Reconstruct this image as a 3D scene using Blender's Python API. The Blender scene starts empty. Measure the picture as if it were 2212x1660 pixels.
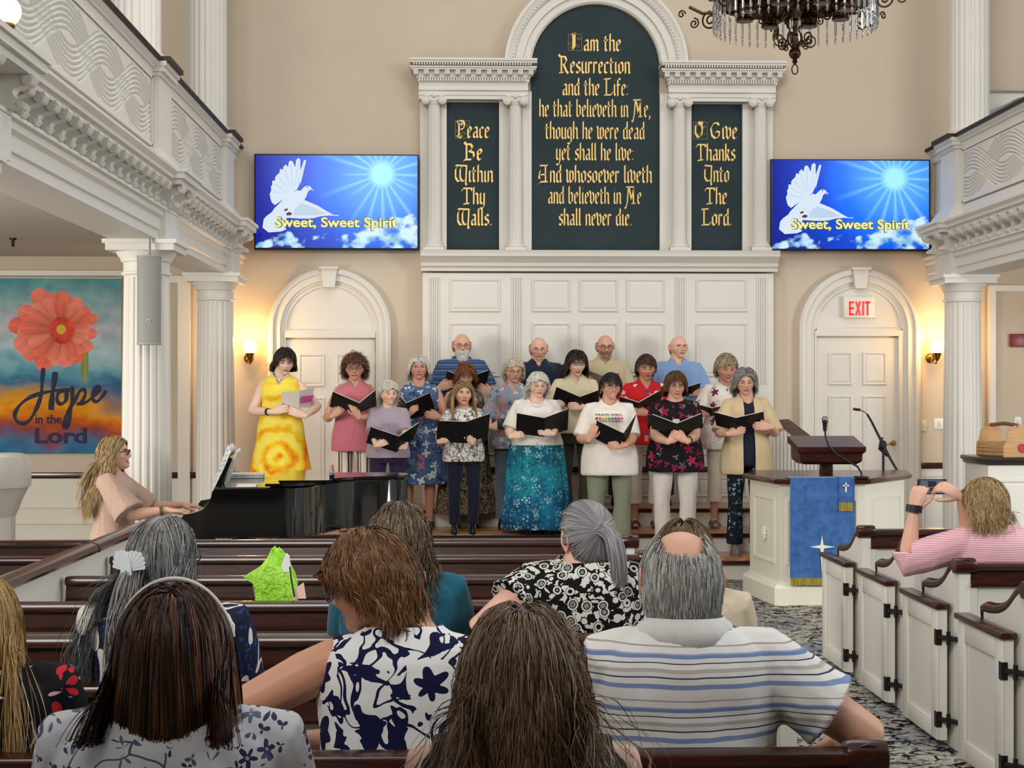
import bpy, bmesh, math, random
import numpy as np
from mathutils import Vector, Matrix, noise as mnoise
PI = math.pi
random.seed(7)
SC = bpy.context.scene
COL = SC.collection
# ---------------------------------------------------------------- camera
FPX, CZ, YAW, HY = 3300.0, 1.60, 0.02905, 850.0
cam = bpy.data.cameras.new('camera'); camo = bpy.data.objects.new('camera', cam); COL.objects.link(camo)
cam.sensor_width = 36.0; cam.lens = 36.0 * FPX / 2212.0
cam.shift_y = (HY - 830.0) / 2212.0
cam.clip_start = 0.05; cam.clip_end = 200
camo.location = (0, 0, CZ); camo.rotation_euler = (PI / 2, 0, -YAW)
SC.camera = camo
# ---------------------------------------------------------------- light and exposure
SC.view_settings.view_transform = 'Standard'
SC.view_settings.look = 'None'
SC.view_settings.gamma = 1.0
SC.view_settings.exposure = 0.08
wd = bpy.data.worlds.new('world'); SC.world = wd; wd.use_nodes = True
wd.node_tree.nodes['Background'].inputs[0].default_value = (0.93, 0.97, 1.0, 1)
wd.node_tree.nodes['Background'].inputs[1].default_value = 0.44
def area(name, loc, tgt, sx, sy, power, col):
    l = bpy.data.lights.new(name, 'AREA'); l.shape = 'RECTANGLE'; l.size = sx; l.size_y = sy
    l.energy = power; l.color = col
    o = bpy.data.objects.new(name, l); COL.objects.link(o); o.location = loc
    o.rotation_euler = (Vector(tgt) - Vector(loc)).to_track_quat('-Z', 'Y').to_euler()
    return o
area('daylight_rear_fill', (-3.0, -2.0, 6.8), (1.2, 13.0, 1.6), 5.0, 3.5, 780, (1.0, 0.97, 0.92))  # area light standing for unseen windows; strengthened to brighten the singers' faces
area('daylight_right_windows', (8.5, 4.0, 5.5), (-1.5, 10.0, 2.5), 5.0, 3.0, 320, (0.92, 0.96, 1.0))
area('ceiling_light_wash', (1.2, 9.5, 8.5), (1.2, 10.5, 0.0), 5.0, 5.0, 170, (1.0, 0.95, 0.88))
area('left_aisle_fill', (-6.3, 8.0, 1.9), (-2.0, 12.5, 1.2), 2.2, 1.8, 260, (1.0, 0.96, 0.9))  # added fill light, no window seen; brightens banner and wall below the gallery
area('right_aisle_fill', (8.6, 8.0, 1.9), (5.0, 13.0, 1.4), 2.2, 1.8, 250, (0.96, 0.98, 1.0))  # unseen fill, put in to lift the wall below the right gallery
SC.cycles.max_bounces = 6; SC.cycles.diffuse_bounces = 3; SC.cycles.glossy_bounces = 2
SC.cycles.transmission_bounces = 4; SC.cycles.transparent_max_bounces = 6
SC.cycles.caustics_reflective = False; SC.cycles.caustics_refractive = False
SC.cycles.adaptive_threshold = 0.03
# ---------------------------------------------------------------- where a pixel's ray meets a plane
def TX(px): return math.tan(YAW + math.atan((px - 1106.0) / FPX))
def W(px, py, Y):
    x = TX(px) * Y; zc = x * math.sin(YAW) + Y * math.cos(YAW)
    return Vector((x, Y, CZ + (HY - py) / FPX * zc))
def X(px, Y): return TX(px) * Y
def Zp(py, Y, px=1106): return W(px, py, Y).z
def YX(px, x): return x / TX(px)
# ---------------------------------------------------------------- materials
def lin(c):
    if isinstance(c, str):
        c = tuple(int(c[i:i + 2], 16) for i in (0, 2, 4))
    return tuple(((v / 255) / 12.92 if v / 255 <= .04045 else ((v / 255 + .055) / 1.055) ** 2.4) for v in c[:3]) + (1.0,)
class NT:
    """small node-tree writer"""
    def __init__(s, name):
        s.m = bpy.data.materials.new(name); s.m.use_nodes = True
        s.t = s.m.node_tree; s.b = s.t.nodes['Principled BSDF']; s.tc = None
    def n(s, typ, **kw):
        x = s.t.nodes.new(typ)
        for k, v in kw.items(): setattr(x, k, v)
        return x
    def put(s, sock, v):
        if isinstance(v, bpy.types.NodeSocket): s.t.links.new(v, sock)
        elif v is not None: sock.default_value = v
    def coord(s, kind='Object', scale=(1, 1, 1), rot=(0, 0, 0), loc=(0, 0, 0)):
        if s.tc is None: s.tc = s.n('ShaderNodeTexCoord')
        o = s.tc.outputs[kind]
        if scale == (1, 1, 1) and rot == (0, 0, 0) and loc == (0, 0, 0): return o
        mp = s.n('ShaderNodeMapping'); s.put(mp.inputs[0], o)
        mp.inputs['Scale'].default_value = scale; mp.inputs['Rotation'].default_value = rot; mp.inputs['Location'].default_value = loc
        return mp.outputs[0]
    def noise(s, vec, scale, detail=3, rough=.5, dist=0, out=0):
        x = s.n('ShaderNodeTexNoise'); s.put(x.inputs['Vector'], vec); x.inputs['Scale'].default_value = scale
        x.inputs['Detail'].default_value = detail; x.inputs['Roughness'].default_value = rough; x.inputs['Distortion'].default_value = dist
        return x.outputs[out]
    def voro(s, vec, scale, feat='F1', out='Distance', rnd=1.0):
        x = s.n('ShaderNodeTexVoronoi', feature=feat); s.put(x.inputs['Vector'], vec); x.inputs['Scale'].default_value = scale
        x.inputs['Randomness'].default_value = rnd
        return x.outputs[out]
    def wave(s, vec, scale, dist=0, typ='BANDS', d='X', detail=2, dscale=1):
        x = s.n('ShaderNodeTexWave', wave_type=typ)
        if typ == 'BANDS': x.bands_direction = d
        else: x.rings_direction = d
        s.put(x.inputs['Vector'], vec); x.inputs['Scale'].default_value = scale; x.inputs['Distortion'].default_value = dist
        x.inputs['Detail'].default_value = detail; x.inputs['Detail Scale'].default_value = dscale
        return x.outputs['Fac']
    def math(s, op, a, b=None, c=None):
        x = s.n('ShaderNodeMath', operation=op)
        for i, v in enumerate((a, b, c)):
            if v is not None: s.put(x.inputs[i], v)
        return x.outputs[0]
    def ramp(s, f, stops, interp='LINEAR'):
        x = s.n('ShaderNodeValToRGB'); s.put(x.inputs[0], f); r = x.color_ramp; r.interpolation = interp
        while len(r.elements) < len(stops): r.elements.new(.5)
        for e, (p, c) in zip(r.elements, stops):
            e.position = p; e.color = lin(c) if not isinstance(c, float) else (c, c, c, 1)
        return x.outputs[0]
    def mix(s, f, a, b, typ='MIX'):
        x = s.n('ShaderNodeMix', data_type='RGBA', blend_type=typ)
        s.put(x.inputs[0], f)
        s.put(x.inputs[6], lin(a) if isinstance(a, (str, tuple, list)) else a)
        s.put(x.inputs[7], lin(b) if isinstance(b, (str, tuple, list)) else b)
        return x.outputs[2]
    def attr(s, name, out='Color'):
        x = s.n('ShaderNodeAttribute'); x.attribute_name = name
        return x.outputs[out]
    def sep(s, v):
        x = s.n('ShaderNodeSeparateXYZ'); s.put(x.inputs[0], v); return x.outputs
    def comb(s, a, b, c):
        x = s.n('ShaderNodeCombineXYZ')
        for i, v in enumerate((a, b, c)): s.put(x.inputs[i], v)
        return x.outputs[0]
    def warp(s, vec, scale, amt):
        nz = s.noise(vec, scale, 2, out=1)
        x = s.n('ShaderNodeVectorMath', operation='MULTIPLY_ADD'); s.put(x.inputs[0], nz)
        x.inputs[1].default_value = (amt,) * 3; s.put(x.inputs[2], vec)
        return x.outputs[0]
    def bump(s, h, strength=.3, dist=.01):
        x = s.n('ShaderNodeBump'); s.put(x.inputs['Height'], h); x.inputs['Strength'].default_value = strength; x.inputs['Distance'].default_value = dist
        s.put(s.b.inputs['Normal'], x.outputs[0])
    def end(s, col=None, rough=.5, metal=0, spec=.5, emit=None, estr=1.0, sheen=0, coat=0, alpha=None, trans=0, ior=None):
        i = s.b.inputs
        if col is not None: s.put(i['Base Color'], lin(col) if isinstance(col, (str, tuple, list)) else col)
        s.put(i['Roughness'], rough); i['Metallic'].default_value = metal; i['Specular IOR Level'].default_value = spec
        if emit is not None:
            s.put(i['Emission Color'], lin(emit) if isinstance(emit, (str, tuple, list)) else emit); i['Emission Strength'].default_value = estr
        if sheen: i['Sheen Weight'].default_value = sheen
        if coat: i['Coat Weight'].default_value = coat; i['Coat Roughness'].default_value = .08
        if trans: i['Transmission Weight'].default_value = trans
        if ior: i['IOR'].default_value = ior
        return s.m
_mc = {}
def mat(name, col, rough=.5, **kw):
    if name not in _mc: _mc[name] = NT(name).end(col, rough, **kw)
    return _mc[name]
def cloth(name, col, rough=.85, fold=0.5, weave=True):
    if name in _mc: return _mc[name]
    t = NT(name); c = t.coord()
    h = t.noise(t.coord(scale=(1.0, 1.0, .45)), 11, 2, .5, .6)
    if fold: t.bump(h, fold, .03)
    v = t.noise(c, 140, 1)
    cc = t.mix(v, tuple(max(0, x - 9) for x in hexrgb(col)), tuple(min(255, x + 7) for x in hexrgb(col)))
    _mc[name] = t.end(cc, rough, spec=.2, sheen=.15); return _mc[name]
def hexrgb(c): return tuple(int(c[i:i + 2], 16) for i in (0, 2, 4)) if isinstance(c, str) else c
# ---------------------------------------------------------------- mesh builder
class MB:
    def __init__(s): s.v = []; s.f = []; s.mi = []; s.cur = 0
    def add(s, vs, fs):
        o = len(s.v); s.v.extend([tuple(p) for p in vs]); s.f.extend([tuple(i + o for i in f) for f in fs]); s.mi.extend([s.cur] * len(fs)); return s
    def m(s, i): s.cur = i; return s
    def box(s, x0, x1, y0, y1, z0, z1):
        v = [(x, y, z) for z in (z0, z1) for y in (y0, y1) for x in (x0, x1)]
        return s.add(v, [(0, 2, 3, 1), (4, 5, 7, 6), (0, 1, 5, 4), (2, 6, 7, 3), (0, 4, 6, 2), (1, 3, 7, 5)])
    def bbox(s, x0, x1, y0, y1, z0, z1, b=.01):
        """box with chamfered edges"""
        xs, ys, zs = (x0, x1), (y0, y1), (z0, z1)
        bm = bmesh.new(); r = bmesh.ops.create_cube(bm, size=1)
        for v in bm.verts:
            v.co = Vector(((x0 + x1) / 2 + v.co.x * (x1 - x0), (y0 + y1) / 2 + v.co.y * (y1 - y0), (z0 + z1) / 2 + v.co.z * (z1 - z0)))
        bmesh.ops.bevel(bm, geom=bm.edges[:], offset=b, segments=2, affect='EDGES', profile=.5)
        return s.bm(bm)
    def bm(s, bm):
        bm.verts.index_update()
        s.add([v.co[:] for v in bm.verts], [[v.index for v in f.verts] for f in bm.faces]); bm.free(); return s
    def loft(s, rings, closed=True, caps=True):
        n = len(rings[0]); vs = [p for r in rings for p in r]; fs = []
        for i in range(len(rings) - 1):
            for j in range(n if closed else n - 1):
                a = i * n + j; b = i * n + (j + 1) % n
                fs.append((a, b, b + n, a + n))
        if caps and closed:
            fs.append(tuple(reversed(range(n)))); fs.append(tuple((len(rings) - 1) * n + j for j in range(n)))
        return s.add(vs, fs)
    def lathe(s, prof, n=32, c=(0, 0, 0), axis='z', fn=None):
        rings = []
        for r, z in prof:
            ring = []
            for j in range(n):
                a = 2 * PI * j / n; rr = r if fn is None else fn(r, z, a)
                p = (rr * math.cos(a), rr * math.sin(a), z)
                if axis == 'y': p = (p[0], -p[2], p[1])
                if axis == 'x': p = (p[2], p[0], p[1])
                ring.append((p[0] + c[0], p[1] + c[1], p[2] + c[2]))
            rings.append(ring)
        return s.loft(rings)
    def tube(s, pts, r, n=8, flat=1.0, up=None):
        pts = [Vector(p) for p in pts]; m = len(pts)
        rs = r if isinstance(r, (list, tuple)) else [r] * m
        rings = []; u = None
        for i, p in enumerate(pts):
            d = (pts[min(i + 1, m - 1)] - pts[max(i - 1, 0)]).normalized()
            if u is None:
                u = Vector(up) if up else (Vector((0, 0, 1)) if abs(d.z) < .9 else Vector((1, 0, 0)))
            u = (u - d * u.dot(d)).normalized(); w = d.cross(u)
            rings.append([p + (u * math.cos(2 * PI * j / n) + w * (flat * math.sin(2 * PI * j / n))) * rs[i] for j in range(n)])
        return s.loft(rings)
    def prism(s, poly, axis, a, b):
        """polygon (2D) extruded along axis from a to b; axis y: poly in (x,z); x: (y,z); z: (x,y)"""
        def P(p, t): return {'y': (p[0], t, p[1]), 'x': (t, p[0], p[1]), 'z': (p[0], p[1], t)}[axis]
        n = len(poly); vs = [P(p, a) for p in poly] + [P(p, b) for p in poly]
        fs = [(i, (i + 1) % n, (i + 1) % n + n, i + n) for i in range(n)] + [tuple(reversed(range(n))), tuple(range(n, 2 * n))]
        return s.add(vs, fs)
    def sphere(s, c, r, n=16, sc=(1, 1, 1)):
        bm = bmesh.new(); bmesh.ops.create_uvsphere(bm, u_segments=n, v_segments=max(6, n * 2 // 3), radius=r)
        for v in bm.verts: v.co = Vector((v.co.x * sc[0] + c[0], v.co.y * sc[1] + c[1], v.co.z * sc[2] + c[2]))
        return s.bm(bm)
    def grid(s, P, nu, nv):
        vs = [P(i / nu, j / nv) for j in range(nv + 1) for i in range(nu + 1)]
        return s.add(vs, [(j * (nu + 1) + i, j * (nu + 1) + i + 1, (j + 1) * (nu + 1) + i + 1, (j + 1) * (nu + 1) + i) for j in range(nv) for i in range(nu)])
    def sweep_xz(s, path, prof, Y, close=False):
        """path: (x,z,nx,nz) outward normals; prof: (n offset, toward camera)"""
        rings = [[(x + nx * a, Y - d, z + nz * a) for a, d in prof] for x, z, nx, nz in path]
        return s.loft(rings, closed=True, caps=not close)
    def build(s, name, mats, parent=None, smooth=40, loc=None, fix=True):
        me = bpy.data.meshes.new(name); me.from_pydata(s.v, [], s.f)
        for m_ in (mats if isinstance(mats, (list, tuple)) else [mats]): me.materials.append(m_)
        if any(s.mi): me.polygons.foreach_set('material_index', s.mi)
        if fix:
            bm = bmesh.new(); bm.from_mesh(me); bmesh.ops.recalc_face_normals(bm, faces=bm.faces); bm.to_mesh(me); bm.free()
        if smooth:
            me.shade_smooth(); me.set_sharp_from_angle(angle=math.radians(smooth))
        return link(name, me, parent, loc)
def link(name, me, parent=None, loc=None):
    o = bpy.data.objects.new(name, me); COL.objects.link(o)
    if loc is not None: o.location = loc
    if parent is not None:
        o.parent = parent
        if loc is None: o.matrix_parent_inverse = PINV(parent)
    return o
def PINV(p):
    """parts are modelled where they stand: undo the placing of the thing they hang from"""
    if p.parent is not None: return Matrix()
    return Matrix.LocRotScale(p.location, p.rotation_euler, p.scale).inverted()
def tag(o, label=None, cat=None, group=None, kind=None):
    if label: o['label'] = label
    if cat: o['category'] = cat
    if group: o['group'] = group
    if kind: o['kind'] = kind
    return o
def thing(name, label, cat, loc=(0, 0, 0), rz=0, group=None):
    o = bpy.data.objects.new(name, None); COL.objects.link(o); o.location = loc; o.rotation_euler = (0, 0, rz)
    o.empty_display_size = .1
    return tag(o, label, cat, group)
def struct(name, mb, m, label=None, **kw):
    return tag(mb.build(name, m, **kw), label, None, None, 'structure')
def text_mesh(body, size, sx=1.0, bold=0.0, extrude=.002):
    cu = bpy.data.curves.new('t', 'FONT'); cu.body = body; cu.size = size; cu.offset = bold; cu.extrude = extrude
    cu.align_x = 'CENTER'; cu.resolution_u = 4
    o = bpy.data.objects.new('t', cu); COL.objects.link(o)
    bpy.context.view_layer.update()
    me = bpy.data.meshes.new_from_object(o.evaluated_get(bpy.context.evaluated_depsgraph_get()))
    vs = [(v.co.x * sx, -v.co.z, v.co.y) for v in me.vertices]; fs = [tuple(p.vertices) for p in me.polygons]
    bpy.data.objects.remove(o); bpy.data.curves.remove(cu); bpy.data.meshes.remove(me)
    return vs, fs
def add_text(mb, body, x, y, z, width=None, size=.1, bold=0.0, extrude=.002):
    vs, fs = text_mesh(body, size, 1, bold, extrude)
    xs = [v[0] for v in vs]; w0 = max(xs) - min(xs); cx = (max(xs) + min(xs)) / 2
    sx = width / w0 if width else 1
    mb.add([((v[0] - cx) * sx + x, v[1] + y, v[2] + z) for v in vs], fs)
def vcol(me, cols, name='Col'):
    a = me.color_attributes.new(name, 'FLOAT_COLOR', 'POINT'); a.data.foreach_set('color', np.asarray(cols, dtype=np.float32).ravel())
# common materials
def white_paint(name, c='DAD5CB', rough=.45):
    t = NT(name); nz = t.noise(t.coord(), 3.0, 3)
    return t.end(t.mix(nz, tuple(x - 3 for x in hexrgb(c)), tuple(min(255, x + 3) for x in hexrgb(c))), rough, spec=.35)
WHITE = white_paint('white_paint')
CREAM = white_paint('cream_paint', 'D6CFC0', .5)
def wall_paint(name, c):
    t = NT(name); nz = t.noise(t.coord(), 1.3, 4); t.bump(t.noise(t.coord(), 90, 2), .05, .002)
    return t.end(t.mix(nz, tuple(x - 5 for x in hexrgb(c)), tuple(x + 4 for x in hexrgb(c))), .8, spec=.2)
WALLM = wall_paint('beige_wall_paint', 'CABAA5')
def wood(name, c1, c2, rough=.25, axis='X', sc=3.0, coat=.3):
    t = NT(name); s = {'X': (.12, 1, 1), 'Y': (1, .12, 1), 'Z': (1, 1, .12)}[axis]
    v = t.coord(scale=s); w = t.noise(v, 14 * sc, 5, .6, 1.2); r = t.ramp(w, [(.3, c1), (.7, c2)])
    t.bump(w, .06, .003)
    return t.end(r, rough, spec=.5, coat=coat)
MAHOG = wood('mahogany_wood', '1E0B07', '45190F', .24, 'X', coat=.12)
MAHOGY = wood('mahogany_wood_lengthwise', '1E0B07', '45190F', .24, 'Y', coat=.12)
OAK = wood('oak_floor_boards', 'A06A38', 'C08A52', .3, 'X', 2)
BRASS = mat('aged_brass', '8A6A32', .3, metal=1)
BLACKM = mat('black_iron', '14110F', .4, metal=.6)
# ================================================================ the room
D = 15.3
LX, RX = -2.42, 4.80            # column lines
def wallx(px): return X(px, D)
CARPET = NT('blue_black_cream_carpet')
def _carpet(t):
    c = t.coord(); big = t.ramp(t.noise(t.warp(c, 3.0, .25), 1.3, 3), [(.34, 'AFA797'), (.52, '98958E'), (.66, '7E8690')])
    col = big
    for sc, wd, th, cl in ((9, .15, .51, '15171D'), (16, .18, .55, '20242E'), (6, .10, .49, '10131A')):
        vv = t.warp(t.coord(scale=(1, 1.35, 1), loc=(sc * .3, 0, 0)), 7, .17); e = t.voro(vv, sc, 'DISTANCE_TO_EDGE'); ln = t.math('LESS_THAN', e, t.math('MULTIPLY', t.noise(c, 8, 2), wd * 1.25))
        col = t.mix(t.math('MULTIPLY', ln, t.math('GREATER_THAN', t.noise(vv, sc * .9, 4, .7), th)), col, cl)
    bl = t.math('GREATER_THAN', t.noise(t.warp(c, 6, .16), 10, 4, .65), .61)
    col = t.mix(t.math('MULTIPLY', bl, .8), col, '27303F'); sp = t.math('GREATER_THAN', t.noise(t.warp(c, 9, .1), 26, 2, .6), .62)
    col = t.mix(t.math('MULTIPLY', sp, .75), col, 'C2BAAA')
    t.bump(t.noise(t.coord(), 160, 2), .4, .01)
    return t.end(col, .95, spec=.1)
CARPET = _carpet(CARPET)
struct('floor', MB().box(-6.5, 9, -3, D + .2, -.1, 0), CARPET)
struct('wall_back', MB().box(-6.5, 9, D, D + .2, 0, 8.2), WALLM)
struct('wall_rear', MB().box(-6.5, 9, -3.2, -3.0, 0, 3.6), WALLM)  # out of view; put in to keep light from behind off the pew backs
struct('ceiling_rear', MB().box(-6.5, 9, -3.0, 1.2, 3.3, 3.4), WALLM)  # unseen slab over the camera, added to darken the nearest rows
struct('wall_left', MB().box(-6.7, -6.5, 11.5, D + .2, 0, 8.2), WALLM)
struct('wall_right', MB().box(8.8, 9, 12, D + .2, 0, 8.2), WALLM)
# ---- risers: three carpeted-floor steps of oak with white risers
def step(name, x0, x1, y0, y1, z0, z1, label):
    e = thing(name, label, 'step', ((x0 + x1) / 2, (y0 + y1) / 2, z0))
    MB().box(x0, x1, y0 + .03, y1, z0, z1 - .035).build('riser', WHITE, e)
    MB().bbox(x0, x1, y0, y1, z1 - .035, z1, .012).build('tread', OAK, e)
    MB().bbox(x0, x1, y0 - .012, y0 + .02, z1 - .04, z1 - .004, .008).build('nosing', MAHOG, e)
    tag(e, kind='structure')
SA, SB, SCZ = .17, .34, .51
step('choir_step', X(1340, 13), X(1690, 13), 13.02, 13.80, 0, SA, 'lowest oak choir step with white riser, right of the choir, beside the pulpit')
step('choir_step', -1.75, X(1690, 13.8), 13.72, 14.45, 0, SB, 'middle oak choir step, wide platform under the front row of singers')
step('choir_step', -1.75, X(1690, 14.4), 14.45, D - .15, 0, SCZ, 'highest oak choir step along the white panelling')
# ---- raised panel helper on a wall facing the camera
def raised(mb, x0, x1, z0, z1, Y, w=.03, d=.016):
    pr = [(0, 0), (w * .35, d), (w * .7, d), (w, d * .2), (w * 1.7, d * .75)]
    rings = []
    for a, dd in pr:
        rings.append([(x0 + a, Y - dd, z0 + a), (x1 - a, Y - dd, z0 + a), (x1 - a, Y - dd, z1 - a), (x0 + a, Y - dd, z1 - a)])
    mb.loft(rings, True, False); n = len(mb.v); mb.f.append((n - 4, n - 3, n - 2, n - 1)); mb.mi.append(mb.cur)
def praised(mb, px0, px1, py0, py1, Y, **k):
    a = W(px0, py1, Y); b = W(px1, py0, Y); raised(mb, a.x, b.x, a.z, b.z, Y, **k)
# ---- central panelling under the scripture panels
PY = D - .14
pan = thing('wall_panelling', 'tall white panelled dado behind the choir with fluted pilasters and a shelf cornice', 'panelling', (X(1290, PY), PY, 0))
pan['kind'] = 'structure'
m = MB(); a = W(913, 590, PY); b = W(1671, 590, PY)
m.box(a.x, b.x, PY, D, SCZ, a.z)
for (c0, c1) in ((970, 1082), (1148, 1233), (1250, 1336), (1352, 1437), (1502, 1614)):
    for r0, r1 in ((602, 675), (697, 815), (848, 985), (1030, 1075)): praised(m, c0, c1, r0, r1, PY)
m.build('panel_field', WHITE, pan, 8)
for c in (938, 1116, 1469, 1645):
    f = MB(); q = W(c - 12, 830, PY); h = W(c + 13, 600, PY)
    for k in range(5):
        x = q.x + (h.x - q.x) * (k + .5) / 5
        f.tube([(x, PY - .002, q.z), (x, PY - .002, h.z)], .0095, 8)
    f.build('fluted_pilaster', WHITE, pan, 50)
m = MB(); a = W(905, 586, PY); b = W(1683, 545, PY)
prof = [(0, a.z - .0), (.03, a.z), (.03, a.z + .03), (.06, a.z + .05), (.06, a.z + .08), (.11, a.z + .12), (.15, a.z + .14), (.15, a.z + .165), (.165, b.z), (0, b.z)]
x0, x1 = a.x + .02, b.x - .02
m.loft([[(xx, PY - d, z) for d, z in prof] for xx in (x0, x1)])
m.box(x0 + .0, x1, PY, D, a.z, b.z)
m.build('shelf_cornice', WHITE, pan, 30)
m = MB(); q = W(1050, 1021, PY)
m.bbox(W(913, 0, PY).x, W(1671, 0, PY).x, PY - .03, PY + .01, q.z, q.z + .055, .008); m.build('chair_rail', MAHOG, pan)
# ---- scripture panels in dark green-grey with gilt black-letter
DGREEN = NT('dark_green_grey_panel'); DGREEN.end(DGREEN.mix(DGREEN.noise(DGREEN.coord(), 1.5, 2), '22302F', '2C3A40'), .6, spec=.2)
GOLD = mat('gilt_lettering', 'F0C878', .45, metal=.2)
GOLDD = mat('gilt_shadow_edge', '6E4A14', .6)
# nib strokes: x runs to the right, y up; x-height 1, ascender 1.5, descender -.45
GL = {
 'a': (.58, [[(.12, .86), (.3, .98), (.46, .88), (.46, .12), (.56, .02)], [(.44, .56), (.12, .46), (.1, .14), (.24, .02), (.44, .16)]]),
 'b': (.60, [[(.1, 1.5), (.1, .14), (.28, .0), (.5, .16), (.5, .82), (.34, .98), (.1, .82)]]),
 'c': (.48, [[(.44, .84), (.3, .98), (.1, .84), (.1, .16), (.26, .0), (.44, .12)]]),
 'd': (.60, [[(.5, 1.5), (.5, .14), (.58, .02)], [(.5, .84), (.28, .98), (.1, .84), (.1, .14), (.28, .0), (.5, .14)]]),
 'e': (.50, [[(.1, .5), (.42, .64), (.44, .84), (.28, .98), (.1, .84), (.1, .16), (.26, .0), (.46, .14)]]),
 'f': (.42, [[(.42, 1.38), (.28, 1.5), (.14, 1.34), (.14, -.05)], [(0, .92), (.4, .92)]]),
 'g': (.60, [[(.5, .86), (.28, .98), (.1, .84), (.1, .2), (.28, .06), (.5, .2)], [(.5, .98), (.5, -.24), (.32, -.44), (.08, -.34)]]),
 'h': (.60, [[(.1, 1.5), (.1, 0)], [(.1, .8), (.34, .98), (.5, .84), (.5, .12), (.58, .0)]]),
 'i': (.26, [[(.06, .9), (.12, .98), (.12, .12), (.22, 0)], [(.1, 1.26), (.18, 1.34)]]),
 'k': (.56, [[(.1, 1.5), (.1, 0)], [(.1, .5), (.34, .62), (.44, .84), (.3, .98), (.12, .84)], [(.24, .56), (.42, .12), (.54, 0)]]),
 'l': (.26, [[(.06, 1.42), (.12, 1.5), (.12, .12), (.22, 0)]]),
 'm': (.88, [[(.1, .98), (.1, 0)], [(.1, .82), (.28, .98), (.42, .84), (.42, 0)], [(.42, .82), (.62, .98), (.76, .84), (.76, .1), (.84, 0)]]),
 'n': (.58, [[(.1, .98), (.1, 0)], [(.1, .8), (.32, .98), (.48, .84), (.48, .1), (.56, 0)]]),
 'o': (.58, [[(.3, .98), (.1, .82), (.1, .16), (.3, 0), (.5, .16), (.5, .82), (.3, .98)]]),
 'r': (.44, [[(.1, .98), (.1, 0)], [(.1, .78), (.26, .98), (.4, .84)]]),
 's': (.48, [[(.44, .84), (.28, .98), (.1, .82), (.14, .6), (.42, .42), (.44, .16), (.26, 0), (.06, .14)]]),
 't': (.44, [[(.16, 1.3), (.16, .14), (.3, 0), (.42, .12)], [(0, .94), (.38, .94)]]),
 'u': (.58, [[(.1, .98), (.1, .14), (.26, 0), (.48, .18)], [(.48, .98), (.48, .1), (.56, 0)]]),
 'v': (.58, [[(.0, 1.12), (.14, .92), (.14, .2), (.3, .0), (.5, .22), (.52, .74), (.38, 1.0)]]),
 'w': (.84, [[(.02, 1.1), (.12, .94), (.12, .14), (.26, 0), (.44, .18)], [(.42, 1.0), (.42, .16), (.58, 0), (.76, .2), (.78, .76), (.64, 1.0)]]),
 'y': (.58, [[(.1, .98), (.1, .16), (.26, .02), (.48, .18)], [(.48, .98), (.48, -.1), (.3, -.42), (.06, -.34)]]),
 '.': (.22, [[(.06, .06), (.14, .06)]]), ',': (.22, [[(.1, .1), (.14, .0), (.06, -.2)]]), ':': (.22, [[(.06, .1), (.14, .1)], [(.06, .8), (.14, .8)]]),
 ' ': (.34, []),
 'P': (1.0, [[(.3, 1.55), (.3, .1), (.5, -.02)], [(.14, 1.5), (.3, 1.3)], [(.3, 1.5), (.7, 1.5), (.86, 1.2), (.74, .8), (.4, .74)], [(.12, .2), (.4, .06), (.64, .16)], [(.5, 1.3), (.62, 1.15), (.5, 1.0)]]),
 'B': (1.0, [[(.26, 1.42), (.26, .04)], [(.08, 1.6), (.2, 1.42), (.6, 1.4), (.76, 1.15), (.6, .84), (.44, .8)], [(.5, .8), (.84, .66), (.88, .3), (.66, .04), (.1, .04), (.02, -.14)]]),
 'W': (1.25, [[(.3, 1.4), (.1, 1.1), (.1, .4), (.3, .06), (.5, .06)], [(.72, 1.4), (.54, 1.1), (.54, .4), (.72, .06), (.96, .1)], [(.1, 1.46), (1.16, 1.42), (1.08, -.1), (1.14, -.3), (1.26, -.2)]]),
 'T': (1.0, [[(.04, 1.16), (.16, 1.4), (.96, 1.4), (1.0, 1.2)], [(.52, 1.4), (.52, .06)], [(.2, .0), (.76, .06)]]),
 'I': (.9, [[(.4, 1.5), (.4, .2), (.24, .02)], [(.56, 1.56), (.56, .34), (.4, .1)], [(.26, 1.46), (.64, 1.5)]]),
 'R': (1.0, [[(.0, 1.6), (.14, 1.42), (.62, 1.4), (.76, 1.1), (.6, .78), (.36, .74)], [(.26, 1.4), (.26, .04)], [(.06, .04), (.44, .04)], [(.48, .74), (.72, .2), (.92, -.04)]]),
 'L': (.92, [[(.26, 1.4), (.26, .06)], [(.02, 1.42), (.7, 1.46)], [(.04, .04), (.8, .06), (.92, .32)]]),
 'M': (1.25, [[(.1, 1.46), (.98, 1.46)], [(.34, 1.42), (.22, .2), (.04, -.42), (-.06, -.3)], [(.42, 1.42), (.7, .3)], [(.92, 1.42), (.7, .3)], [(.92, 1.42), (.92, .06)], [(.72, .04), (1.12, .04)]]),
 'A': (1.1, [[(.16, 1.44), (.96, 1.44)], [(.74, 1.4), (.74, .06)], [(.6, 1.36), (.2, 1.0), (.06, .5), (.14, .3), (.26, .4)], [(.26, .66), (.74, .66)], [(.0, -.2), (.2, .04), (.96, .04)]]),
 'O': (1.0, [[(.44, 1.5), (.16, 1.2), (.14, .5), (.4, .1), (.72, .3), (.8, .9), (.66, 1.36), (.44, 1.5), (.56, 1.2)], [(.7, 1.5), (.82, 1.3)]]),
 'G': (1.05, [[(.88, 1.2), (.7, 1.42), (.34, 1.36), (.1, .9), (.2, .3), (.5, .04), (.84, .18), (.9, .6), (.6, .66), (.5, .5)]]),
 'U': (.95, [[(.1, 1.46), (.84, 1.4), (.78, -.1), (.84, -.3), (.96, -.2)], [(.44, 1.4), (.14, 1.1), (.12, .4), (.36, .06), (.78, .14)]]),
}
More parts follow.
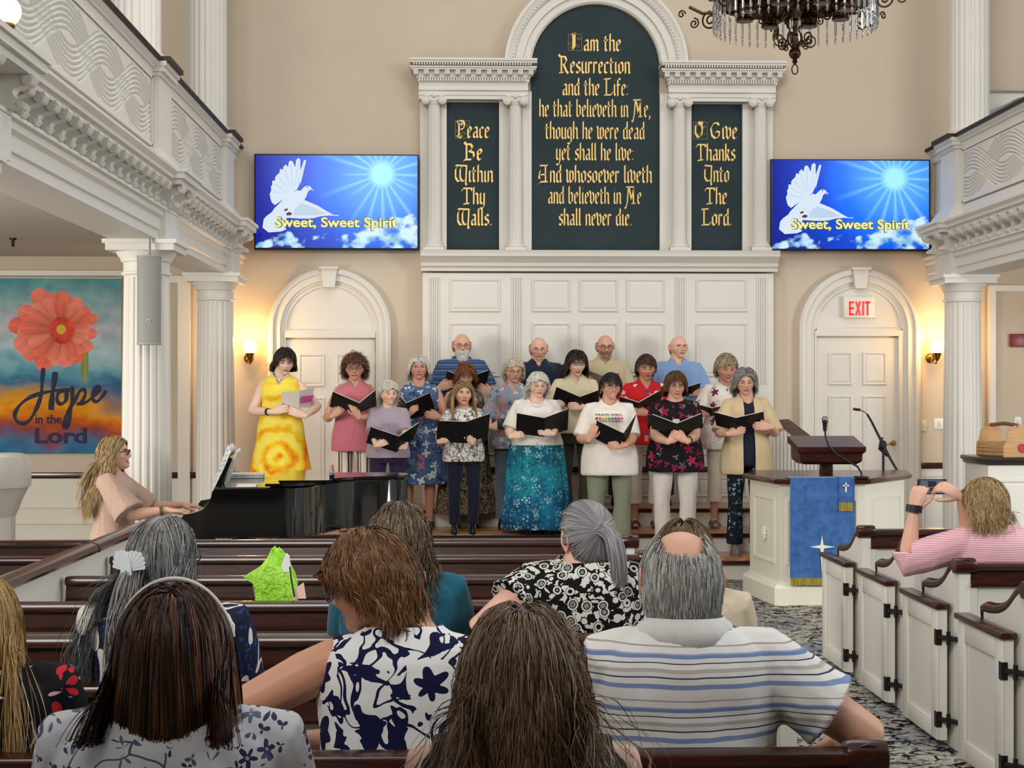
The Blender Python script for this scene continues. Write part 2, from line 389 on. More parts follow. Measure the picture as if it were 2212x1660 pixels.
def nib_stroke(mb, pts, x, z, sx, sz, y, w, ang=40, d=.006):
    ca, sa = math.cos(math.radians(ang)) * w / 2, math.sin(math.radians(ang)) * w / 2
    for k, ((ax, az), (bx, bz)) in enumerate(zip(pts[:-1], pts[1:])):
        A = (x + ax * sx, z + az * sz); B = (x + bx * sx, z + bz * sz)
        q = [(A[0] - ca, A[1] - sa), (B[0] - ca, B[1] - sa), (B[0] + ca, B[1] + sa), (A[0] + ca, A[1] + sa)]
        h = w * .09
        q = [(q[0][0], q[0][1] - h), (q[1][0], q[1][1] - h), (q[2][0], q[2][1] + h), (q[3][0], q[3][1] + h)]
        mb.prism(q, 'y', y, y - d - .0004 * k)
def gothic(body, xc, z, width, xh, y, done):
    adv = lambda ch: GL[ch][0] * (1.08 if ch.isupper() else 1.0) + .10
    tot = sum(adv(c) for c in body); sx = width / tot; x = xc - width / 2; mb = MB()
    for ch in body:
        if ch == ' ': done(mb); mb = MB()
        up = ch.isupper(); w = sx * (.20 if up else .205)
        for st in GL[ch][1]: nib_stroke(mb, st, x + .04 * sx, z, sx * (1.08 if up else 1), xh, y, min(w, .030))
        x += adv(ch) * sx
    done(mb)
def scripture(label, px0, px1, py0, py1, arch, lines, boxed=None):
    Y = D - .012
    a = W(px0, py1, Y); b = W(px1, py0, Y); e = thing('scripture_panel', label, 'panel', ((a.x + b.x) / 2, Y, a.z))
    m = MB()
    if arch:
        c = W((px0 + px1) / 2, 150, Y); r = (b.x - a.x) / 2
        poly = [(a.x, a.z), (b.x, a.z)] + [(c.x + r * math.cos(t), c.z + r * math.sin(t)) for t in [PI * k / 40 for k in range(41)]]
    else: poly = [(a.x, a.z), (b.x, a.z), (b.x, b.z), (a.x, b.z)]
    m.prism(poly, 'y', D, Y); m.build('panel_board', DGREEN.m, e, 0)
    for body, c0, c1, base, xh in lines:
        p = W(c0, base, Y); q = W(c1, base - xh, Y)
        gothic(body, (p.x + q.x) / 2, p.z, q.x - p.x, q.z - p.z, Y, lambda L: L.build('word', GOLD, e, 0, fix=False))
    if boxed:
        p = W(boxed[0], boxed[3], Y); q = W(boxed[1], boxed[2], Y); L = MB(); t = .004
        for (u0, u1, v0, v1) in ((p.x, q.x, p.z, p.z + t), (p.x, q.x, q.z - t, q.z), (p.x, p.x + t, p.z, q.z), (q.x - t, q.x, p.z, q.z)): L.box(u0, u1, Y - .004, Y, v0, v1)
        rr = random.Random(4)
        for k in range(9):
            cx, cz = rr.uniform(p.x + .015, q.x - .015), rr.uniform(p.z + .02, q.z - .02)
            L.tube([(cx + .018 * (1 - i / 16) * math.cos(i * .7 + k), Y - .003, cz + .018 * (1 - i / 16) * math.sin(i * .7 + k)) for i in range(15)], .0022, 5)
        L.build('initial_frame', mat('dull_gold_filigree', '8C7A4E', .5, metal=.3), e, 0)
    return e
XH = 29
scripture('tall round-headed dark panel with nine lines of gilt black-letter scripture', 1147, 1424, 11, 544, True, [
    ('I am the', 1228, 1342, 110, 24), ('Resurrection', 1206, 1362, 158, 24), ('and the Life:', 1214, 1358, 206, 24),
    ('he that believeth in Me,', 1164, 1406, 252, 24), ('though he were dead', 1177, 1393, 300, 24), ('yet shall he live:', 1200, 1370, 346, 24),
    ('And whosoever liveth', 1162, 1409, 394, 24), ('and believeth in Me', 1183, 1386, 440, 24), ('shall never die.', 1206, 1366, 487, 24)], (1227, 1257, 74, 110))
scripture('narrow dark panel reading Peace Be Within Thy Walls in gilt letters', 965, 1078, 221, 544, False, [
    ('Peace', 984, 1058, 298, 24), ('Be', 1000, 1043, 346, 24), ('Within', 981, 1066, 393, 24), ('Thy', 996, 1049, 441, 24), ('Walls.', 986, 1064, 487, 24)], (983, 1015, 261, 299))
scripture('narrow dark panel reading O Give Thanks Unto The Lord in gilt letters', 1492, 1602, 225, 544, False, [
    ('O Give', 1498, 1593, 300, 24), ('Thanks', 1502, 1589, 347, 24), ('Unto', 1519, 1576, 393, 24), ('The', 1521, 1571, 441, 24), ('Lord.', 1514, 1582, 487, 24)], (1497, 1528, 264, 301))
# ---- big arch moulding
def arch_path(xc, zc, r, zbot, n=48):
    p = [(xc - r, zbot, -1, 0)] if zbot is not None else []
    p += [(xc - r * math.cos(PI * k / n), zc + r * math.sin(PI * k / n), -math.cos(PI * k / n), math.sin(PI * k / n)) for k in range(n + 1)]
    if zbot is not None: p.append((xc + r, zbot, 1, 0))
    return p
c = W(1286, 150, D); r = (W(1424, 150, D).x - W(1147, 150, D).x) / 2; w_ = (W(1482, 150, D).x - W(1424, 150, D).x)
m = MB(); m.sweep_xz(arch_path(c.x, c.z, r, None), [(0, 0), (0, .05), (.02, .07), (.3 * w_, .07), (.32 * w_, .1), (.6 * w_, .1), (.63 * w_, .13), (.8 * w_, .15), (.9 * w_, .17), (w_, .17), (w_, 0)], D)
for k in range(70):
    t = PI * (k + .5) / 70; rr = r + .70 * w_
    m.sphere((c.x - rr * math.cos(t), D - .14, c.z + rr * math.sin(t)), .011, 6)
struct('trim_1', m, WHITE, 'white moulded round arch over the tall scripture panel', smooth=30)
# ---- side frames: boards, entablatures, ionic columns
def entablature(px0, px1, py0, pyA, pyB, label):
    """cornice px0..px1 from py0; frieze pyA..pyB"""
    Y = D - .13; e = thing('entablature', label, 'entablature', (W((px0 + px1) / 2, 0, D).x, D, W(px0, pyB, D).z))
    e['kind'] = 'structure'
    z0 = W(px0, pyB, D).z; z1 = W(px0, pyA, D).z; z2 = W(px0, py0, D).z; x0 = W(px0, 0, D).x; x1 = W(px1, 0, D).x; i = .085
    prof = [(.13, z0), (.13, z0 + .035), (.14, z0 + .04), (.14, z0 + .075), (.16, z0 + .085), (.16, z0 + .10), (.14, z0 + .105), (.14, z1), (0, z1), (0, z0)]
    MB().loft([[(xx, D - d, z) for d, z in prof] for xx in (x0 + i, x1 - i)]).build('frieze', WHITE, e, 30)
    m = MB(); h = z2 - z1
    for (d, a, b) in ((.155, 0, .16), (.17, .16, .22), (.235, .50, .58), (.25, .58, .66), (.265, .80, .9), (.28, .9, 1.0)):
        ins = i - (d - .14) * .75
        m.box(x0 + max(ins, 0), x1 - max(ins, 0), D - d, D, z1 + a * h, z1 + b * h)
    m.box(x0 + .06, x1 - .06, D - .18, D, z1 + .2 * h, z1 + h); m.build('cornice', WHITE, e, 30)
    n = int((x1 - x0 - 2 * i) / .026); d_ = MB()
    for k in range(n): xx = x0 + i + .012 + k * .026; d_.box(xx - .007, xx + .007, D - .185, D - .14, z1 + .02 * h, z1 + .17 * h)
    for k in range(n + 5): xx = x0 + .045 + k * .0255; d_.box(xx - .007, xx + .007, D - .272, D - .22, z1 + .68 * h, z1 + .78 * h)
    d_.build('dentils', WHITE, e, 0); e.children[-1]['kind'] = 'stuff'
    for k in range(12):
        xx = x0 + .06 + (x1 - x0 - .12) * k / 11
        MB().loft([[(xx - .024, D - d, z), (xx + .024, D - d, z), (xx + .024, D - .17, z), (xx - .024, D - .17, z)] for d, z in ((.19, z1 + .24 * h), (.225, z1 + .30 * h), (.23, z1 + .4 * h), (.24, z1 + .5 * h))]).build('modillion', WHITE, e, 30)
entablature(887, 1158, 137, 183, 219, 'white dentilled entablature over the left narrow scripture panel')
entablature(1422, 1688, 143, 189, 224, 'white dentilled entablature over the right narrow scripture panel')
m = MB()
for p0, p1, t in ((908, 965, 200), (1078, 1148, 200), (1424, 1492, 205), (1602, 1668, 205)):
    a = W(p0, 544, D); b = W(p1, t, D); m.box(a.x, b.x, D - .055, D, a.z, b.z)
for p0, p1, t in ((965, 1078, 214), (1492, 1602, 218)):
    a = W(p0, t + 8, D); b = W(p1, t - 12, D); m.box(a.x, b.x, D - .04, D, a.z, b.z)
struct('trim_2', m, WHITE, 'white boards framing the scripture panels')
def ionic(px, ptop, label):
    Y = D - .125; a = W(px, 544, Y); b = W(px, ptop, Y); R = .067; x = a.x
    e = thing('ionic_column', label, 'column', (x, Y, a.z), 0, 'small ionic columns of the reredos')
    MB().box(x - .10, x + .10, Y - .10, Y + .10, a.z, a.z + .035).lathe([(.098, a.z + .035), (.105, a.z + .05), (.098, a.z + .065), (.082, a.z + .075), (.086, a.z + .09), (.075, a.z + .1)], 24, (x, Y, 0)).build('base', WHITE, e)
    n = 18
    MB().lathe([(R * 1.02, a.z + .1), (R, a.z + .12), (R * .98, (a.z + b.z) / 2), (R * .88, b.z - .1), (R * .9, b.z - .09)], n * 6, (x, Y, 0),
        fn=lambda r, z, t: r * (1 - .11 * max(0, math.cos(n * t)) ** .6)).build('shaft', WHITE, e, 60)
    m = MB(); z = b.z
    m.lathe([(R * .9, z - .1), (R * 1.05, z - .08), (R * 1.15, z - .06), (R, z - .05)], 24, (x, Y, 0))
    m.bbox(x - .10, x + .10, Y - .085, Y + .085, z - .02, z, .006); m.box(x - .075, x + .075, Y - .075, Y + .075, z - .06, z - .015)
    for s in (-1, 1):
        cx = x + s * .082; cz = z - .058
        for r0, d in ((.042, .088), (.03, .094), (.018, .1)): m.lathe([(r0, -d), (r0 * .96, -d - .004), (r0, d + .004), (r0, d)][:3], 20, (cx, Y, cz), 'y')
        m.tube([(cx + .036 * (1 - k / 30) * math.cos(k * .5 + 1) * s, Y - .098, cz + .036 * (1 - k / 30) * math.sin(k * .5 + 1)) for k in range(28)], .004, 5)
    m.sphere((x, Y - .088, z - .018), .02, 10, (1, .6, 1))
    m.build('capital', WHITE, e, 35)
for px, t, l in ((938, 206, 'leftmost small white ionic column of the reredos, beside the left television'), (1113, 208, 'small white ionic column between the left narrow and tall scripture panels'),
                 (1467, 212, 'small white ionic column between the tall and right narrow scripture panels'), (1642, 212, 'rightmost small white ionic column of the reredos, beside the right television')):
    ionic(px, t, l)
# ---- arched doors
def arched_door(n, pL, pR, iL, iR, pTop, pLun, lL, lR, pDoor, hinge, label):
    Y = D; a = W(iL, pDoor, Y); b = W(iR, pDoor, Y); xc = (a.x + b.x) / 2; r = (b.x - a.x) / 2
    ro = (W(pR, 0, Y).x - W(pL, 0, Y).x) / 2; w = ro - r; zc = W(xc, pTop, Y).z - ro
    d = thing('door_%d' % n, label, None, (xc, Y, SA)); d['kind'] = 'structure'
    m = MB(); m.sweep_xz(arch_path(xc, zc, r, SA), [(0, 0), (0, .035), (.12 * w, .05), (.2 * w, .05), (.24 * w, .075), (.62 * w, .075), (.68 * w, .10), (.82 * w, .105), (w, .085), (w, 0)], Y)
    m.build('door_casing', WHITE, d, 30)
    zk = zc + ro; MB().loft([[(xc - h, Y - dd, z), (xc + h, Y - dd, z), (xc + h, Y, z), (xc - h, Y, z)] for h, dd, z in ((.055, .12, zk - w - .03), (.08, .13, zk - .01), (.095, .15, zk - .01), (.095, .15, zk + .015))]).build('keystone', WHITE, d, 30)
    zl = W(xc, pLun, Y).z; n_ = 40
    l = MB(); arcp = lambda q, dd: [(xc + q * math.cos(PI * k / n_), Y - dd, max(zc, zl) + q * math.sin(PI * k / n_)) for k in range(n_ + 1)]
    def ring(q, dd): p = arcp(r - q, dd); return p + [(xc - r + q, Y - dd, zl + q), (xc + r - q, Y - dd, zl + q)]
    l.loft([ring(0, .035), ring(.02, .035), ring(.028, .018), ring(.034, .014)], True, False); k = len(l.v) - (n_ + 3); l.f.append(tuple(range(k, len(l.v)))); l.mi.append(0)
    l.build('lunette', WHITE, d, 30)
    zd = W(xc, pDoor, Y).z
    m = MB(); m.box(xc - r, xc + r, Y - .05, Y, zd + .02, zl - .0); m.box(xc - r, a.x + (W(lL, 0, Y).x - a.x), Y - .045, Y, SA, zd + .02); m.box(W(lR, 0, Y).x, xc + r, Y - .045, Y, SA, zd + .02)
    m.build('door_frame', WHITE, d, 30)
    x0, x1 = W(lL, 0, Y).x, W(lR, 0, Y).x; lf = MB(); lf.box(x0, x1, Y - .02, Y, SA, zd)
    ww = x1 - x0; h = zd - SA
    for u0, u1 in ((.14, .44), (.56, .86)):
        for v0, v1 in ((.06, .24), (.30, .71), (.76, .93)):
            raised(lf, x0 + ww * u0, x0 + ww * u1, SA + h * v0, SA + h * v1, Y - .02, .028, .014)
    leaf = lf.build('door_leaf', WHITE, d, 8)
    xh = x1 - .05 if hinge == 'L' else x0 + .05; zh = SA + .93; s = -1 if hinge == 'L' else 1
    if n == 2:
        MB().lathe([(.026, 0), (.028, .008), (.012, .012), (.011, .05)], 16, (xh, Y - .02, zh), 'y').tube([(xh, Y - .07, zh), (xh + s * .02, Y - .075, zh + .002), (xh + s * .06, Y - .07, zh - .004), (xh + s * .10, Y - .07, zh - .012)], [.012, .014, .011, .008], 8).build('door_handle', mat('polished_brass', 'C9A24A', .2, metal=1), d)
    for k in (.12, .5, .88):
        MB().lathe([(.008, 0), (.008, .09)], 8, (x1 if hinge == 'R' else x0, Y - .03, SA + h * k)).build('hinge', WHITE, d)
    return d
arched_door(1, 583, 847, 615, 811, 580, 717, 618, 811, 734, 'R', 'white six-panel door under a round arch, behind the woman in yellow')
arched_door(2, 1726, 1986, 1758, 1949, 579, 712, 1762, 1939, 729, 'L', 'white six-panel door under a round arch and exit sign, behind the pulpit')
# ---- chair rail, wainscot at both sides
m = MB(); q = W(200, 1034, D); m.bbox(-6.5, W(520, 0, D).x, D - .03, D, q.z, q.z + .062, .01); m.build('baseboard_left', MAHOG)['kind'] = 'structure'
COL.objects['baseboard_left']['label'] = 'dark chair rail along the left back wall'
m = MB(); q = W(2020, 1013, D); m.bbox(W(1990, 0, D).x, 8.8, D - .03, D, q.z, q.z + .062, .01); m.build('baseboard_right', MAHOG)['kind'] = 'structure'
m = MB(); m.box(-6.5, X(585, D), D - .012, D, 0, W(200, 1034, D).z)
for z, h in ((.46, .02), (.30, .02), (.14, .03)): m.box(-6.5, X(520, D), D - .03, D, z, z + h)
struct('trim_3', m, CREAM)
m = MB(); m.box(X(1986, D), 8.8, D - .012, D, 0, W(2020, 1013, D).z)
for u0, u1 in ((1995, 2048), (2150, 2300)): raised(m, X(u0, D), X(u1, D), .22, .78, D - .012)
struct('trim_4', m, WHITE)
# white casing beside left columns and right under gallery
m = MB(); a = W(386, 1110, D); b = W(412, 612, D); m.box(a.x, b.x, D - .05, D, 0, b.z); m.box(a.x - .2, b.x, D - .05, D, b.z, b.z + .07)
a = W(0, 596, D); m.box(-6.5, a.x + 1.45, D - .05, D, a.z, a.z + .05)
struct('trim_5', m, WHITE, smooth=0)
m = MB(); a = W(2133, 0, D); b = W(2147, 0, D); z = W(2140, 630, D).z; m.box(a.x, b.x, D - .06, D, .9, z); m.box(a.x, a.x + 2.5, D - .06, D, z, z + .06)
struct('trim_6', m, WHITE, smooth=0)
# ---- gallery fronts
def groove_panel(s, xf, y0, y1, z0, z1, name, parent):
    """board with carved interlacing waves; grooves are real relief"""
    L = .95; H = z1 - z0; zc = (z0 + z1) / 2; nu = int((y1 - y0) / .0075); nv = int(H / .0075)
    us = np.linspace(y0, y1, nu + 1); vs = np.linspace(z0, z1, nv + 1); U, V = np.meshgrid(us, vs)
    ph = PI * (U - y0 + .1) / L; depth = np.zeros_like(U)
    for k in range(-3, 4):
        for sg in (1, -1):
            A = H * .30; f = zc + sg * A * np.sin(ph) + k * .034
            sl = 1 / np.sqrt(1 + (A * PI / L * np.cos(ph)) ** 2); dist = np.abs(V - f) * sl
            amp = np.clip(1.35 - np.abs(k) * .12, 0, 1)
            depth = np.maximum(depth, np.where((V > z0 + .03) & (V < z1 - .03), np.clip(1 - dist / .0075, 0, 1) * amp, 0))
    Xs = xf - s * .026 * np.minimum(1, depth * 1.4)
    me = bpy.data.meshes.new(name); co = np.stack([Xs, U, V], -1).reshape(-1, 3)
    idx = np.arange((nu + 1) * (nv + 1)).reshape(nv + 1, nu + 1)
    q = np.stack([idx[:-1, :-1], idx[:-1, 1:], idx[1:, 1:], idx[1:, :-1]], -1).reshape(-1, 4)
    if s < 0: q = q[:, ::-1]
    me.from_pydata(co.tolist(), [], q.tolist()); me.materials.append(WHITE); me.shade_smooth()
    link(name, me, parent)
def gallery(s, x0, piers, yend, outer, label, namev):
    e = thing('gallery_front', label, 'balcony', (x0, 11, 2.73)); e['kind'] = 'structure'
    fx = lambda d: x0 + s * d
    def ext(prof, y0, y1, nm):
        return MB().loft([[(fx(d), y, z) for d, z in prof] for y in (y0, y1)]).build(nm, WHITE, e, 25)
    Y0, Y1 = yend, D
    ext([(-.2, 2.73), (.15, 2.73), (.15, 2.79), (.165, 2.80), (.165, 2.88), (.19, 2.90), (.19, 2.935), (.215, 2.945), (.215, 2.965), (-.2, 2.965)], Y0, Y1, 'beam')
    ext([(-.2, 2.965), (.09, 2.965), (.09, 3.13), (-.2, 3.13)], Y0, Y1, 'bracket_band')
    ext([(-.2, 3.13), (.25, 3.13), (.25, 3.155), (.28, 3.165), (.28, 3.19), (.31, 3.215), (.31, 3.235), (.16, 3.255), (.12, 3.29), (-.2, 3.29)], Y0, Y1, 'cornice')
    ext([(.0, 3.29), (.115, 3.29), (.115, 3.38), (.10, 3.395), (.09, 3.40), (.09, 3.90), (.10, 3.905), (.115, 3.92), (.115, 3.985), (.0, 3.985)], Y0, Y1, 'parapet_board')
    ext([(-.03, 3.985), (.13, 3.985), (.13, 4.0), (.16, 4.02), (.16, 4.035), (-.03, 4.035)], Y0, Y1, 'rail_moulding')
    rail = MB()
    rail.loft([[(fx(d), y, z) for d, z in ((-.06, 4.035), (.18, 4.035), (.19, 4.05), (.18, 4.068), (-.06, 4.068))] for y in (Y0, Y1)])
    for (p0, p1) in piers: rail.box(*sorted((fx(-.06), fx(.245))), p0 - .03, p1 + .03, 4.034, 4.07)
    rail.build('cap_rail', mat('dark_satin_rail_wood', '2A1510', .6), e, 30)
    for (p0, p1) in piers:
        m = MB()
        for d, z0, z1, g in ((.21, 2.725, 2.94, .02), (.16, 2.938, 3.126, .02), (.33, 3.127, 3.165, .09), (.36, 3.165, 3.21, .11), (.38, 3.21, 3.238, .12), (.16, 3.40, 3.93, 0), (.175, 3.93, 3.96, .015), (.20, 3.96, 4.0, .03), (.215, 4.0, 4.034, .04)):
            m.box(*sorted((fx(-.1), fx(d))), p0 - g, p1 + g, z0, z1)
        m.loft([[(fx(-.1), p0 - g, z), (fx(d), p0 - g, z), (fx(d), p1 + g, z), (fx(-.1), p1 + g, z)] for d, g, z in ((.25, .07, 3.238), (.235, .06, 3.30), (.18, .015, 3.37), (.16, 0, 3.40))])
        m.build('pier', WHITE, e, 25)
    # S scroll brackets, with a small block over each
    ys = []
    spans = [(a[1] + .06, b[0] - .06) for a, b in zip(piers[:-1], piers[1:])]
    for a, b in spans:
        n = max(2, round((b - a) / .235)); ys += [a + (b - a) * (k + .5) / n for k in range(n)]
    for (p0, p1) in piers: ys += [p0 + .04, p1 - .04]
    S = [(.08, 2.965), (.225, 2.965), (.238, 2.984), (.218, 3.0), (.185, 3.018), (.172, 3.04), (.185, 3.058), (.228, 3.070), (.266, 3.086), (.282, 3.112), (.264, 3.13), (.08, 3.13)]
    for k, y in enumerate(ys):
        pd = .07 if any(p0 - .05 < y < p1 + .05 for p0, p1 in piers) else 0
        w = .040
        m = MB(); m.prism([(fx(d + pd), z) for d, z in S], 'y', y - w, y + w)
        m.lathe([(.026, -w - .008), (.026, w + .008)], 14, (fx(.245 + pd), y, 3.102), 'y')
        m.lathe([(.016, -w - .006), (.016, w + .006)], 12, (fx(.212 + pd), y, 2.985), 'y')
        m.box(*sorted((fx(.0), fx(.275))), y - w * 1.15, y + w * 1.15, 3.118, 3.131)
        o = m.build('scroll_bracket', WHITE, e, 35)
    for a, b in spans:
        groove_panel(s, fx(.118), a + .06, b - .06, 3.42, 3.89, 'carved_panel', e)
        f = MB()
        for z in (3.40, 3.895): f.box(*sorted((fx(.09), fx(.128))), a + .02, b - .02, z, z + .02)
        for y in (a + .02, b - .04): f.box(*sorted((fx(.09), fx(.128))), y, y + .02, 3.40, 3.915)
        f.build('panel_frame', WHITE, e, 0)
    # floor of the gallery with its grey underside
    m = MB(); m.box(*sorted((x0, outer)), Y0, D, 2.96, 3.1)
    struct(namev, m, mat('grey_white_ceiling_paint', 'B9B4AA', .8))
    return e
gallery(1, LX, [(6.85, 7.45), (11.28, 11.74), (14.40, 14.86)], 4.5, -6.5, 'white carved gallery front with scroll brackets along the left side', 'ceiling_left')
gallery(-1, RX, [(8.2, 8.6), (11.28, 11.74), (14.40, 14.86)], 6.5, 8.8, 'white carved gallery front with scroll brackets at the right edge', 'ceiling_right')
# ---- fluted columns
def fluted(x, y, z0, z1, R, label, kind):
    e = thing('fluted_column', label, 'column', (x, y, z0), 0, 'fluted columns of the galleries'); n = 20
    ft = lambda r, z, t: r * (1 - .07 * max(0, math.cos(n * t)) ** .7)
    zb = z0 + .14; zt = z1 - (.26 if kind == 'low' else 0)
    MB().box(x - R * 1.35, x + R * 1.35, y - R * 1.35, y + R * 1.35, z0, z0 + .05).lathe([(R * 1.33, z0 + .05), (R * 1.38, z0 + .075), (R * 1.3, z0 + .1), (R * 1.14, z0 + .105), (R * 1.18, z0 + .125), (R * 1.08, zb)], 40, (x, y, 0)).build('base', WHITE, e)
    MB().lathe([(R * 1.04, zb - .01), (R, zb + .03), (R, zb + (zt - zb) * .35), (R * .9, zt), ], n * 8, (x, y, 0), fn=ft).build('shaft', WHITE, e, 60)
    if kind == 'low':
        q = R * .9
        MB().lathe([(q * 1.0, zt - .01), (q * 1.0, zt), (q * 1.1, zt + .015), (q * 1.1, zt + .03), (q * 1.02, zt + .035), (q * 1.02, zt + .10), (q * 1.12, zt + .11), (q * 1.14, zt + .13), (q * 1.3, zt + .165), (q * 1.36, zt + .185)], 40, (x, y, 0)).box(x - q * 1.5, x + q * 1.5, y - q * 1.5, y + q * 1.5, z1 - .08, z1 - .03).box(x - q * 1.62, x + q * 1.62, y - q * 1.62, y + q * 1.62, z1 - .03, z1).build('capital', WHITE, e)
fluted(LX + .02, 11.5, 0, 2.73, .185, 'thick white fluted column at left with the grey loudspeaker, nearest the pianist', 'low')
fluted(LX + .02, 14.63, 0, 2.73, .185, 'white fluted column under the left gallery beside the left wall lamp', 'low')
fluted(LX - .05, 7.1, 0, 2.73, .185, 'nearest left gallery column, only its capital edge in view at the left margin', 'low')
fluted(RX - .02, 14.63, 0, 2.73, .185, 'white fluted column under the right gallery beside the right wall lamp', 'low')
for y, l in ((11.5, 'upper white fluted column standing on the near pier of the left gallery'), (14.63, 'upper white fluted column at the far end of the left gallery')):
    fluted(LX - .06, y, 4.0, 8.2, .185, l, 'up')
fluted(RX + .05, 14.63, 4.0, 8.2, .185, 'upper white fluted column standing on the right gallery', 'up')
# ================================================================ pews
GREYW = white_paint('pew_white_paint', 'C9C6BC', .4)
PZ = .826
ORD = ['nearest', 'second', 'third', 'fourth', 'fifth', 'sixth', 'front']
def pew(x0, x1, yb, label, group, top=PZ, end=None, lean=0.03):
    e = thing('pew', label, 'pew', ((x0 + x1) / 2, yb, 0), 0, group)
    m = MB(); m.loft([[(x, yb - .012, .10), (x, yb + .018, .10), (x, yb + .018 , top - .09), (x, yb - .012, top - .09)] for x in (x0, x1)])
    n = max(1, round((x1 - x0) / .85))
    for k in range(n + 1):
        xx = x0 + (x1 - x0) * k / n; m.box(max(x0, xx - .03), min(x1, xx + .03), yb - .02, yb, .12, top - .11)
    m.build('back_panel', GREYW, e, 30)
    m = MB()
    pr = [(-.040, top - .012), (-.034, top - .003), (-.02, top), (.024, top), (.034, top - .008), (.034, top - .026), (.024, top - .036), (.024, top - .105), (-.030, top - .105), (-.034, top - .095), (-.026, top - .088), (-.016, top - .038), (-.034, top - .032), (-.041, top - .024)]
    m.loft([[(x, yb + d, z) for d, z in pr] for x in (x0, x1)]); m.build('top_rail', MAHOG, e, 30)
    MB().bbox(x0, x1, yb + .02, yb + .40, .40, .43, .01).build('seat', MAHOG, e)
    MB().box(x0, x1, yb + .30, yb + .32, .0, .40).build('seat_apron', GREYW, e, 0)
    m = MB(); m.box(x0 + .05, x1 - .05, yb - .13, yb - .012, .50, .512); m.box(x0 + .05, x1 - .05, yb - .13, yb - .122, .512, .56); m.build('book_rack', GREYW, e, 0)
    return e
def swan(yb, top, tip, dy):
    """outline of a pew end in (y, z): high at the back, S-curve down to a scroll at the front"""
    c = [(yb - .02, 0), (yb - .02, top - .012)]
    p0, p1, p2, p3 = (yb + .03, top - .012), (yb + .20, top - .05), (yb + .16, tip + .01), (yb + dy, tip)
    for k in range(13):
        t = k / 12; u = 1 - t
        c.append((u ** 3 * p0[0] + 3 * u * u * t * p1[0] + 3 * u * t * t * p2[0] + t ** 3 * p3[0], u ** 3 * p0[1] + 3 * u * u * t * p1[1] + 3 * u * t * t * p2[1] + t ** 3 * p3[1]))
    return c + [(yb + dy, 0)]
def pew_end(e, x0, x1, yb, top=PZ, tip=.66, dy=.50):
    c = swan(yb, top, tip, dy); MB().prism(c, 'x', x0, x1).build('end_panel', WHITE, e, 30)
    path = c[2:-1]; m = MB(); xm = (x0 + x1) / 2
    m.tube([(xm, yb - .035, top - .012)] + [(xm, y, z + .004) for y, z in path] + [(xm, yb + dy + .03, tip - .002), (xm, yb + dy + .035, tip - .035), (xm, yb + dy + .012, tip - .05)], [.030] + [.029] * (len(path)) + [.030, .026, .020], 12, 1.0)
    m.lathe([(.02, x0 - .022), (.034, x0 - .022), (.037, x0 - .01), (.037, x1 + .01), (.034, x1 + .022), (.02, x1 + .022)], 18, (0, yb - .008, top - .014), 'x')
    m.build('end_moulding', MAHOGY, e, 45)
YK = [3.30 + .80 * k for k in range(7)]
for k, y in enumerate(YK):
    nm = ['nearest middle pew, its rolled end at the aisle beside the striped polo shirt', 'second middle pew from the camera, behind the swirl-print dress', 'third middle pew from the camera, behind the teal shirt',
          'fourth middle pew, with the lime green bag on its seat', 'fifth middle pew from the camera, just beyond the lime green bag', 'sixth middle pew from the camera, second from the piano', 'front middle pew nearest the piano and choir'][k]
    e = pew(-1.69, .84, y, nm, 'dark-railed pews of the middle block'); pew_end(e, .84, .885, y)
    if k >= 1:
        e = pew(-4.7, -1.775, y, '%s pew of the left block beyond the sloping partition rail' % ['', 'nearest visible', 'second visible', 'third', 'fourth', 'fifth', 'front'][k], 'dark-railed pews of the left block')
# the partition between left and middle blocks
e = thing('pew_partition', 'white partition with a long dark handrail between left and middle pews', 'partition', (-1.735, 5, 0))
MB().box(-1.757, -1.713, 2.2, 8.25, 0, .875).build('partition_panel', WHITE, e, 0)
m = MB(); pr = [(-.045, .872), (.045, .872), (.05, .885), (.042, .905), (.02, .914), (-.02, .914), (-.042, .905), (-.05, .885)]
m.loft([[(-1.735 + d, y, z) for d, z in pr] for y in (2.2, 8.29)]); m.build('handrail', MAHOGY, e, 40)
for y in (7.05, 4.6): MB().loft([[(-1.735 + d * 1.04, yy, .893 + (z - .893) * 1.06) for d, z in pr] for yy in (y, y + .025)]).build('rail_joint', mat('dark_joint', '1E0C08', .3), e, 40)
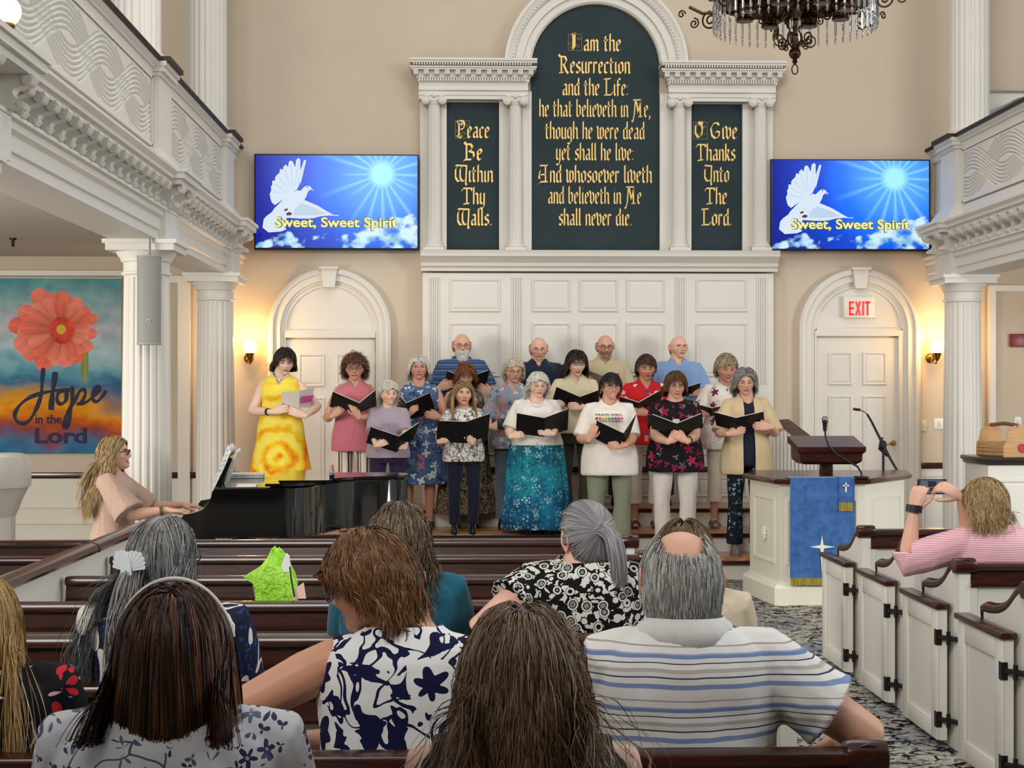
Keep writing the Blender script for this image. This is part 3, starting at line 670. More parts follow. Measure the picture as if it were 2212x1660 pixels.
# right block with doors
IRON = mat('dark_hinge_iron', '23201D', .45, metal=.5)
RX0 = 2.185
for k, y in enumerate([8.43, 7.59, 6.75, 5.91, 5.07]):
    e = pew(RX0 + .0505, 5.6, y, ['front right pew with the farthest white door, in front of the pulpit', 'second right pew, behind which the woman in pink photographs', 'third right pew at the aisle with open floral carpet beside', 'fourth right pew at the lower right edge of the photo', 'fifth right pew at the bottom right corner, mostly outside the photo'][k], 'white pews with doors right of the aisle', .845)
    pew_end(e, RX0, RX0 + .05, y, .845, .685, .50)
    d = MB(); yh, yf, zt = y + .075, y + .62, .625
    d.box(RX0 - .06, RX0 - .025, yh, yf, .035, zt)
    rings = []
    for a, dd in ((.085, 0), (.10, .012), (.105, .012)):
        rings.append([(RX0 - .06 + dd, yh + a, .035 + a), (RX0 - .06 + dd, yf - a, .035 + a), (RX0 - .06 + dd, yf - a, zt - a), (RX0 - .06 + dd, yh + a, zt - a)])
    # recessed field framed by four rails
    fr = MB()
    for (u0, u1, v0, v1) in ((yh + .086, yf - .086, .037, .12), (yh + .086, yf - .086, zt - .085, zt - .001), (yh, yh + .085, .036, zt), (yf - .085, yf, .036, zt)): fr.bbox(RX0 - .072, RX0 - .0601, u0, u1, v0, v1, .003)
    o = d.build('door', WHITE, e, 0); fr.build('door_frame', WHITE, o, 30)
    MB().bbox(RX0 - .085, RX0 - .012, yh - .015, yf + .02, zt, zt + .028, .008).build('door_cap', MAHOGY, o)
    for z in (.50, .13):
        h = MB(); h.box(RX0 - .0755, RX0 - .05, yh - .004, yh + .028, z - .035, z + .035); h.box(RX0 + .004, RX0 + .034, y - .026, y - .0195, z - .035, z + .035)
        h.tube([(RX0 - .062, yh - .004, z), (RX0 - .03, yh - .03, z), (RX0 + .012, y - .018, z)], .012, 6); h.lathe([(.010, z - .03), (.010, z + .03)], 10, (RX0 - .03, yh - .035, 0))
        h.build('hinge', IRON, o, 30)
# ================================================================ pulpit
PC = white_paint('pulpit_cream_paint', 'E2DDCB', .45)
Yp = 11.5
pts = [(X(1620, 12.25), 12.25), (X(1684, Yp), Yp), (X(1868, Yp), Yp), (X(1953, 12.2), 12.2), (X(1945, 12.7), 12.7), (X(1640, 12.7), 12.7)]
e = thing('pulpit', 'cream panelled pulpit with dark mahogany top rim', 'pulpit', (2.8, 12.2, 0))
def off(poly, d):
    c = Vector((sum(p[0] for p in poly) / len(poly), sum(p[1] for p in poly) / len(poly)))
    out = []
    n = len(poly)
    for i in range(n):
        p0, p1, p2 = Vector(poly[i - 1]), Vector(poly[i]), Vector(poly[(i + 1) % n])
        e1 = (p1 - p0).normalized(); e2 = (p2 - p1).normalized(); n1 = Vector((e1.y, -e1.x)); n2 = Vector((e2.y, -e2.x))
        if n1.dot(p1 - c) < 0: n1.negate()
        if n2.dot(p1 - c) < 0: n2.negate()
        b = (n1 + n2).normalized(); q = p1 + b * (d / max(.4, b.dot(n1))); out.append((q.x, q.y))
    return out
m = MB(); m.loft([[(x, y, z) for x, y in off(pts, d)] for z, d in ((0, .055), (.13, .055), (.15, .04), (.17, 0), (.90, 0), (.91, .02))]); m.build('body', PC, e, 20)
m = MB()
for (A, B, u0, u1) in ((pts[0], pts[1], .16, .86), (pts[2], pts[3], .16, .88), (pts[1], pts[2], .08, .92)):
    A, B = Vector((A[0], A[1])), Vector((B[0], B[1])); t = (B - A).normalized(); nn = Vector((t.y, -t.x))
    a, b = A.lerp(B, u0), A.lerp(B, u1)
    for z0, z1 in ((.30, .80),):
        for (q0, q1, w0, w1) in ((a + t * .0185, b - t * .0185, z0, z0 + .018), (a + t * .0185, b - t * .0185, z1 - .018, z1), (a, a + t * .018, z0, z1), (b - t * .018, b, z0, z1)):
            v = [q0, q1, q1 + nn * .01, q0 + nn * .01]; m.loft([[(p.x, p.y, z) for p in v] for z in (w0, w1)])
m.build('panel_moulding', PC, e, 0)
m = MB(); m.loft([[(x, y, z) for x, y in off(pts, d)] for z, d in ((.91, .02), (.915, .05), (.93, .062), (.945, .062), (.955, .045))]); m.build('top_rim', MAHOG, e, 30)
A, B = Vector(pts[0]), Vector(pts[1]); q = A.lerp(B, .55); t = (B - A).normalized(); nn = Vector((t.y, -t.x))
m = MB()
for k in range(10):
    a = 2 * PI * k / 10; p = q + t * .022 * math.cos(a) + nn * .012; m.sphere((p.x, p.y, .51 + .042 * math.sin(a)), .015, 8)
m.sphere((q.x + nn.x * .012, q.y + nn.y * .012, .51), .022, 10, (1, 1, 1.5)); m.build('medallion', PC, e, 60)
# book desk
c = W(1784, 1037, 11.75)
e = thing('book_desk', 'mahogany reading desk on a square post standing on the pulpit', 'lectern', (c.x, 11.75, .955))
MB().bbox(c.x - .045, c.x + .045, 11.70, 11.79, .955, 1.10, .005).build('post', MAHOG, e)
m = MB(); x0, x1 = X(1712, 11.75), X(1857, 11.75)
m.loft([[(x0 + i, 11.56 + i, z), (x1 - i, 11.56 + i, z), (x1 - i, 11.94 - i, z + dz), (x0 + i, 11.94 - i, z + dz)] for i, z, dz in ((.06, 1.055, 0), (.03, 1.075, .01), (.025, 1.08, .02), (.022, 1.135, .05), (.0, 1.155, .06), (.0, 1.19, .075))])
m.build('desk_top', MAHOG, e, 20)
# antependium
BLUE = NT('blue_brocade'); BLUE = BLUE.end(BLUE.ramp(BLUE.noise(BLUE.coord(), 16, 4, .6), [(.35, '2A5490'), (.65, '3E6CA8')]), .6, spec=.3, sheen=.2)
FRINGE = NT('gold_fringe'); FRINGE.bump(FRINGE.wave(FRINGE.coord(), 55, 1), .8, .01); FRINGE = FRINGE.end(FRINGE.ramp(FRINGE.noise(FRINGE.coord(scale=(60, 1, 4)), 3), [(.35, '8E7420'), (.65, 'C9B04A')]), .7)
IVORY = mat('ivory_embroidery', 'E9E4D2', .7)
e = thing('pulpit_cloth', 'blue hanging cloth with white star and gold fringe on the pulpit front', 'cloth', (X(1776, 11.43), 11.43, .3))
ya = 11.428
a, b = W(1707, 1250, ya), W(1846, 1036, ya)
def hang(x0, x1, z0, z1, y, t=.006, amp=.004, n=14): return lambda mb: mb.loft([[(x0 + (x1 - x0) * k / n, y - amp * math.sin(k * 1.3) - dd, z) for k in range(n + 1)] + [(x0 + (x1 - x0) * k / n, y - amp * math.sin(k * 1.3) + t - dd, z) for k in range(n, -1, -1)] for z, dd in ((z0, .0), ((z0 + z1) / 2, .0), (z1, 0))])
m = MB(); hang(a.x, b.x, a.z, .962, ya)(m); m.box(a.x, b.x, ya, 11.62, .957, .963); m.build('cloth_panel', BLUE, e, 40)
m = MB(); hang(a.x + .005, b.x - .005, W(0, 1272, ya).z, a.z + .003, ya - .002)(m); m.build('fringe', FRINGE, e, 40)
s_ = W(1775, 1182, ya); L = [(0, .085), (.012, .014), (.10, 0), (.014, -.012), (0, -.20), (-.012, -.012), (-.095, 0), (-.012, .014)]
MB().prism([(s_.x + u, s_.z + v) for u, v in L], 'y', ya - .006, ya - .010).build('star', IVORY, e, 0)
e = thing('stole_marker', 'small blue cloth strip with ivory cross and gold fringe over the pulpit cloth', 'cloth', (X(1827, 11.41), 11.41, .7))
ym = 11.416; a, b = W(1813, 1087, ym), W(1842, 1036, ym)
m = MB(); hang(a.x, b.x, a.z, .968, ym, .005, .002, 6)(m); m.box(a.x, b.x, ym, 11.55, .965, .97); m.build('strip', BLUE, e, 40)
m = MB(); hang(a.x, b.x, W(0, 1109, ym).z, a.z + .002, ym - .002, .005, .002, 6)(m); m.build('fringe', FRINGE, e, 40)
q = W(1827, 1052, ym); m = MB(); m.box(q.x - .006, q.x + .006, ym - .006, ym - .003, q.z - .04, q.z + .03); m.box(q.x - .024, q.x + .024, ym - .006, ym - .003, q.z + .004, q.z + .014); m.build('cross', IVORY, e, 0)
# microphones
BLK = mat('matt_black', '101012', .5); CHR = mat('steel_mesh', '8A8A8C', .35, metal=.9)
e = thing('gooseneck_microphone', 'microphone on a black gooseneck curving up before the book desk', 'microphone', tuple(W(1862, 1040, 11.5)))
P = [W(x, y, 11.48) for x, y in ((1862, 1040), (1861, 1022), (1852, 1008), (1830, 996), (1805, 980), (1790, 963), (1784, 945), (1782, 930))]
MB().tube(P, .008, 8).bbox(P[0].x - .05, P[0].x + .045, 11.44, 11.53, .957, .972, .004).build('gooseneck', BLK, e)
q = W(1782, 918, 11.48); MB().tube([W(1782, 932, 11.48), q, W(1782, 905, 11.46)], [.014, .018, .024], 12).build('microphone_body', BLK, e)
MB().sphere(tuple(W(1782, 906, 11.455)), .024, 14).build('microphone_grille', CHR, e)
e = thing('microphone_stand', 'black boom microphone stand rising behind the pulpit', 'microphone stand', (X(1908, 12.95), 12.95, 0))
Yb = 12.95; m = MB(); m.tube([(X(1908, Yb), Yb, 0), W(1908, 955, Yb)], .011, 8)
for k in range(3): m.tube([(X(1908, Yb), Yb, .22), (X(1908, Yb) + .2 * math.cos(k * 2.1 + .4), Yb + .05 + .16 * math.sin(k * 2.1 + .4), .012)], .009, 6)
m.build('upright', BLK, e)
MB().tube([W(1950, 1037, Yb - .15), W(1925, 995, Yb - .1), W(1903, 952, Yb), W(1882, 910, Yb), W(1873, 895, Yb)], [.010, .011, .012, .010, .009], 8).build('boom', BLK, e)
MB().sphere(tuple(W(1908, 962, Yb)), .03, 10, (1, .8, 1.4)).tube([W(1918, 985, Yb), W(1900, 970, Yb), W(1905, 945, Yb)], .014, 8).build('clutch', BLK, e)
MB().tube([W(1873, 895, Yb), W(1866, 890, Yb), W(1858, 886, Yb)], .004, 6).tube([W(1858, 886, Yb), W(1843, 884, Yb)], [.012, .011], 10).build('microphone_capsule', BLK, e)
# stair balustrade behind the pulpit
e = thing('stair_balustrade', 'white slatted stair balustrade with a broad sloping brown handrail', 'balustrade', (X(1725, 13.9), 13.9, 0))
Yr = 13.92
HR = wood('brown_handrail', '4A342A', '6A5044', .4, 'X')
a, b, c_, d_ = W(1672, 908, Yr), W(1704, 906, Yr), W(1778, 962, Yr), W(1738, 963, Yr)
MB().loft([[(p.x, Yr + dy, p.z) for p in (a, b, c_, d_)] for dy in (0, .06)]).build('handrail', HR, e, 0)
for k in range(14):
    px = 1664 + k * 8.2; zt = W(px, 905 + max(0, (px - 1690)) * .78 + 12, Yr).z
    MB().box(X(px - 2.6, Yr), X(px + 2.6, Yr), Yr + .01, Yr + .04, .0, zt).build('slat', WHITE, e, 0)
# ================================================================ piano
PBLK = mat('piano_black_lacquer', '07070A', .09, spec=.6, coat=.6)
e = thing('grand_piano', 'black lacquered baby grand piano with lid closed, left of the choir', 'piano', (-1.2, 12, 0))
def bez(P, n=10):
    o = []
    for k in range(n):
        t = k / n; u = 1 - t
        o.append(tuple(u ** 3 * P[0][i] + 3 * u * u * t * P[1][i] + 3 * u * t * t * P[2][i] + t ** 3 * P[3][i] for i in (0, 1)))
    return o
plan = [(-1.93, 11.2)] + bez([(-1.55, 11.2), (-1.20, 11.16), (-1.12, 11.55), (-.98, 11.90)], 14) + bez([(-.98, 11.90), (-.88, 12.15), (-.42, 12.05), (-.38, 12.42)], 12) + bez([(-.38, 12.42), (-.36, 12.68), (-.5, 12.75), (-.65, 12.75)], 8) + [(-1.93, 12.75)]
MB().loft([[(x, y, z) for x, y in off(plan, d)] for z, d in ((.60, -.012), (.61, 0), (.915, 0), (.925, -.008))], caps=True).build('case', PBLK, e, 30)
lp = [p for p in off(plan, .012) if p[0] > -1.56]; lp = [(-1.52, 11.19)] + lp + [(-1.52, 12.76)]
MB().loft([[(x, y, z) for x, y in lp] for z in (.93, .948)]).build('lid', PBLK, e, 0)
m = MB(); m.loft([[(-1.52 + a, 11.19, z), (-1.52 + b, 11.19, z), (-1.52 + b, 12.76, z), (-1.52 + a, 12.76, z)] for z, a, b in ((.95, .08, .50), (.968, .07, .50))]); m.build('folded_lid_flap', PBLK, e, 0)
MB().bbox(-1.055, -1.015, 11.25, 12.70, .962, 1.005, .006).build('flap_rail', PBLK, e)
# cheeks, keybed, keys
ck = [(-1.93, .925), (-1.955, .90), (-1.965, .86), (-1.985, .82), (-2.03, .785), (-2.10, .765), (-2.17, .755), (-2.19, .735), (-2.19, .64), (-2.15, .60), (-1.93, .575)]
for y0 in (11.2, 12.69):
    MB().prism(ck, 'y', y0, y0 + .06).build('arm', PBLK, e, 30)
MB().box(-2.19, -1.93, 11.26, 12.69, .60, .655).build('keybed', PBLK, e, 0)
MB().box(-1.965, -1.93, 11.26, 12.69, .70, .88).build('fallboard', PBLK, e, 0)
kb = MB()
for k in range(52): kb.bbox(-2.165, -2.02, 11.275 + k * .0271, 11.275 + k * .0271 + .0257, .66, .705, .002)
o = kb.build('white_keys', mat('ivory_keys', 'E8E4D8', .3), e, 0); o['kind'] = 'stuff'
kb = MB()
for k in range(52):
    if k % 7 not in (2, 6): kb.box(-2.115, -2.02, 11.275 + k * .0271 + .019, 11.275 + k * .0271 + .034, .70, .717)
o = kb.build('black_keys', BLK, e, 0); o['kind'] = 'stuff'
for x, y in ((-1.75, 11.38), (-1.75, 12.6), (-.58, 12.35)):
    MB().lathe([(.05, .60), (.07, .58), (.06, .4), (.045, .12), (.05, .08), (.02, .06), (.025, 0)], 16, (x, y, 0)).build('leg', PBLK, e)
MB().box(-1.72, -1.69, 11.85, 11.88, .12, .57).box(-1.72, -1.69, 12.05, 12.08, .12, .57).box(-1.80, -1.62, 11.82, 12.12, .06, .12).build('pedal_lyre', PBLK, e, 0)
# music desk and scores
dk = [(W(x, y, 12.0).x, W(x, y, 12.0).z) for x, y in ((463, 1049), (476, 1049), (506, 990), (500, 986))]
MB().prism(dk, 'y', 11.55, 12.45).build('music_desk', PBLK, e, 0)
PAPER = NT('printed_score_paper')
def _sc(t):
    v = t.coord(); z = t.sep(v); w = t.math('GREATER_THAN', t.math('FRACT', t.math('MULTIPLY', z[2], 28)), .55); nz = t.math('GREATER_THAN', t.noise(v, 90, 2), .5)
    return t.end(t.mix(t.math('MULTIPLY', t.math('MULTIPLY', w, nz), .55), 'E4E2DC', '55555A'), .8)
PAPER = _sc(PAPER); PLAIN = mat('cream_paper', 'E6E1D2', .8)
bk = [(W(x, y, 11.9).x, W(x, y, 11.9).z) for x, y in ((455, 1042), (463, 1050), (497, 978), (490, 967))]
o = MB().prism(bk, 'y', 11.62, 12.28).build('score_book', PAPER, None, 0); tag(o, 'open score book leaning on the piano music desk', 'book')
bk = [(W(x, y, 11.8).x, W(x, y, 11.8).z) for x, y in ((472, 1047), (476, 1049), (507, 981), (503, 977))]
o = MB().prism(bk, 'y', 11.70, 12.15).build('score_book', PLAIN, None, 0); tag(o, 'thin cream score standing behind the open book on the piano', 'book')
q = W(465, 1030, 12.5); o = MB().bbox(X(418, 12.5) + .30, X(512, 12.5) + .26, 12.38, 12.66, .926, .957, .004).build('music_binder', PAPER, None, 0); tag(o, 'pile of white scores lying on the far side of the piano', 'sheet music')
o = MB().box(X(492, 11.35), X(536, 11.35), 11.22, 11.50, .926, .934).build('music_sheet', PLAIN, None, 0); tag(o, 'cream sheet lying flat on the near rim of the piano', 'sheet music')
PO = Matrix.Translation((-1.2, 12, 0)); s_ = Matrix.Diagonal((.86, .90, 1.05, 1)); r_ = Matrix.Rotation(.09, 4, 'Z')
_o = r_ @ s_ @ Vector((-2.19 + 1.2, 11.2 - 12, 0)); PM = Matrix.Translation((-1.90 - _o.x, 10.2 - _o.y, 0)) @ r_ @ s_
for o in list(COL.objects):
    if o.parent is None and o.name.split('.')[0] in ('grand_piano', 'score_book', 'music_binder', 'music_sheet'):
        if o.type == 'EMPTY': o.matrix_basis = PM
        else: o.data.transform(PM @ PO.inverted())
# bench
e = thing('piano_bench', 'black piano bench under the pianist', 'bench', (-2.52, 10.75, 0))
MB().bbox(-2.72, -2.34, 10.4, 11.1, .40, .46, .015).build('seat', PBLK, e)
for x in (-2.68, -2.38):
    for y in (10.45, 11.05): MB().box(x - .025, x + .025, y - .025, y + .025, 0, .40).build('leg', PBLK, e, 0)
# ================================================================ televisions
def tv_colors(nu, nv):
    u, v = np.meshgrid(np.linspace(0, 1, nu), np.linspace(0, 1, nv)); asp = 16 / 9
    L = lambda c: np.array(lin(c)[:3])
    d0 = np.hypot((u - .78) * asp, v - .80)
    t = np.clip(d0 / 1.35, 0, 1)[..., None]
    col = L('2F9BFF') * np.clip(1 - t * 1.6, 0, 1) + L('0A55E0') * np.clip(1 - np.abs(t - .5) * 2.0, 0, 1) + L('10209A') * np.clip(t * 1.8 - .75, 0, 1)
    ang = np.arctan2(v - .80, (u - .78) * asp); rays = np.zeros_like(u)
    rr = random.Random(3)
    for k in range(20):
        a0 = 2 * PI * k / 20 + rr.uniform(-.06, .06); ln = rr.uniform(.45, .95); da = np.abs((ang - a0 + PI) % (2 * PI) - PI)
        rays = np.maximum(rays, np.clip(1 - da / (.07), 0, 1) * np.clip(1 - d0 / ln, 0, 1) ** 1.1)
    g = np.clip(1 - d0 / .20, 0, 1); glow = np.clip(np.maximum(g * 1.9, .75 * rays + .35 * np.clip(1 - d0 / .6, 0, 1)), 0, 1)[..., None]
    col = col * (1 - glow) + L('A6F0FF') * glow
    def fbm(s, ox):
        o = np.zeros(u.size)
        for i, (a, b) in enumerate(zip(u.ravel(), v.ravel())): o[i] = mnoise.fractal((a * s + ox, b * s * .8, 1.7), 1.0, 2.1, 5)
        return o.reshape(u.shape)
    n1 = fbm(13, 0)
    blob = np.full_like(u, -9.)
    for cx, cy, rx, ry in ((.88, .11, .24, .11), (.80, .24, .13, .08), (.90, .30, .08, .05), (.62, .05, .06, .06), (.42, .14, .05, .05), (.56, .07, .03, .07), (.19, .07, .09, .08), (.17, .14, .05, .05), (.03, .03, .08, .06), (.70, .10, .12, .07)):
        blob = np.maximum(blob, 1 - np.hypot((u - cx) / rx, (v - cy) / ry))
    cl = np.clip((blob + n1 * .95) * 2.6, 0, 1)[..., None]
    sh = np.clip(.5 + n1 * 1.1 + (v - .1) * 1.0, 0, 1)[..., None]
    col = col * (1 - cl) + (L('5FA6D8') * (1 - sh) + L('CDEBF8') * sh) * cl
    return col
SCR = NT('television_picture'); SCR = SCR.end('000000', .25, spec=.2, emit=SCR.attr('Col'), estr=1.0)
DOVE = mat('dove_white_light', '000000', .5, emit='DCEBFA', estr=.9); DOVE2 = mat('dove_pale_blue_light', '000000', .5, emit='C6DCF2', estr=.86); TXT = mat('caption_yellow_light', '000000', .5, emit='F3EE9A', estr=.95); TXTB = mat('caption_outline', '000000', .5, emit='6A7A50', estr=.5)
DOT = mat('dove_feet_red', '000000', .5, emit='7A2230', estr=.7)
_tvm = {}
def tv(px0, px1, py0, py1, Y, label):
    a, b = W(px0, py1, Y), W(px1, py0, Y); x0, x1, z0, z1 = a.x, b.x, a.z, b.z
    e = thing('television', label, 'television', ((x0 + x1) / 2, Y, z0))
    m = MB(); m.bbox(x0, x1, Y, Y + .05, z0, z1, .004); m.box((x0 + x1) / 2 - .3, (x0 + x1) / 2 + .3, Y + .05, D - .002, z0 + .3, z1 - .3); m.build('casing', BLK, e)
    i = .016; x0 += i; x1 -= i; z0 += i * 1.3; z1 -= i * .8
    NU, NV = 240, 136
    if 'c' not in _tvm: _tvm['c'] = tv_colors(NU, NV)
    m = MB(); m.grid(lambda u, v: (x0 + (x1 - x0) * u, Y - .002, z0 + (z1 - z0) * v), NU - 1, NV - 1)
    o = m.build('screen', SCR, e, 0, fix=False); vcol(o.data, np.concatenate([_tvm['c'].reshape(-1, 3), np.ones((NU * NV, 1))], 1))
    T = lambda u, v: (x0 + (x1 - x0) * u, z0 + (z1 - z0) * v)     # u,v of the picture, v up
    k = lambda L: [T((p - 80) / 2035, 1 - (q - 110) / 1140) for p, q in L]
    sub = lambda L, nm, mt, dy: MB().prism(k(L), 'y', Y - dy, Y - dy - .0006).build(nm, mt, o, 0)
    wing = [(600, 530), (645, 430), (640, 480), (715, 175), (690, 165), (640, 300), (640, 160), (618, 145), (590, 165), (575, 260), (545, 190), (520, 175), (495, 195), (485, 260), (460, 225), (430, 250), (420, 290), (390, 275), (375, 330), (335, 365), (320, 400), (330, 420), (290, 425), (285, 480), (270, 500), (275, 545), (255, 590), (265, 640), (280, 690), (320, 725), (430, 650), (540, 570)]
    sub(wing, 'dove_wing', DOVE, .003)
    for q0, q1 in (((560, 520), (620, 200)), ((540, 520), (525, 230)), ((520, 530), (450, 290)), ((500, 545), (370, 380)), ((480, 565), (320, 470)), ((460, 590), (300, 560)), ((590, 480), (690, 230))):
        A, B = k([q0])[0], k([q1])[0]; MB().tube([(A[0], Y - .0036, A[1]), (B[0], Y - .0036, B[1])], [.002, .006], 4, .1).build('feather_line', DOVE2, o, 0)
    sub([(600, 540), (640, 550), (690, 500), (720, 485), (760, 490), (808, 545), (765, 535), (735, 560), (720, 610), (690, 660), (860, 730), (960, 790), (1060, 845), (1130, 845), (1120, 856), (1010, 850), (900, 860), (780, 890), (640, 890), (470, 880), (440, 1000), (470, 1020), (400, 1050), (240, 1062), (165, 1000), (180, 900), (215, 860), (285, 810), (310, 770), (360, 720), (430, 650), (520, 580)], 'dove_body', DOVE, .0042)
    sub([(650, 700), (830, 760), (960, 830), (820, 850), (560, 850), (560, 790)], 'dove_wing', DOVE2, .005)
    sub([(430, 780), (485, 762), (480, 790), (450, 800)], 'dove_foot', DOT, .0055); sub([(460, 830), (500, 808), (540, 825), (520, 850), (470, 852)], 'dove_foot', DOT, .0055)
    sub([(716, 500), (730, 494), (742, 500), (730, 510)], 'dove_eye', BLK, .0055); sub([(770, 520), (806, 548), (780, 548)], 'dove_beak', mat('dove_beak_pink', '000000', .5, emit='D98AA0', estr=.8), .0055)
    A = k([(318, 992)])[0]; B = k([(1862, 992)])[0]; w = B[0] - A[0]
    for nm, mt, bold, dy in (('caption_outline', TXTB, .0085, .0062), ('caption', TXT, .0030, .0075)):
        m = MB(); add_text(m, 'Sweet, Sweet Spirit', (A[0] + B[0]) / 2, Y - dy, A[1], w, .135, bold, .0004); m.build(nm, mt, o, 0)
tv(549, 905, 334, 540, D - .10, 'wall television left of the scripture panels showing a white dove')
tv(1665, 2010, 345, 542, D - .10, 'wall television right of the scripture panels showing a white dove')
# ================================================================ banner
def banner():
    Y = D - .055; a, b = W(-16, 980, Y), W(262, 602, Y); x0, x1, z0, z1 = a.x, b.x, a.z, b.z; NU, NV = 190, 260
    e = thing('banner', 'hanging banner with an orange gerbera and the words Hope in the Lord', 'banner', ((x0 + x1) / 2, Y, z0))
    L = lambda c: np.array(lin(c)[:3]); P = lambda px, py: ((px + 16) / 278, 1 - (py - 602) / 378)
    u, v = np.meshgrid(np.linspace(0, 1, NU), np.linspace(0, 1, NV)); col = np.zeros((NV, NU, 3)); X_ = u * 278 - 16; Y_ = 602 + (1 - v) * 378
    N = np.array([[mnoise.fractal((uu * 3, vv * 9, .3), 1, 2, 5) for uu in np.linspace(0, 1, NU)] for vv in np.linspace(0, 1, NV)])
    N2 = np.array([[mnoise.fractal((uu * 9, vv * 14, 4.3), 1, 2, 5) for uu in np.linspace(0, 1, NU)] for vv in np.linspace(0, 1, NV)])
    yy = Y_ + N * 26 - (X_ - 130) * .05
    stops = [(600, '4F8E92'), (650, '7FA5A6'), (710, 'B2B6BC'), (760, '9FBAC0'), (800, '5E9AA8'), (832, '3E6C8C'), (858, 'B98A3A'), (885, 'E2921E'), (905, 'C8641E'), (930, '9E4A34'), (948, '7A4E62'), (962, '4C6E92'), (980, '2E6C90')]
    for i in range(3): col[..., i] = np.interp(yy, [s[0] for s in stops], [L(s[1])[i] for s in stops])
    rt = np.clip((X_ - 190) / 60, 0, 1) * np.clip(1 - np.abs(yy - 845) / 45, 0, 1); col = col * (1 - rt[..., None] * .8) + L('2C5E92') * rt[..., None] * .8
    col *= (1 + .22 * N2[..., None])
    # petals
    cx, cy = 134, 714; dx, dy = X_ - cx, Y_ - cy; lx = dx * .93 + dy * .18; ly = (dy * .95 - dx * .1) * 1.06
    rad = np.hypot(lx, ly); an = np.arctan2(ly, lx); rr = random.Random(5)
    fl = np.zeros_like(u); shd = np.zeros_like(u)
    stem = (np.abs(X_ - (180 + np.clip((Y_ - 745) / 20, -2, 0) * 9 + 2)) < 8) & (Y_ > 738) & (Y_ < 838)
    sf = np.where(Y_ > 810, (838 - Y_) / 28, 1.)[..., None]; st = stem[..., None] * sf
    col = col * (1 - st) + st * (L('8E9A52') * (1 - .3 * (np.abs(X_ - 184) / 9))[..., None])
    for ly_ in range(3):
        for k in range(14):
            a0 = 2 * PI * (k + .5 * ly_) / 14 + rr.uniform(-.08, .08); R = (92 - 12 * ly_) * rr.uniform(.88, 1.04) * (1 - .22 * math.cos(a0))
            da = np.abs((an - a0 + PI) % (2 * PI) - PI); t = rad / R
            inside = (t < 1) & (da < .25 * np.sqrt(np.clip(1.04 - t ** 6, 0, 1)) * np.clip(.55 + t, 0, 1))
            tone = .5 + .5 * math.sin(k * 2.4 + ly_) * .6; c0 = L('E0604A') * (1 - tone) + L('F0907A') * tone
            w = np.clip(.60 + .5 * t - da * .9 + .04 * np.sin(da * 60 + k), .4, 1.2)
            col = np.where(inside[..., None], (c0 * w[..., None]), col)
    q = np.hypot(dx, dy * .9); ring = q < 27; col = np.where(ring[..., None], L('C84A38') * (1 + .5 * N2[..., None]), col)
    q = np.hypot(dx + 2, dy + 2); col = np.where(((q < 10) & (q >= 0))[..., None], L('C8A83A') * (1 + .3 * N2[..., None]), col)
    m = MB(); m.grid(lambda a_, b_: (x0 + (x1 - x0) * a_, Y - .004 * math.sin(a_ * 7), z0 + (z1 - z0) * b_), NU - 1, NV - 1)
    t = NT('painted_banner_cloth'); mt = t.end(t.attr('Col'), .8, spec=.15)
    o = m.build('printed_cloth', mt, e, 60, fix=False); vcol(o.data, np.concatenate([np.clip(col, 0, 1).reshape(-1, 3), np.ones((NU * NV, 1))], 1))
    MB().box(x0, x1, Y + .006, D, z0, z1).build('backing', mat('banner_back', 'B5B0A6', .8), e, 0)
    MB().tube([(x0 - .02, Y, z1 + .006), (x1 + .01, Y, z1 + .006)], .008, 8).build('hanging_rod', mat('pale_rod', 'C9C4B8', .5), e)
    NAVY = mat('navy_banner_ink', '10183A', .7); NAV2 = mat('purple_banner_ink', '211842', .7)
    S = 3.954; C = lambda L_: [((px / S - 0 + 0), 580 + py / S) for px, py in L_]
    def brush(L_, r):
        pts = [W(px, py, Y - .006) for px, py in C(L_)]; o_ = []
        n = len(pts)
        for i in range(n - 1):
            p0, p1, p2, p3 = pts[max(i - 1, 0)], pts[i], pts[i + 1], pts[min(i + 2, n - 1)]
            for k in range(6):
                t_ = k / 6; o_.append(.5 * ((2 * p1) + (p2 - p0) * t_ + (2 * p0 - 5 * p1 + 4 * p2 - p3) * t_ ** 2 + (3 * p1 - p0 - 3 * p2 + p3) * t_ ** 3))
        o_.append(pts[-1]); return [tuple((p.x, Y - .007, p.z)) for p in o_]
    for st, r in (([(370, 850), (360, 960), (350, 1080), (310, 1200), (250, 1300), (180, 1325), (130, 1285), (135, 1220), (200, 1140), (310, 1080), (470, 1045), (590, 1040)], .016),
                  ([(472, 885), (460, 980), (445, 1090), (435, 1210)], .021), ([(550, 1040), (500, 1060), (485, 1120), (515, 1160), (560, 1130), (565, 1070), (545, 1040)], .015),
                  ([(615, 1010), (615, 1100), (600, 1230), (575, 1350), (550, 1365), (545, 1320), (575, 1230), (640, 1120), (680, 1050), (715, 1035), (725, 1080), (690, 1150), (655, 1160)], .014),
                  ([(655, 1160), (720, 1150), (790, 1100), (850, 1030), (835, 1005), (800, 1040), (785, 1100), (815, 1140), (860, 1110), (905, 1045)], .013)):
        pp = brush(st, r); MB().tube(pp, [r * 1.3 * (.8 + .2 * math.sin(i * .5)) for i in range(len(pp))], 8, .15, (0, 0, 1)).build('lettering', NAVY, e, 40)
    for body, c0, c1, base, mt, sz in (('in the', 77, 132, 915, NAV2, .125), ('Lord', 76, 187, 957, NAV2, .21)):
        p, q = W(c0, base, Y), W(c1, base, Y); m = MB(); add_text(m, body, (p.x + q.x) / 2, Y - .008, p.z, q.x - p.x, sz, .0015 if sz < .2 else .005, .001); m.build('lettering', mt, e, 0)
banner()
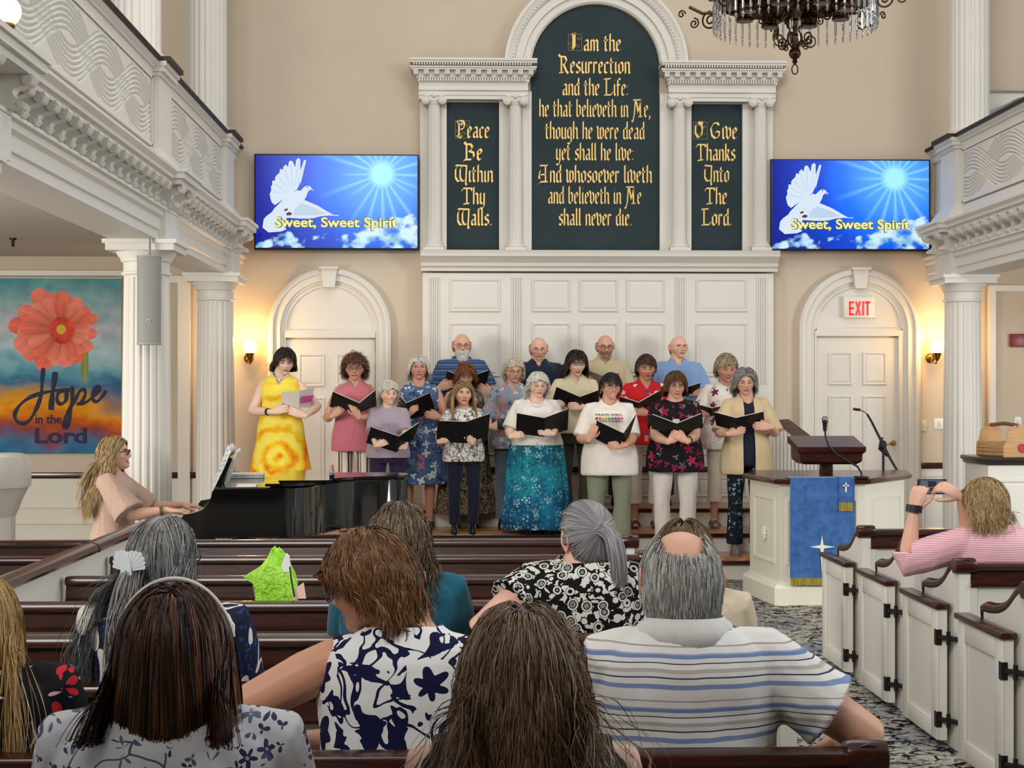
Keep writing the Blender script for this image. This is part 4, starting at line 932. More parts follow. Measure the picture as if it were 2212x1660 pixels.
# ================================================================ wall fittings
def sconce(px, py, label, s):
    Y = D; c = W(px, py, Y - .13); e = thing('wall_lamp', label, 'lamp', (c.x, Y, c.z - .1))
    MB().lathe([(.0, .0), (.03, .0), (.045, -.012), (.05, -.02)], 20, (c.x - s * .03, Y - .02, c.z - .10), 'y').build('wall_plate', BRASS, e)
    MB().tube([(c.x - s * .03, Y - .03, c.z - .10), (c.x - s * .03, Y - .06, c.z - .14), (c.x, Y - .10, c.z - .155), (c.x, Y - .13, c.z - .12)], .008, 8).build('arm', BRASS, e)
    MB().lathe([(.008, c.z - .13), (.02, c.z - .12), (.035, c.z - .085), (.045, c.z - .055), (.048, c.z - .05)], 20, (c.x, Y - .13, 0)).build('holder', BRASS, e)
    MB().lathe([(.02, -.055), (.045, -.05), (.062, -.02), (.066, .01), (.058, .045), (.04, .062), (.042, .07)], 24, (c.x, Y - .13, c.z)).build('glass_shade', mat('glowing_shade', 'FFE2A8', .5, emit='FFC870', estr=14.0), e)
    l = bpy.data.lights.new('lamp_light', 'POINT'); l.energy = 13.0; l.color = (1, .62, .25); l.shadow_soft_size = .05
    lo = bpy.data.objects.new('lamp_light', l); COL.objects.link(lo); lo.location = (c.x, Y - .23, c.z + .06)
sconce(540, 752, 'lit brass wall lamp left of the left arched door', 1)
sconce(2024, 752, 'lit brass wall lamp between the right arched door and column', 1)
c = W(12, 24, 7.25); e = thing('gallery_lamp', 'glowing globe lamp on the left gallery front in the top left corner', 'lamp', tuple(c))
MB().sphere(tuple(c), .072, 24).build('globe', mat('glowing_globe', 'FFF0D0', .4, emit='FFD890', estr=3.0), e)
MB().lathe([(.03, c.z - .10), (.045, c.z - .07), (.04, c.z - .055)], 16, (c.x, c.y, 0)).tube([(LX + .1, 7.25, c.z - .12), (c.x, c.y, c.z - .12), (c.x, c.y, c.z - .07)], .012, 8).build('bracket', BRASS, e)
# exit sign
a, b = W(1822, 687, D - .06), W(1890, 641, D - .06); e = thing('exit_sign', 'lit red EXIT sign on the lunette over the right door', 'sign', ((a.x + b.x) / 2, D - .05, a.z))
MB().bbox(a.x, b.x, D - .075, D - .015, a.z, b.z, .006).build('housing', mat('ivory_plastic', 'E4DDCB', .5), e)
RED = mat('exit_red_light', 'C0202A', .5, emit='FF2A34', estr=.9); m = MB(); yt = D - .0755
zA, zB = W(0, 679, yt, ).z, W(0, 648, yt).z; H = zB - zA
def bar(x0, x1, z0, z1): m.box(x0, x1, yt - .004, yt, zA + z0 * H, zA + z1 * H)
xs = [X(q, yt) for q in (1834, 1844, 1847, 1860, 1862.5, 1866, 1868, 1880)]; t_ = .019
bar(xs[0], xs[0] + t_, 0, 1); [bar(xs[0], xs[1] + .004, z, z + .15) for z in (0, .43, .85)]
for sg in (1, -1):
    p = [(xs[2] if sg > 0 else xs[3] - t_), (xs[3] - t_ if sg > 0 else xs[2])]; m.prism([(p[0], zA), (p[0] + t_, zA), (p[1] + t_, zB), (p[1], zB)], 'y', yt, yt - .004 - .0005 * sg)
bar(xs[4] - .001, xs[4] + t_ - .001, 0, 1); bar(xs[6], xs[7], .85, 1); bar((xs[6] + xs[7]) / 2 - t_ / 2, (xs[6] + xs[7]) / 2 + t_ / 2, 0, 1)
m.build('lettering', RED, e, 0)
def plate(px0, px1, py0, py1, name, label, cat, c='DCD8CC', knob=True, d=.008):
    a, b = W(px0, py1, D), W(px1, py0, D); e = thing(name, label, cat, ((a.x + b.x) / 2, D, a.z))
    MB().bbox(a.x, b.x, D - d - .0, D, a.z, b.z, .003).build('plate', mat('plate_' + c, c, .4), e)
    if knob: cx, cz = (a.x + b.x) / 2, (a.z + b.z) / 2; MB().bbox(cx - .012, cx + .012, D - d - .008, D - d + .001, cz - .025, cz + .025, .003).build('toggle', mat('toggle_ivory', 'CFC9B4', .4), e)
plate(1988, 2000, 907, 932, 'light_switch', 'ivory light switch on the wall beside the right door casing', 'switch', 'D8D2B0', d=.022)
plate(2017, 2040, 904, 927, 'dimmer_plate', 'square white control plate beside the light switch', 'switch', 'E6E4DE')
plate(2191, 2206, 901, 924, 'light_switch', 'white light switch on the right wall above the wooden tote', 'switch', 'E6E4DE')
plate(2181, 2216, 722, 750, 'fire_alarm', 'dark red fire alarm box on the far right wall', 'alarm', '7A1622', False, .05)
c = W(28, 572, 13.5); tag(MB().lathe([(.0, 2.935), (.03, 2.945), (.03, 2.962)], 12, (c.x, 13.5, 0)).tube([(c.x, 13.5, 2.94), (c.x, 13.5, 2.885)], .014, 8).build('sprinkler_head', BLKM if False else BLK), 'small dark sprinkler head under the left gallery ceiling', 'sprinkler')
# loudspeaker
GS = NT('grey_speaker_grille'); GS.bump(GS.voro(GS.coord(), 220), .3, .002); GS = GS.end('8E8C86', .6)
Y = 11.16; a, b = W(296, 745, Y), W(345, 552, Y); xc = (a.x + b.x) / 2
e = thing('loudspeaker', 'tall grey column loudspeaker mounted on the left fluted column', 'loudspeaker', (xc, Y, a.z))
hw = (b.x - a.x) / 2; pl = [(xc - hw * math.cos(t), Y - .045 * math.sin(t)) for t in [PI * k / 14 for k in range(15)]] + [(xc + hw * .9, Y + .10), (xc - hw * .9, Y + .10)]
MB().loft([[(x, y, z) for x, y in pl] for z in (a.z + .01, b.z - .01)]).build('grille', GS, e, 40)
for z0_ in (a.z, b.z - .012): MB().loft([[(x, y, z) for x, y in off(pl, .004)] for z in (z0_, z0_ + .012)]).build('end_cap', mat('speaker_cap', '9A9790', .5), e, 40)
q = W(321, 694, Y - .046); MB().box(q.x - .012, q.x + .012, Y - .05, Y - .043, q.z - .010, q.z + .010).build('badge', mat('badge_white', 'D8D4CC', .5), e, 0)
m = MB(); m.box(q.x - .008, q.x - .002, Y - .052, Y - .05, q.z - .005, q.z + .006); m.box(q.x + .001, q.x + .008, Y - .052, Y - .05, q.z - .005, q.z + .004); m.build('badge_mark', BLK, e, 0)
MB().box(xc - .03, xc + .03, Y + .1, 11.36, 2.1, 2.2).tube([(xc, Y + .05, b.z - .01), (xc, Y + .05, 2.73)], .008, 6).build('mount', GS, e, 0)
# font at the left edge
e = thing('baptismal_font', 'white octagonal font pedestal at the left edge', 'font', (X(-14, 11.0), 11.0, 0))
def octa(r, z): return [(X(-14, 11) + r * math.cos(PI / 8 + k * PI / 4), 11 + r * math.sin(PI / 8 + k * PI / 4), z) for k in range(8)]
MB().loft([octa(r, z) for r, z in ((.255, .93), (.26, .95), (.26, 1.10), (.25, 1.15), (.2, 1.17))]).build('bowl', WHITE, e, 20)
MB().loft([octa(r, z) for r, z in ((.25, 0), (.25, .1), (.18, .14), (.15, .2), (.15, .72), (.17, .76), (.2, .84), (.245, .93))]).build('pedestal', WHITE, e, 20)
# counter, tote at the right edge
Yc = 11.9; a = W(2130, 1003, Yc)
e = thing('side_counter', 'white panelled counter with dark top at the right edge', 'counter', (a.x + .8, Yc + .3, 0))
m = MB(); m.box(a.x + .03, a.x + 1.8, Yc + .04, Yc + .6, 0, a.z); m.build('body', WHITE, e, 0)
m = MB(); raised(m, a.x + .10, a.x + .9, .2, a.z - .12, Yc + .04); m.build('front_panel', WHITE, e, 8)
m = MB(); m.bbox(a.x, a.x + 1.85, Yc, Yc + .64, a.z + .015, a.z + .05, .01); m.bbox(a.x + .015, a.x + 1.82, Yc + .015, Yc + .62, a.z - .01, a.z + .02, .006); m.build('counter_top', mat('dark_counter_top', '2B211E', .35), e)
zt = a.z + .05; LW = wood('light_crate_wood', 'B08252', 'C99C68', .55, 'X', 2)
e = thing('wooden_tote', 'light wooden tote basket with an arched handle and red apple on the counter', 'basket', (X(2180, 12.1), 12.1, zt))
x0, x1 = X(2136, 12.05), X(2240, 12.05)
def endp(y):
    xa, xb = X(2168, y), X(2232, y); w = xb - xa; xm = (xa + xb) / 2
    o = [(xa, zt), (xb, zt), (xb, zt + .09), (xb - .02, zt + .13)]
    o += [(xm + w * .38 * math.cos(t), zt + .17 + .085 * math.sin(t)) for t in [PI * k / 10 for k in range(11)]]
    return o + [(xa + .02, zt + .13), (xa, zt + .09)]
for y in (12.0, 12.3):
    sx = -.115 if y > 12.1 else 0
    MB().prism([(p[0] + sx, p[1]) for p in endp(12.0)], 'y', y, y + .014).build('end_board', LW, e, 20)
A = X(2168, 12.0); B = X(2232, 12.0)
for k in range(4):
    z = zt + .012 + k * .03
    for xx in (A, B - .01): MB().loft([[(xx + dx_, 12.014, z), (xx + dx_ + .01, 12.014, z), (xx + dx_ + .01, 12.014, z + .02), (xx + dx_, 12.014, z + .02)] if i == 0 else [(xx - .115 + dx_, 12.30, z), (xx - .105 + dx_, 12.30, z), (xx - .105 + dx_, 12.30, z + .02), (xx - .115 + dx_, 12.30, z + .02)] for i, dx_ in ((0, 0), (1, 0))]).build('side_slat', LW, e, 0)
xm = (A + B) / 2; MB().tube([(xm, 12.0, zt + .25), (xm - .058, 12.16, zt + .265), (xm - .115, 12.31, zt + .25)], .016, 8).build('handle', wood('brown_handle', '6E4528', '85583A', .5, 'Y'), e)
m = MB(); m.prism([(xm + .03 + .034 * math.sin(t) * (1 - .12 * math.cos(t)), zt + .075 + .036 * math.cos(t) - .006 * math.cos(2 * t)) for t in [2 * PI * k / 20 for k in range(20)]], 'y', 11.999, 11.994); m.build('painted_apple', mat('apple_red', 'A81F2E', .5), e, 0)
# gallery bench at right top, chair rail of the gallery wall
DKW = wood('dark_bench_wood', '2A1813', '40261E', .35, 'X')
e = thing('gallery_bench', 'dark wooden bench end behind the right gallery rail', 'bench', (W(2160, 250, 14.98).x, 14.98, 3.1))
GB = 14.98
f = lambda px, py: (W(px, py, GB).x, W(px, py, GB).z)
MB().prism([f(2130, 247), f(2138, 240), f(2192, 216), f(2192, 226), f(2150, 247), f(2150, 300), f(2130, 300)], 'y', GB, GB + .08).build('arm_frame', DKW, e, 0)
MB().prism([f(2190, 216), f(2200, 211), f(2213, 214), f(2213, 300), f(2190, 300)], 'y', GB - .01, GB + .09).build('post', DKW, e, 0)
p = f(2130, 300); MB().box(p[0], p[0] + 1.4, GB, GB + .09, 3.1, p[1] + .02).build('lower_frame', DKW, e, 0)
m = MB(); q = W(2170, 201, D); m.box(W(2124, 0, D).x, 8.8, D - .03, D, q.z, q.z + .02); struct('trim_7', m, DKW, smooth=0)
m = MB(); q2 = W(2170, 300, D); m.box(W(2124, 0, D).x, 8.8, D - .01, D, q2.z, q.z); struct('trim_8', m, WHITE, smooth=0)
# ================================================================ green bag on the pew
LIME = NT('lime_tissue'); LIME.bump(LIME.noise(LIME.coord(), 22, 3, .6, 1.5), .9, .03); LIME = LIME.end(LIME.ramp(LIME.noise(LIME.coord(), 9, 2), [(.3, '8FD42A'), (.7, 'B6EE58')]), .55, spec=.3)
c = W(592, 1290, 5.95); e = thing('gift_bag', 'crumpled lime green tissue bag on the pew seat', 'bag', (c.x, 5.95, .43))
m = MB(); R = []
for i, (z, r) in enumerate([(.435, .07), (.48, .08), (.56, .085), (.66, .092), (.74, .10), (.80, .105), (.86, .10), (.90, .085), (.94, .06), (.965, .045), (.99, .03), (1.0, .012)]):
    ring = []; r = r * .74
    for j in range(64):
        a = 2 * PI * j / 64; nz = mnoise.noise((math.cos(a) * 2.2, math.sin(a) * 2.2, z * 9)); rr = r * (1 + .34 * nz + .08 * math.sin(7 * a + z * 20) + .05 * math.sin(13 * a - z * 31))
        ear = max(0, math.cos(a - PI)) ** 8 * math.exp(-((z - .905) / .030) ** 2) * .062
        ring.append((c.x + .012 + rr * math.cos(a) - ear, 5.95 + rr * math.sin(a) * .75, z + .014 * nz - ear * .25))
    R.append(ring)
m.loft(R); m.build('tissue', LIME, e, 60)
p = [W(x, y, 5.93) for x, y in ((606, 1236), (610, 1216), (618, 1196), (625, 1202), (628, 1236))]; m = MB(); m.loft([[q + Vector((0, d, 0)) for q in p] for d in (-.012, .012)]); m.build('white_tissue_peak', mat('white_tissue', 'E8E8E4', .7), e, 40)
p = [W(x, y, 5.85) for x, y in ((634, 1294), (638, 1272), (655, 1260), (660, 1294))]; m = MB(); m.loft([[q + Vector((0, d, 0)) for q in p] for d in (0, .02)]); m.build('pink_card', mat('pink_card', 'F0C8BE', .7), e, 0)
MB().tube([W(626, 1225, 5.84), W(629, 1250, 5.83), W(636, 1290, 5.83)], .0035, 6).build('cord_handle', BLK, e)
# ================================================================ chandelier
e = thing('chandelier', 'bronze chandelier with scrolls and hanging crystal prisms at the top', 'chandelier', (X(1717, 10.5), 10.5, W(1717, 100, 10.5).z))
Yh = 10.5; xc = X(1717, Yh); Z = lambda py: W(1717, py, Yh).z; U = Yh / 3300.0
BRZ = NT('dark_bronze'); BRZ = BRZ.end(BRZ.ramp(BRZ.noise(BRZ.coord(), 30, 2), [(.3, '33231A'), (.7, '5A4020')]), .35, metal=.8)
CRY = mat('crystal', 'F4F6FA', .02, spec=.8, trans=.85, ior=1.5)
MB().lathe([(.004, Z(140)), (.012, Z(137)), (.02, Z(133)), (.012, Z(129)), (.03, Z(125)), (.042, Z(118)), (.042, Z(115)), (.036, Z(108)), (.018, Z(104))], 20, (xc, Yh, 0)).build('ball_finial', BRZ, e)
MB().tube([(xc + .026 * math.cos(a) * .8, Yh, Z(150) + .034 * math.sin(a)) for a in [2 * PI * k / 24 for k in range(25)]], .0045, 6).build('pull_ring', BRZ, e)
MB().lathe([(.018, Z(105)), (.018, Z(78)), (.03, Z(76)), (.018, Z(74)), (.02, Z(46)), (.034, Z(43)), (.02, Z(40)), (.022, Z(0)), (.05, Z(-10)), (.05, Z(-30)), (.02, Z(-40)), (.015, 8.2)], 20, (xc, Yh, 0)).build('stem', BRZ, e)
for k in range(4):
    a = PI / 4 + k * PI / 2; MB().tube([(xc + .04 * math.cos(a), Yh + .04 * math.sin(a), Z(92)), (xc + .036 * math.cos(a), Yh + .036 * math.sin(a), Z(40))], .009, 8).build('glass_sleeve', CRY, e)
def scroll(cx, cz, r, t0, turns, a, sgn, grow=0, rad=.006, base=0.0):
    """spiral in the vertical plane at azimuth a"""
    out = []
    for k in range(44):
        t = k / 43; rr = r * (1 - .82 * t); th = t0 + sgn * turns * 2 * PI * t; h = cx + rr * math.cos(th); out.append((xc + h * math.cos(a), Yh + h * math.sin(a), cz + rr * math.sin(th)))
    return out
for k in range(6):
    a = k * PI / 3 + .12; m = MB()
    m.tube(scroll(.11, Z(87), .052, PI, 1.6, a, 1), .0055, 6); m.tube(scroll(.075, Z(100), .024, PI / 2, 1.2, a, -1), .005, 6); m.tube([(xc + h * math.cos(a), Yh + h * math.sin(a), Z(z)) for h, z in ((.02, 104), (.04, 96), (.055, 88), (.05, 76), (.035, 66), (.05, 58))], .006, 6); m.build('lower_scroll', BRZ, e)
    a = k * PI / 3 + .52; m = MB()
    m.tube([(xc + h * math.cos(a), Yh + h * math.sin(a), Z(z)) for h, z in ((.02, 0), (.2, 15), (.4, 14), (.55, 6), (.68, 4), (.78, -14))], .012, 8)
    m.tube(scroll(.62, Z(22), .068, PI / 2, 1.7, a, -1), .007, 6); m.tube(scroll(.745, Z(24), .038, PI / 2, 1.5, a, 1), .006, 6); m.tube(scroll(.84, Z(0), .03, PI, 1.3, a, -1), .006, 6)
    m.tube(scroll(.30, Z(18), .06, 0, 1.7, a, 1), .006, 6); m.tube(scroll(.16, Z(22), .05, PI, 1.6, a, -1), .006, 6); m.tube(scroll(.235, Z(34), .04, PI / 2, 1.6, a, 1), .005, 6); m.build('scroll_arm', BRZ, e)
for k in range(8):
    a = k * PI / 4 + .30; q = (xc + .36 * math.cos(a), Yh + .36 * math.sin(a), 0)
    MB().lathe([(.0, Z(36)), (.058, Z(35)), (.062, Z(31)), (.05, Z(28)), (.05, Z(22)), (.06, Z(18)), (.05, Z(6)), (.045, Z(-12)), (.055, Z(-20))], 20, q).build('lamp_font', BRZ, e)
    g = MB()
    for j in range(10): g.sphere((q[0] + .054 * math.cos(j * .628), q[1] + .054 * math.sin(j * .628), Z(25)), .008, 6)
    g.build('gilt_band', mat('gilt_beads', 'B98A32', .3, metal=1), e)
MB().lathe([(.55, Z(0)), (.56, Z(2)), (.56, Z(-6)), (.55, Z(-8))], 60, (xc, Yh, 0)).build('prism_ring', BRZ, e)
pr0 = None
for k in range(54):
    a = 2 * PI * k / 54; q = Vector((xc + .555 * math.cos(a), Yh + .555 * math.sin(a), 0)); L = Z(2) - .012
    if pr0 is None:
        m = MB(); r = .0105
        def hexr(r, z): return [(r * math.cos(j * PI / 3), r * .75 * math.sin(j * PI / 3), z) for j in range(6)]
        m.loft([hexr(rr, z) for rr, z in ((.003, 0), (r, -.015), (r, -.13), (.004, -.142))]); m.loft([hexr(rr, z) for rr, z in ((.003, -.146), (.0115, -.162), (.0085, -.178), (.001, -.20))]); pr0 = m.build('crystal_prism', CRY, None, 0)
        pr0.location = (q.x, q.y, L); pr0.rotation_euler = (0, 0, a); o = pr0
    else:
        o = pr0.copy(); COL.objects.link(o); o.location = (q.x, q.y, L); o.rotation_euler = (0, 0, a)
    o.parent = e; o.matrix_parent_inverse = PINV(e)
# ================================================================ people: library
def sm(x): x = np.clip(x, 0, 1); return x * x * (3 - 2 * x)
def np_mesh(name, V, F, mats, cols=None, smooth=True, mi=None):
    me = bpy.data.meshes.new(name)
    if isinstance(F, np.ndarray):
        me.vertices.add(len(V)); me.vertices.foreach_set('co', np.asarray(V, dtype=np.float32).ravel())
        me.loops.add(F.size); me.loops.foreach_set('vertex_index', F.astype(np.int32).ravel())
        me.polygons.add(len(F)); me.polygons.foreach_set('loop_start', np.arange(0, F.size, F.shape[1], dtype=np.int32)); me.update(calc_edges=True)
    else: me.from_pydata(np.asarray(V).tolist(), [], F)
    for m_ in mats: me.materials.append(m_)
    if cols is not None:
        cols = np.asarray(cols)
        if cols.shape[1] == 3: cols = np.concatenate([cols, np.ones((len(cols), 1))], 1)
        vcol(me, cols)
    if mi is not None: me.polygons.foreach_set('material_index', mi)
    if smooth: me.shade_smooth()
    return me
def remesh(mb, vox, it=2, fac=.5):
    """fuse overlapping solids into one skin, then relax it"""
    me = bpy.data.meshes.new('t'); me.from_pydata(mb.v, [], mb.f)
    bm = bmesh.new(); bm.from_mesh(me); bmesh.ops.recalc_face_normals(bm, faces=bm.faces); bm.to_mesh(me); bm.free()
    o = bpy.data.objects.new('t', me); COL.objects.link(o)
    md = o.modifiers.new('r', 'REMESH'); md.mode = 'VOXEL'; md.voxel_size = vox; md.adaptivity = 0
    dg = bpy.context.evaluated_depsgraph_get()
    m2 = bpy.data.meshes.new_from_object(o.evaluated_get(dg), depsgraph=dg)
    n = len(m2.vertices); V = np.empty(n * 3); m2.vertices.foreach_get('co', V); V = V.reshape(-1, 3)
    E = np.empty(len(m2.edges) * 2, dtype=np.int32); m2.edges.foreach_get('vertices', E); E = E.reshape(-1, 2)
    F = [tuple(p.vertices) for p in m2.polygons]
    bpy.data.objects.remove(o); bpy.data.meshes.remove(me); bpy.data.meshes.remove(m2)
    return relax(V, E, it, fac), F, E
def relax(V, E, it, fac=.5):
    n = len(V)
    deg = np.bincount(E.ravel(), minlength=n).clip(1)[:, None]
    for k in range(it):
        S = np.zeros_like(V)
        for a, b in ((0, 1), (1, 0)):
            for c in range(3): S[:, c] += np.bincount(E[:, a], weights=V[E[:, b], c], minlength=n)
        V = V + (S / deg - V) * fac
    return V
def vnormals(V, F):
    Fq = np.array([f if len(f) == 4 else (f[0], f[1], f[2], f[2]) for f in F]); N = np.zeros_like(V)
    fn = np.cross(V[Fq[:, 2]] - V[Fq[:, 0]], V[Fq[:, 3]] - V[Fq[:, 1]])
    for k in range(4):
        for c in range(3): N[:, c] += np.bincount(Fq[:, k], weights=fn[:, c], minlength=len(V))
    return N / np.maximum(np.linalg.norm(N, axis=1, keepdims=True), 1e-9)
SKIN = NT('skin'); SKIN.bump(SKIN.noise(SKIN.coord(), 180, 2), .08, .002)
SKIN = SKIN.end(SKIN.mix(SKIN.math('MULTIPLY', SKIN.noise(SKIN.coord(), 35, 3), .25), SKIN.attr('Col'), 'C8907A', 'SOFT_LIGHT'), .48, spec=.4)
HAIRM = NT('hair'); HAIRM = HAIRM.end(HAIRM.attr('Col'), .42, spec=.35)
# ---- hand template: fingers along +y, back of the hand +z, thumb on +x
def hand_template(curl, spread=.05, thumb_in=.6):
    m = MB()
    def ell(c, rx, rz, n=12): return [(c[0] + rx * math.cos(2 * PI * k / n), c[1], c[2] + rz * math.sin(2 * PI * k / n)) for k in range(n)]
    m.loft([ell((0, y, z), rx, rz) for y, z, rx, rz in ((-.03, 0, .024, .020), (0, 0, .027, .019), (.02, 0, .034, .017), (.05, .001, .040, .0155), (.08, .002, .041, .0135), (.095, .001, .036, .010))])
    for x, L, r in ((.029, .068, .0090), (.0098, .077, .0094), (-.0102, .071, .0090), (-.029, .056, .0080)):
        a = 0; p = Vector((x, .080, .001)); d = Vector((x * spread * 20 * .12, 1, 0)); pts = [p - Vector((0, .02, 0)), p]; rs = [r * 1.1, r * 1.08]
        for seg, cu in ((.46, curl), (.30, curl * 1.15), (.24, curl * .8)):
            a += cu; q = Vector((d.x, math.cos(a), -math.sin(a))).normalized()
            for h in (.5, 1): pts.append(p + q * L * seg * h); rs.append(rs[-1] * (.97 if h < 1 else .96))
            p = pts[-1]
        m.tube(pts + [p + q * .004], rs + [rs[-1] * .55], 8)
    m.tube([(.012, .004, -.004), (.030, .026, -.008 - .008 * thumb_in), (.048, .050, -.012 - .014 * thumb_in), (.056, .074, -.016 - .022 * thumb_in), (.055, .090, -.018 - .026 * thumb_in), (.054, .094, -.019 - .027 * thumb_in)], [.015, .0145, .0115, .0102, .0085, .005], 8)
    V, F, E = remesh(m, .0034, 2, .5); return V, F
HAND = {'curl': hand_template(.34), 'grip': hand_template(.62, .03, 1.0), 'flat': hand_template(.16, .08, .2)}
# ---- head
def head(sp, res=1.0):
    """front is -y; returns verts, faces, colours"""
    nu, nv = int(128 * res), int(96 * res)
    s = np.linspace(-1, 1, nu, endpoint=False); th = PI * (.52 * s + .48 * s ** 3)
    ph = np.linspace(-PI / 2 + .02, PI / 2 - .02, nv); TH, PH = np.meshgrid(th, ph)
    a, b, c = .0795 * sp.get('hw', 1), .096, np.where(PH > 0, .1075, .113); CP = np.cos(PH) ** np.where(PH > 0, .94, 1.0)
    dx, dy, dz = np.sin(TH) * CP, -np.cos(TH) * CP, np.sin(PH)
    x, y, z = a * dx, b * dy, c * dz
    fr = sm(-dy * 1.6); back = sm(dy * 1.5 + .2)
    y = np.where(dy > 0, y * (1 - .42 * sm((-z - .03) / .07)), y)
    jaw = sp.get('jaw', .26); x = x * (1 - jaw * sm((-z - .005) / .10)); x = x * (1 + .05 * np.exp(-((z + .015) / .03) ** 2))
    y = y - .030 * fr * np.exp(-(x / .040) ** 2) * sm((-z - .045) / .045) * (1 - sm((-z - .104) / .012) * .6)
    y = y + .006 * fr * np.exp(-((z - .005) / .05) ** 2) * np.exp(-(x / .06) ** 2)
    G = lambda u, v, su, sv: np.exp(-((np.abs(x) - u) / su) ** 2 - ((z - v) / sv) ** 2)
    ax = np.abs(x); nose = sp.get('nose', 1.0)
    hz = np.interp(z, [-.037, -.028, -.019, .0, .026, .040], [0, .014, .0255, .017, .006, 0]) * nose
    y = y - fr * hz * np.exp(-(x / np.interp(z, [-.03, -.018, .03], [.0125, .0115, .0075])) ** 2)
    y = y - fr * .007 * nose * G(.0115, -.024, .006, .007)
    y = y + fr * (.0125 * G(.031, .012, .017, .011) - .0055 * G(.031, .010, .0115, .0075) - .0045 * G(.030, .031, .026, .007) - .005 * G(.046, -.020, .020, .018))
    smile = sp.get('smile', 0.2); zm = z + .0545 - smile * (x / .024) ** 2 * .006
    y = y - fr * (.006 * np.exp(-(x / .032) ** 2 - (zm / .020) ** 2) + .0045 * np.exp(-(x / .021) ** 2 - ((zm - .006) / .0042) ** 2) + .0055 * np.exp(-(x / .019) ** 2 - ((zm + .0065) / .0048) ** 2) - .0045 * np.exp(-(x / .026) ** 2 - (zm / .0022) ** 2) - .0015 * np.exp(-(ax - .030) ** 2 / .00004 - ((zm - .014) / .014) ** 2))
    y = y - fr * .005 * G(0, -.092, .016, .010)
    V = np.stack([x, y, z], -1).reshape(-1, 3)
    # colours
    sk = np.array(lin(sp['skin'])[:3]); C = np.ones(x.shape + (3,)) * sk
    def paint(mask, col, k=1.0):
        nonlocal C
        mk = (np.clip(mask, 0, 1) * k * (fr > .2))[..., None]; C = C * (1 - mk) + np.array(lin(col)[:3]) * mk
    red = tuple(int(q) for q in (min(255, hexrgb(sp['skin'])[0] + 4), hexrgb(sp['skin'])[1] * .74, hexrgb(sp['skin'])[2] * .72))
    paint(.34 * G(.046, -.022, .022, .020) + .30 * G(0, -.022, .012, .012), red)
    paint(1.6 * np.exp(-(x / .024) ** 4) * np.exp(-((zm + .001) / .0105) ** 4), sp.get('lips', 'A8584E'), .85)
    paint(2 * np.exp(-(x / .026) ** 4 - (zm / .0020) ** 2), '5A2A26', .8)
    if smile > .8: paint(2 * np.exp(-(x / .018) ** 4 - ((zm + .0015) / .0030) ** 2), 'EDE4DA', .9)
    bz = .031 - ((ax - .028) / .02) ** 2 * .004
    paint(1.5 * np.exp(-((ax - .031) / .0165) ** 4 - ((z - bz) / .0042) ** 2), sp.get('brow', '5A4636'), sp.get('browk', .95))
    ez = .0115 - ((ax - .031) / .014) ** 2 * .003
    paint(.22 * G(.031, .010, .016, .010), red)
    if sp.get('eyes', 'down') == 'open':
        paint(2.2 * np.exp(-((ax - .031) / .0125) ** 4 - ((z - ez) / .0048) ** 4), 'E2DAD2'); paint(2.5 * np.exp(-(((ax - .031) ** 2 + (z - ez) ** 2) / .0052 ** 2) ** 2), '2E221C')
        paint(2 * np.exp(-((ax - .031) / .0145) ** 4 - ((z - ez - .0052) / .0026) ** 2), '20140F', 1.0)
    else:
        paint(2 * np.exp(-((ax - .031) / .0145) ** 4 - ((z - ez + .0045) / .0030) ** 2), '241610', 1.0); paint(1.2 * np.exp(-((ax - .031) / .0135) ** 4 - ((z - ez - .0055) / .0018) ** 2), '7A4A3C', .6)
    paint(2 * G(.0072, -.0315, .0036, .0024), '4A2420', .8)
    if 'beard' in sp:
        bm_ = sm((-z - .026) / .012) * sm((-dy + .12) / .25) * (1 - .9 * np.exp(-(x / .020) ** 4 - (zm / .008) ** 2)) ; mk = (np.clip(bm_, 0, 1) * sp.get('beardk', .9))[..., None]; C = C * (1 - mk) + np.array(lin(sp['beard'])[:3]) * mk
    C = C.reshape(-1, 3)
    idx = np.arange(nu * nv).reshape(nv, nu); nx = np.roll(idx, -1, 1)
    F = np.stack([idx[:-1], nx[:-1], nx[1:], idx[1:]], -1).reshape(-1, 4).tolist()
    F.append(list(idx[-1])); F.append(list(idx[0][::-1]))
    # ears
    n0 = len(V); EV = []; EF = []
    for sg in (-1, 1):
        o = n0 + len(EV); R = [(0, .001), (.35, -.001), (.62, .002), (.82, .009), (1.0, .0075), (1.04, .002), (.8, -.004)]
        for (r, h) in R:
            for k in range(16):
                t = 2 * PI * k / 16; ey, ez_ = .018 * r * math.cos(t) * (1 if math.sin(t) > -.2 else .8), .031 * r * math.sin(t)
                EV.append((sg * (a * .985 + h + .10 * max(0, ey + .01) + .004), .012 + ey + .12 * ez_, -.002 + ez_))
        for i in range(len(R) - 1):
            for k in range(16):
                q = [o + i * 16 + k, o + i * 16 + (k + 1) % 16, o + (i + 1) * 16 + (k + 1) % 16, o + (i + 1) * 16 + k]; EF.append(q if sg > 0 else q[::-1])
    V = np.concatenate([V, np.array(EV)]); er = np.array(lin(red)[:3]); C = np.concatenate([C, np.tile(sk * .6 + er * .4, (len(EV), 1))])
    return V, F + EF, C
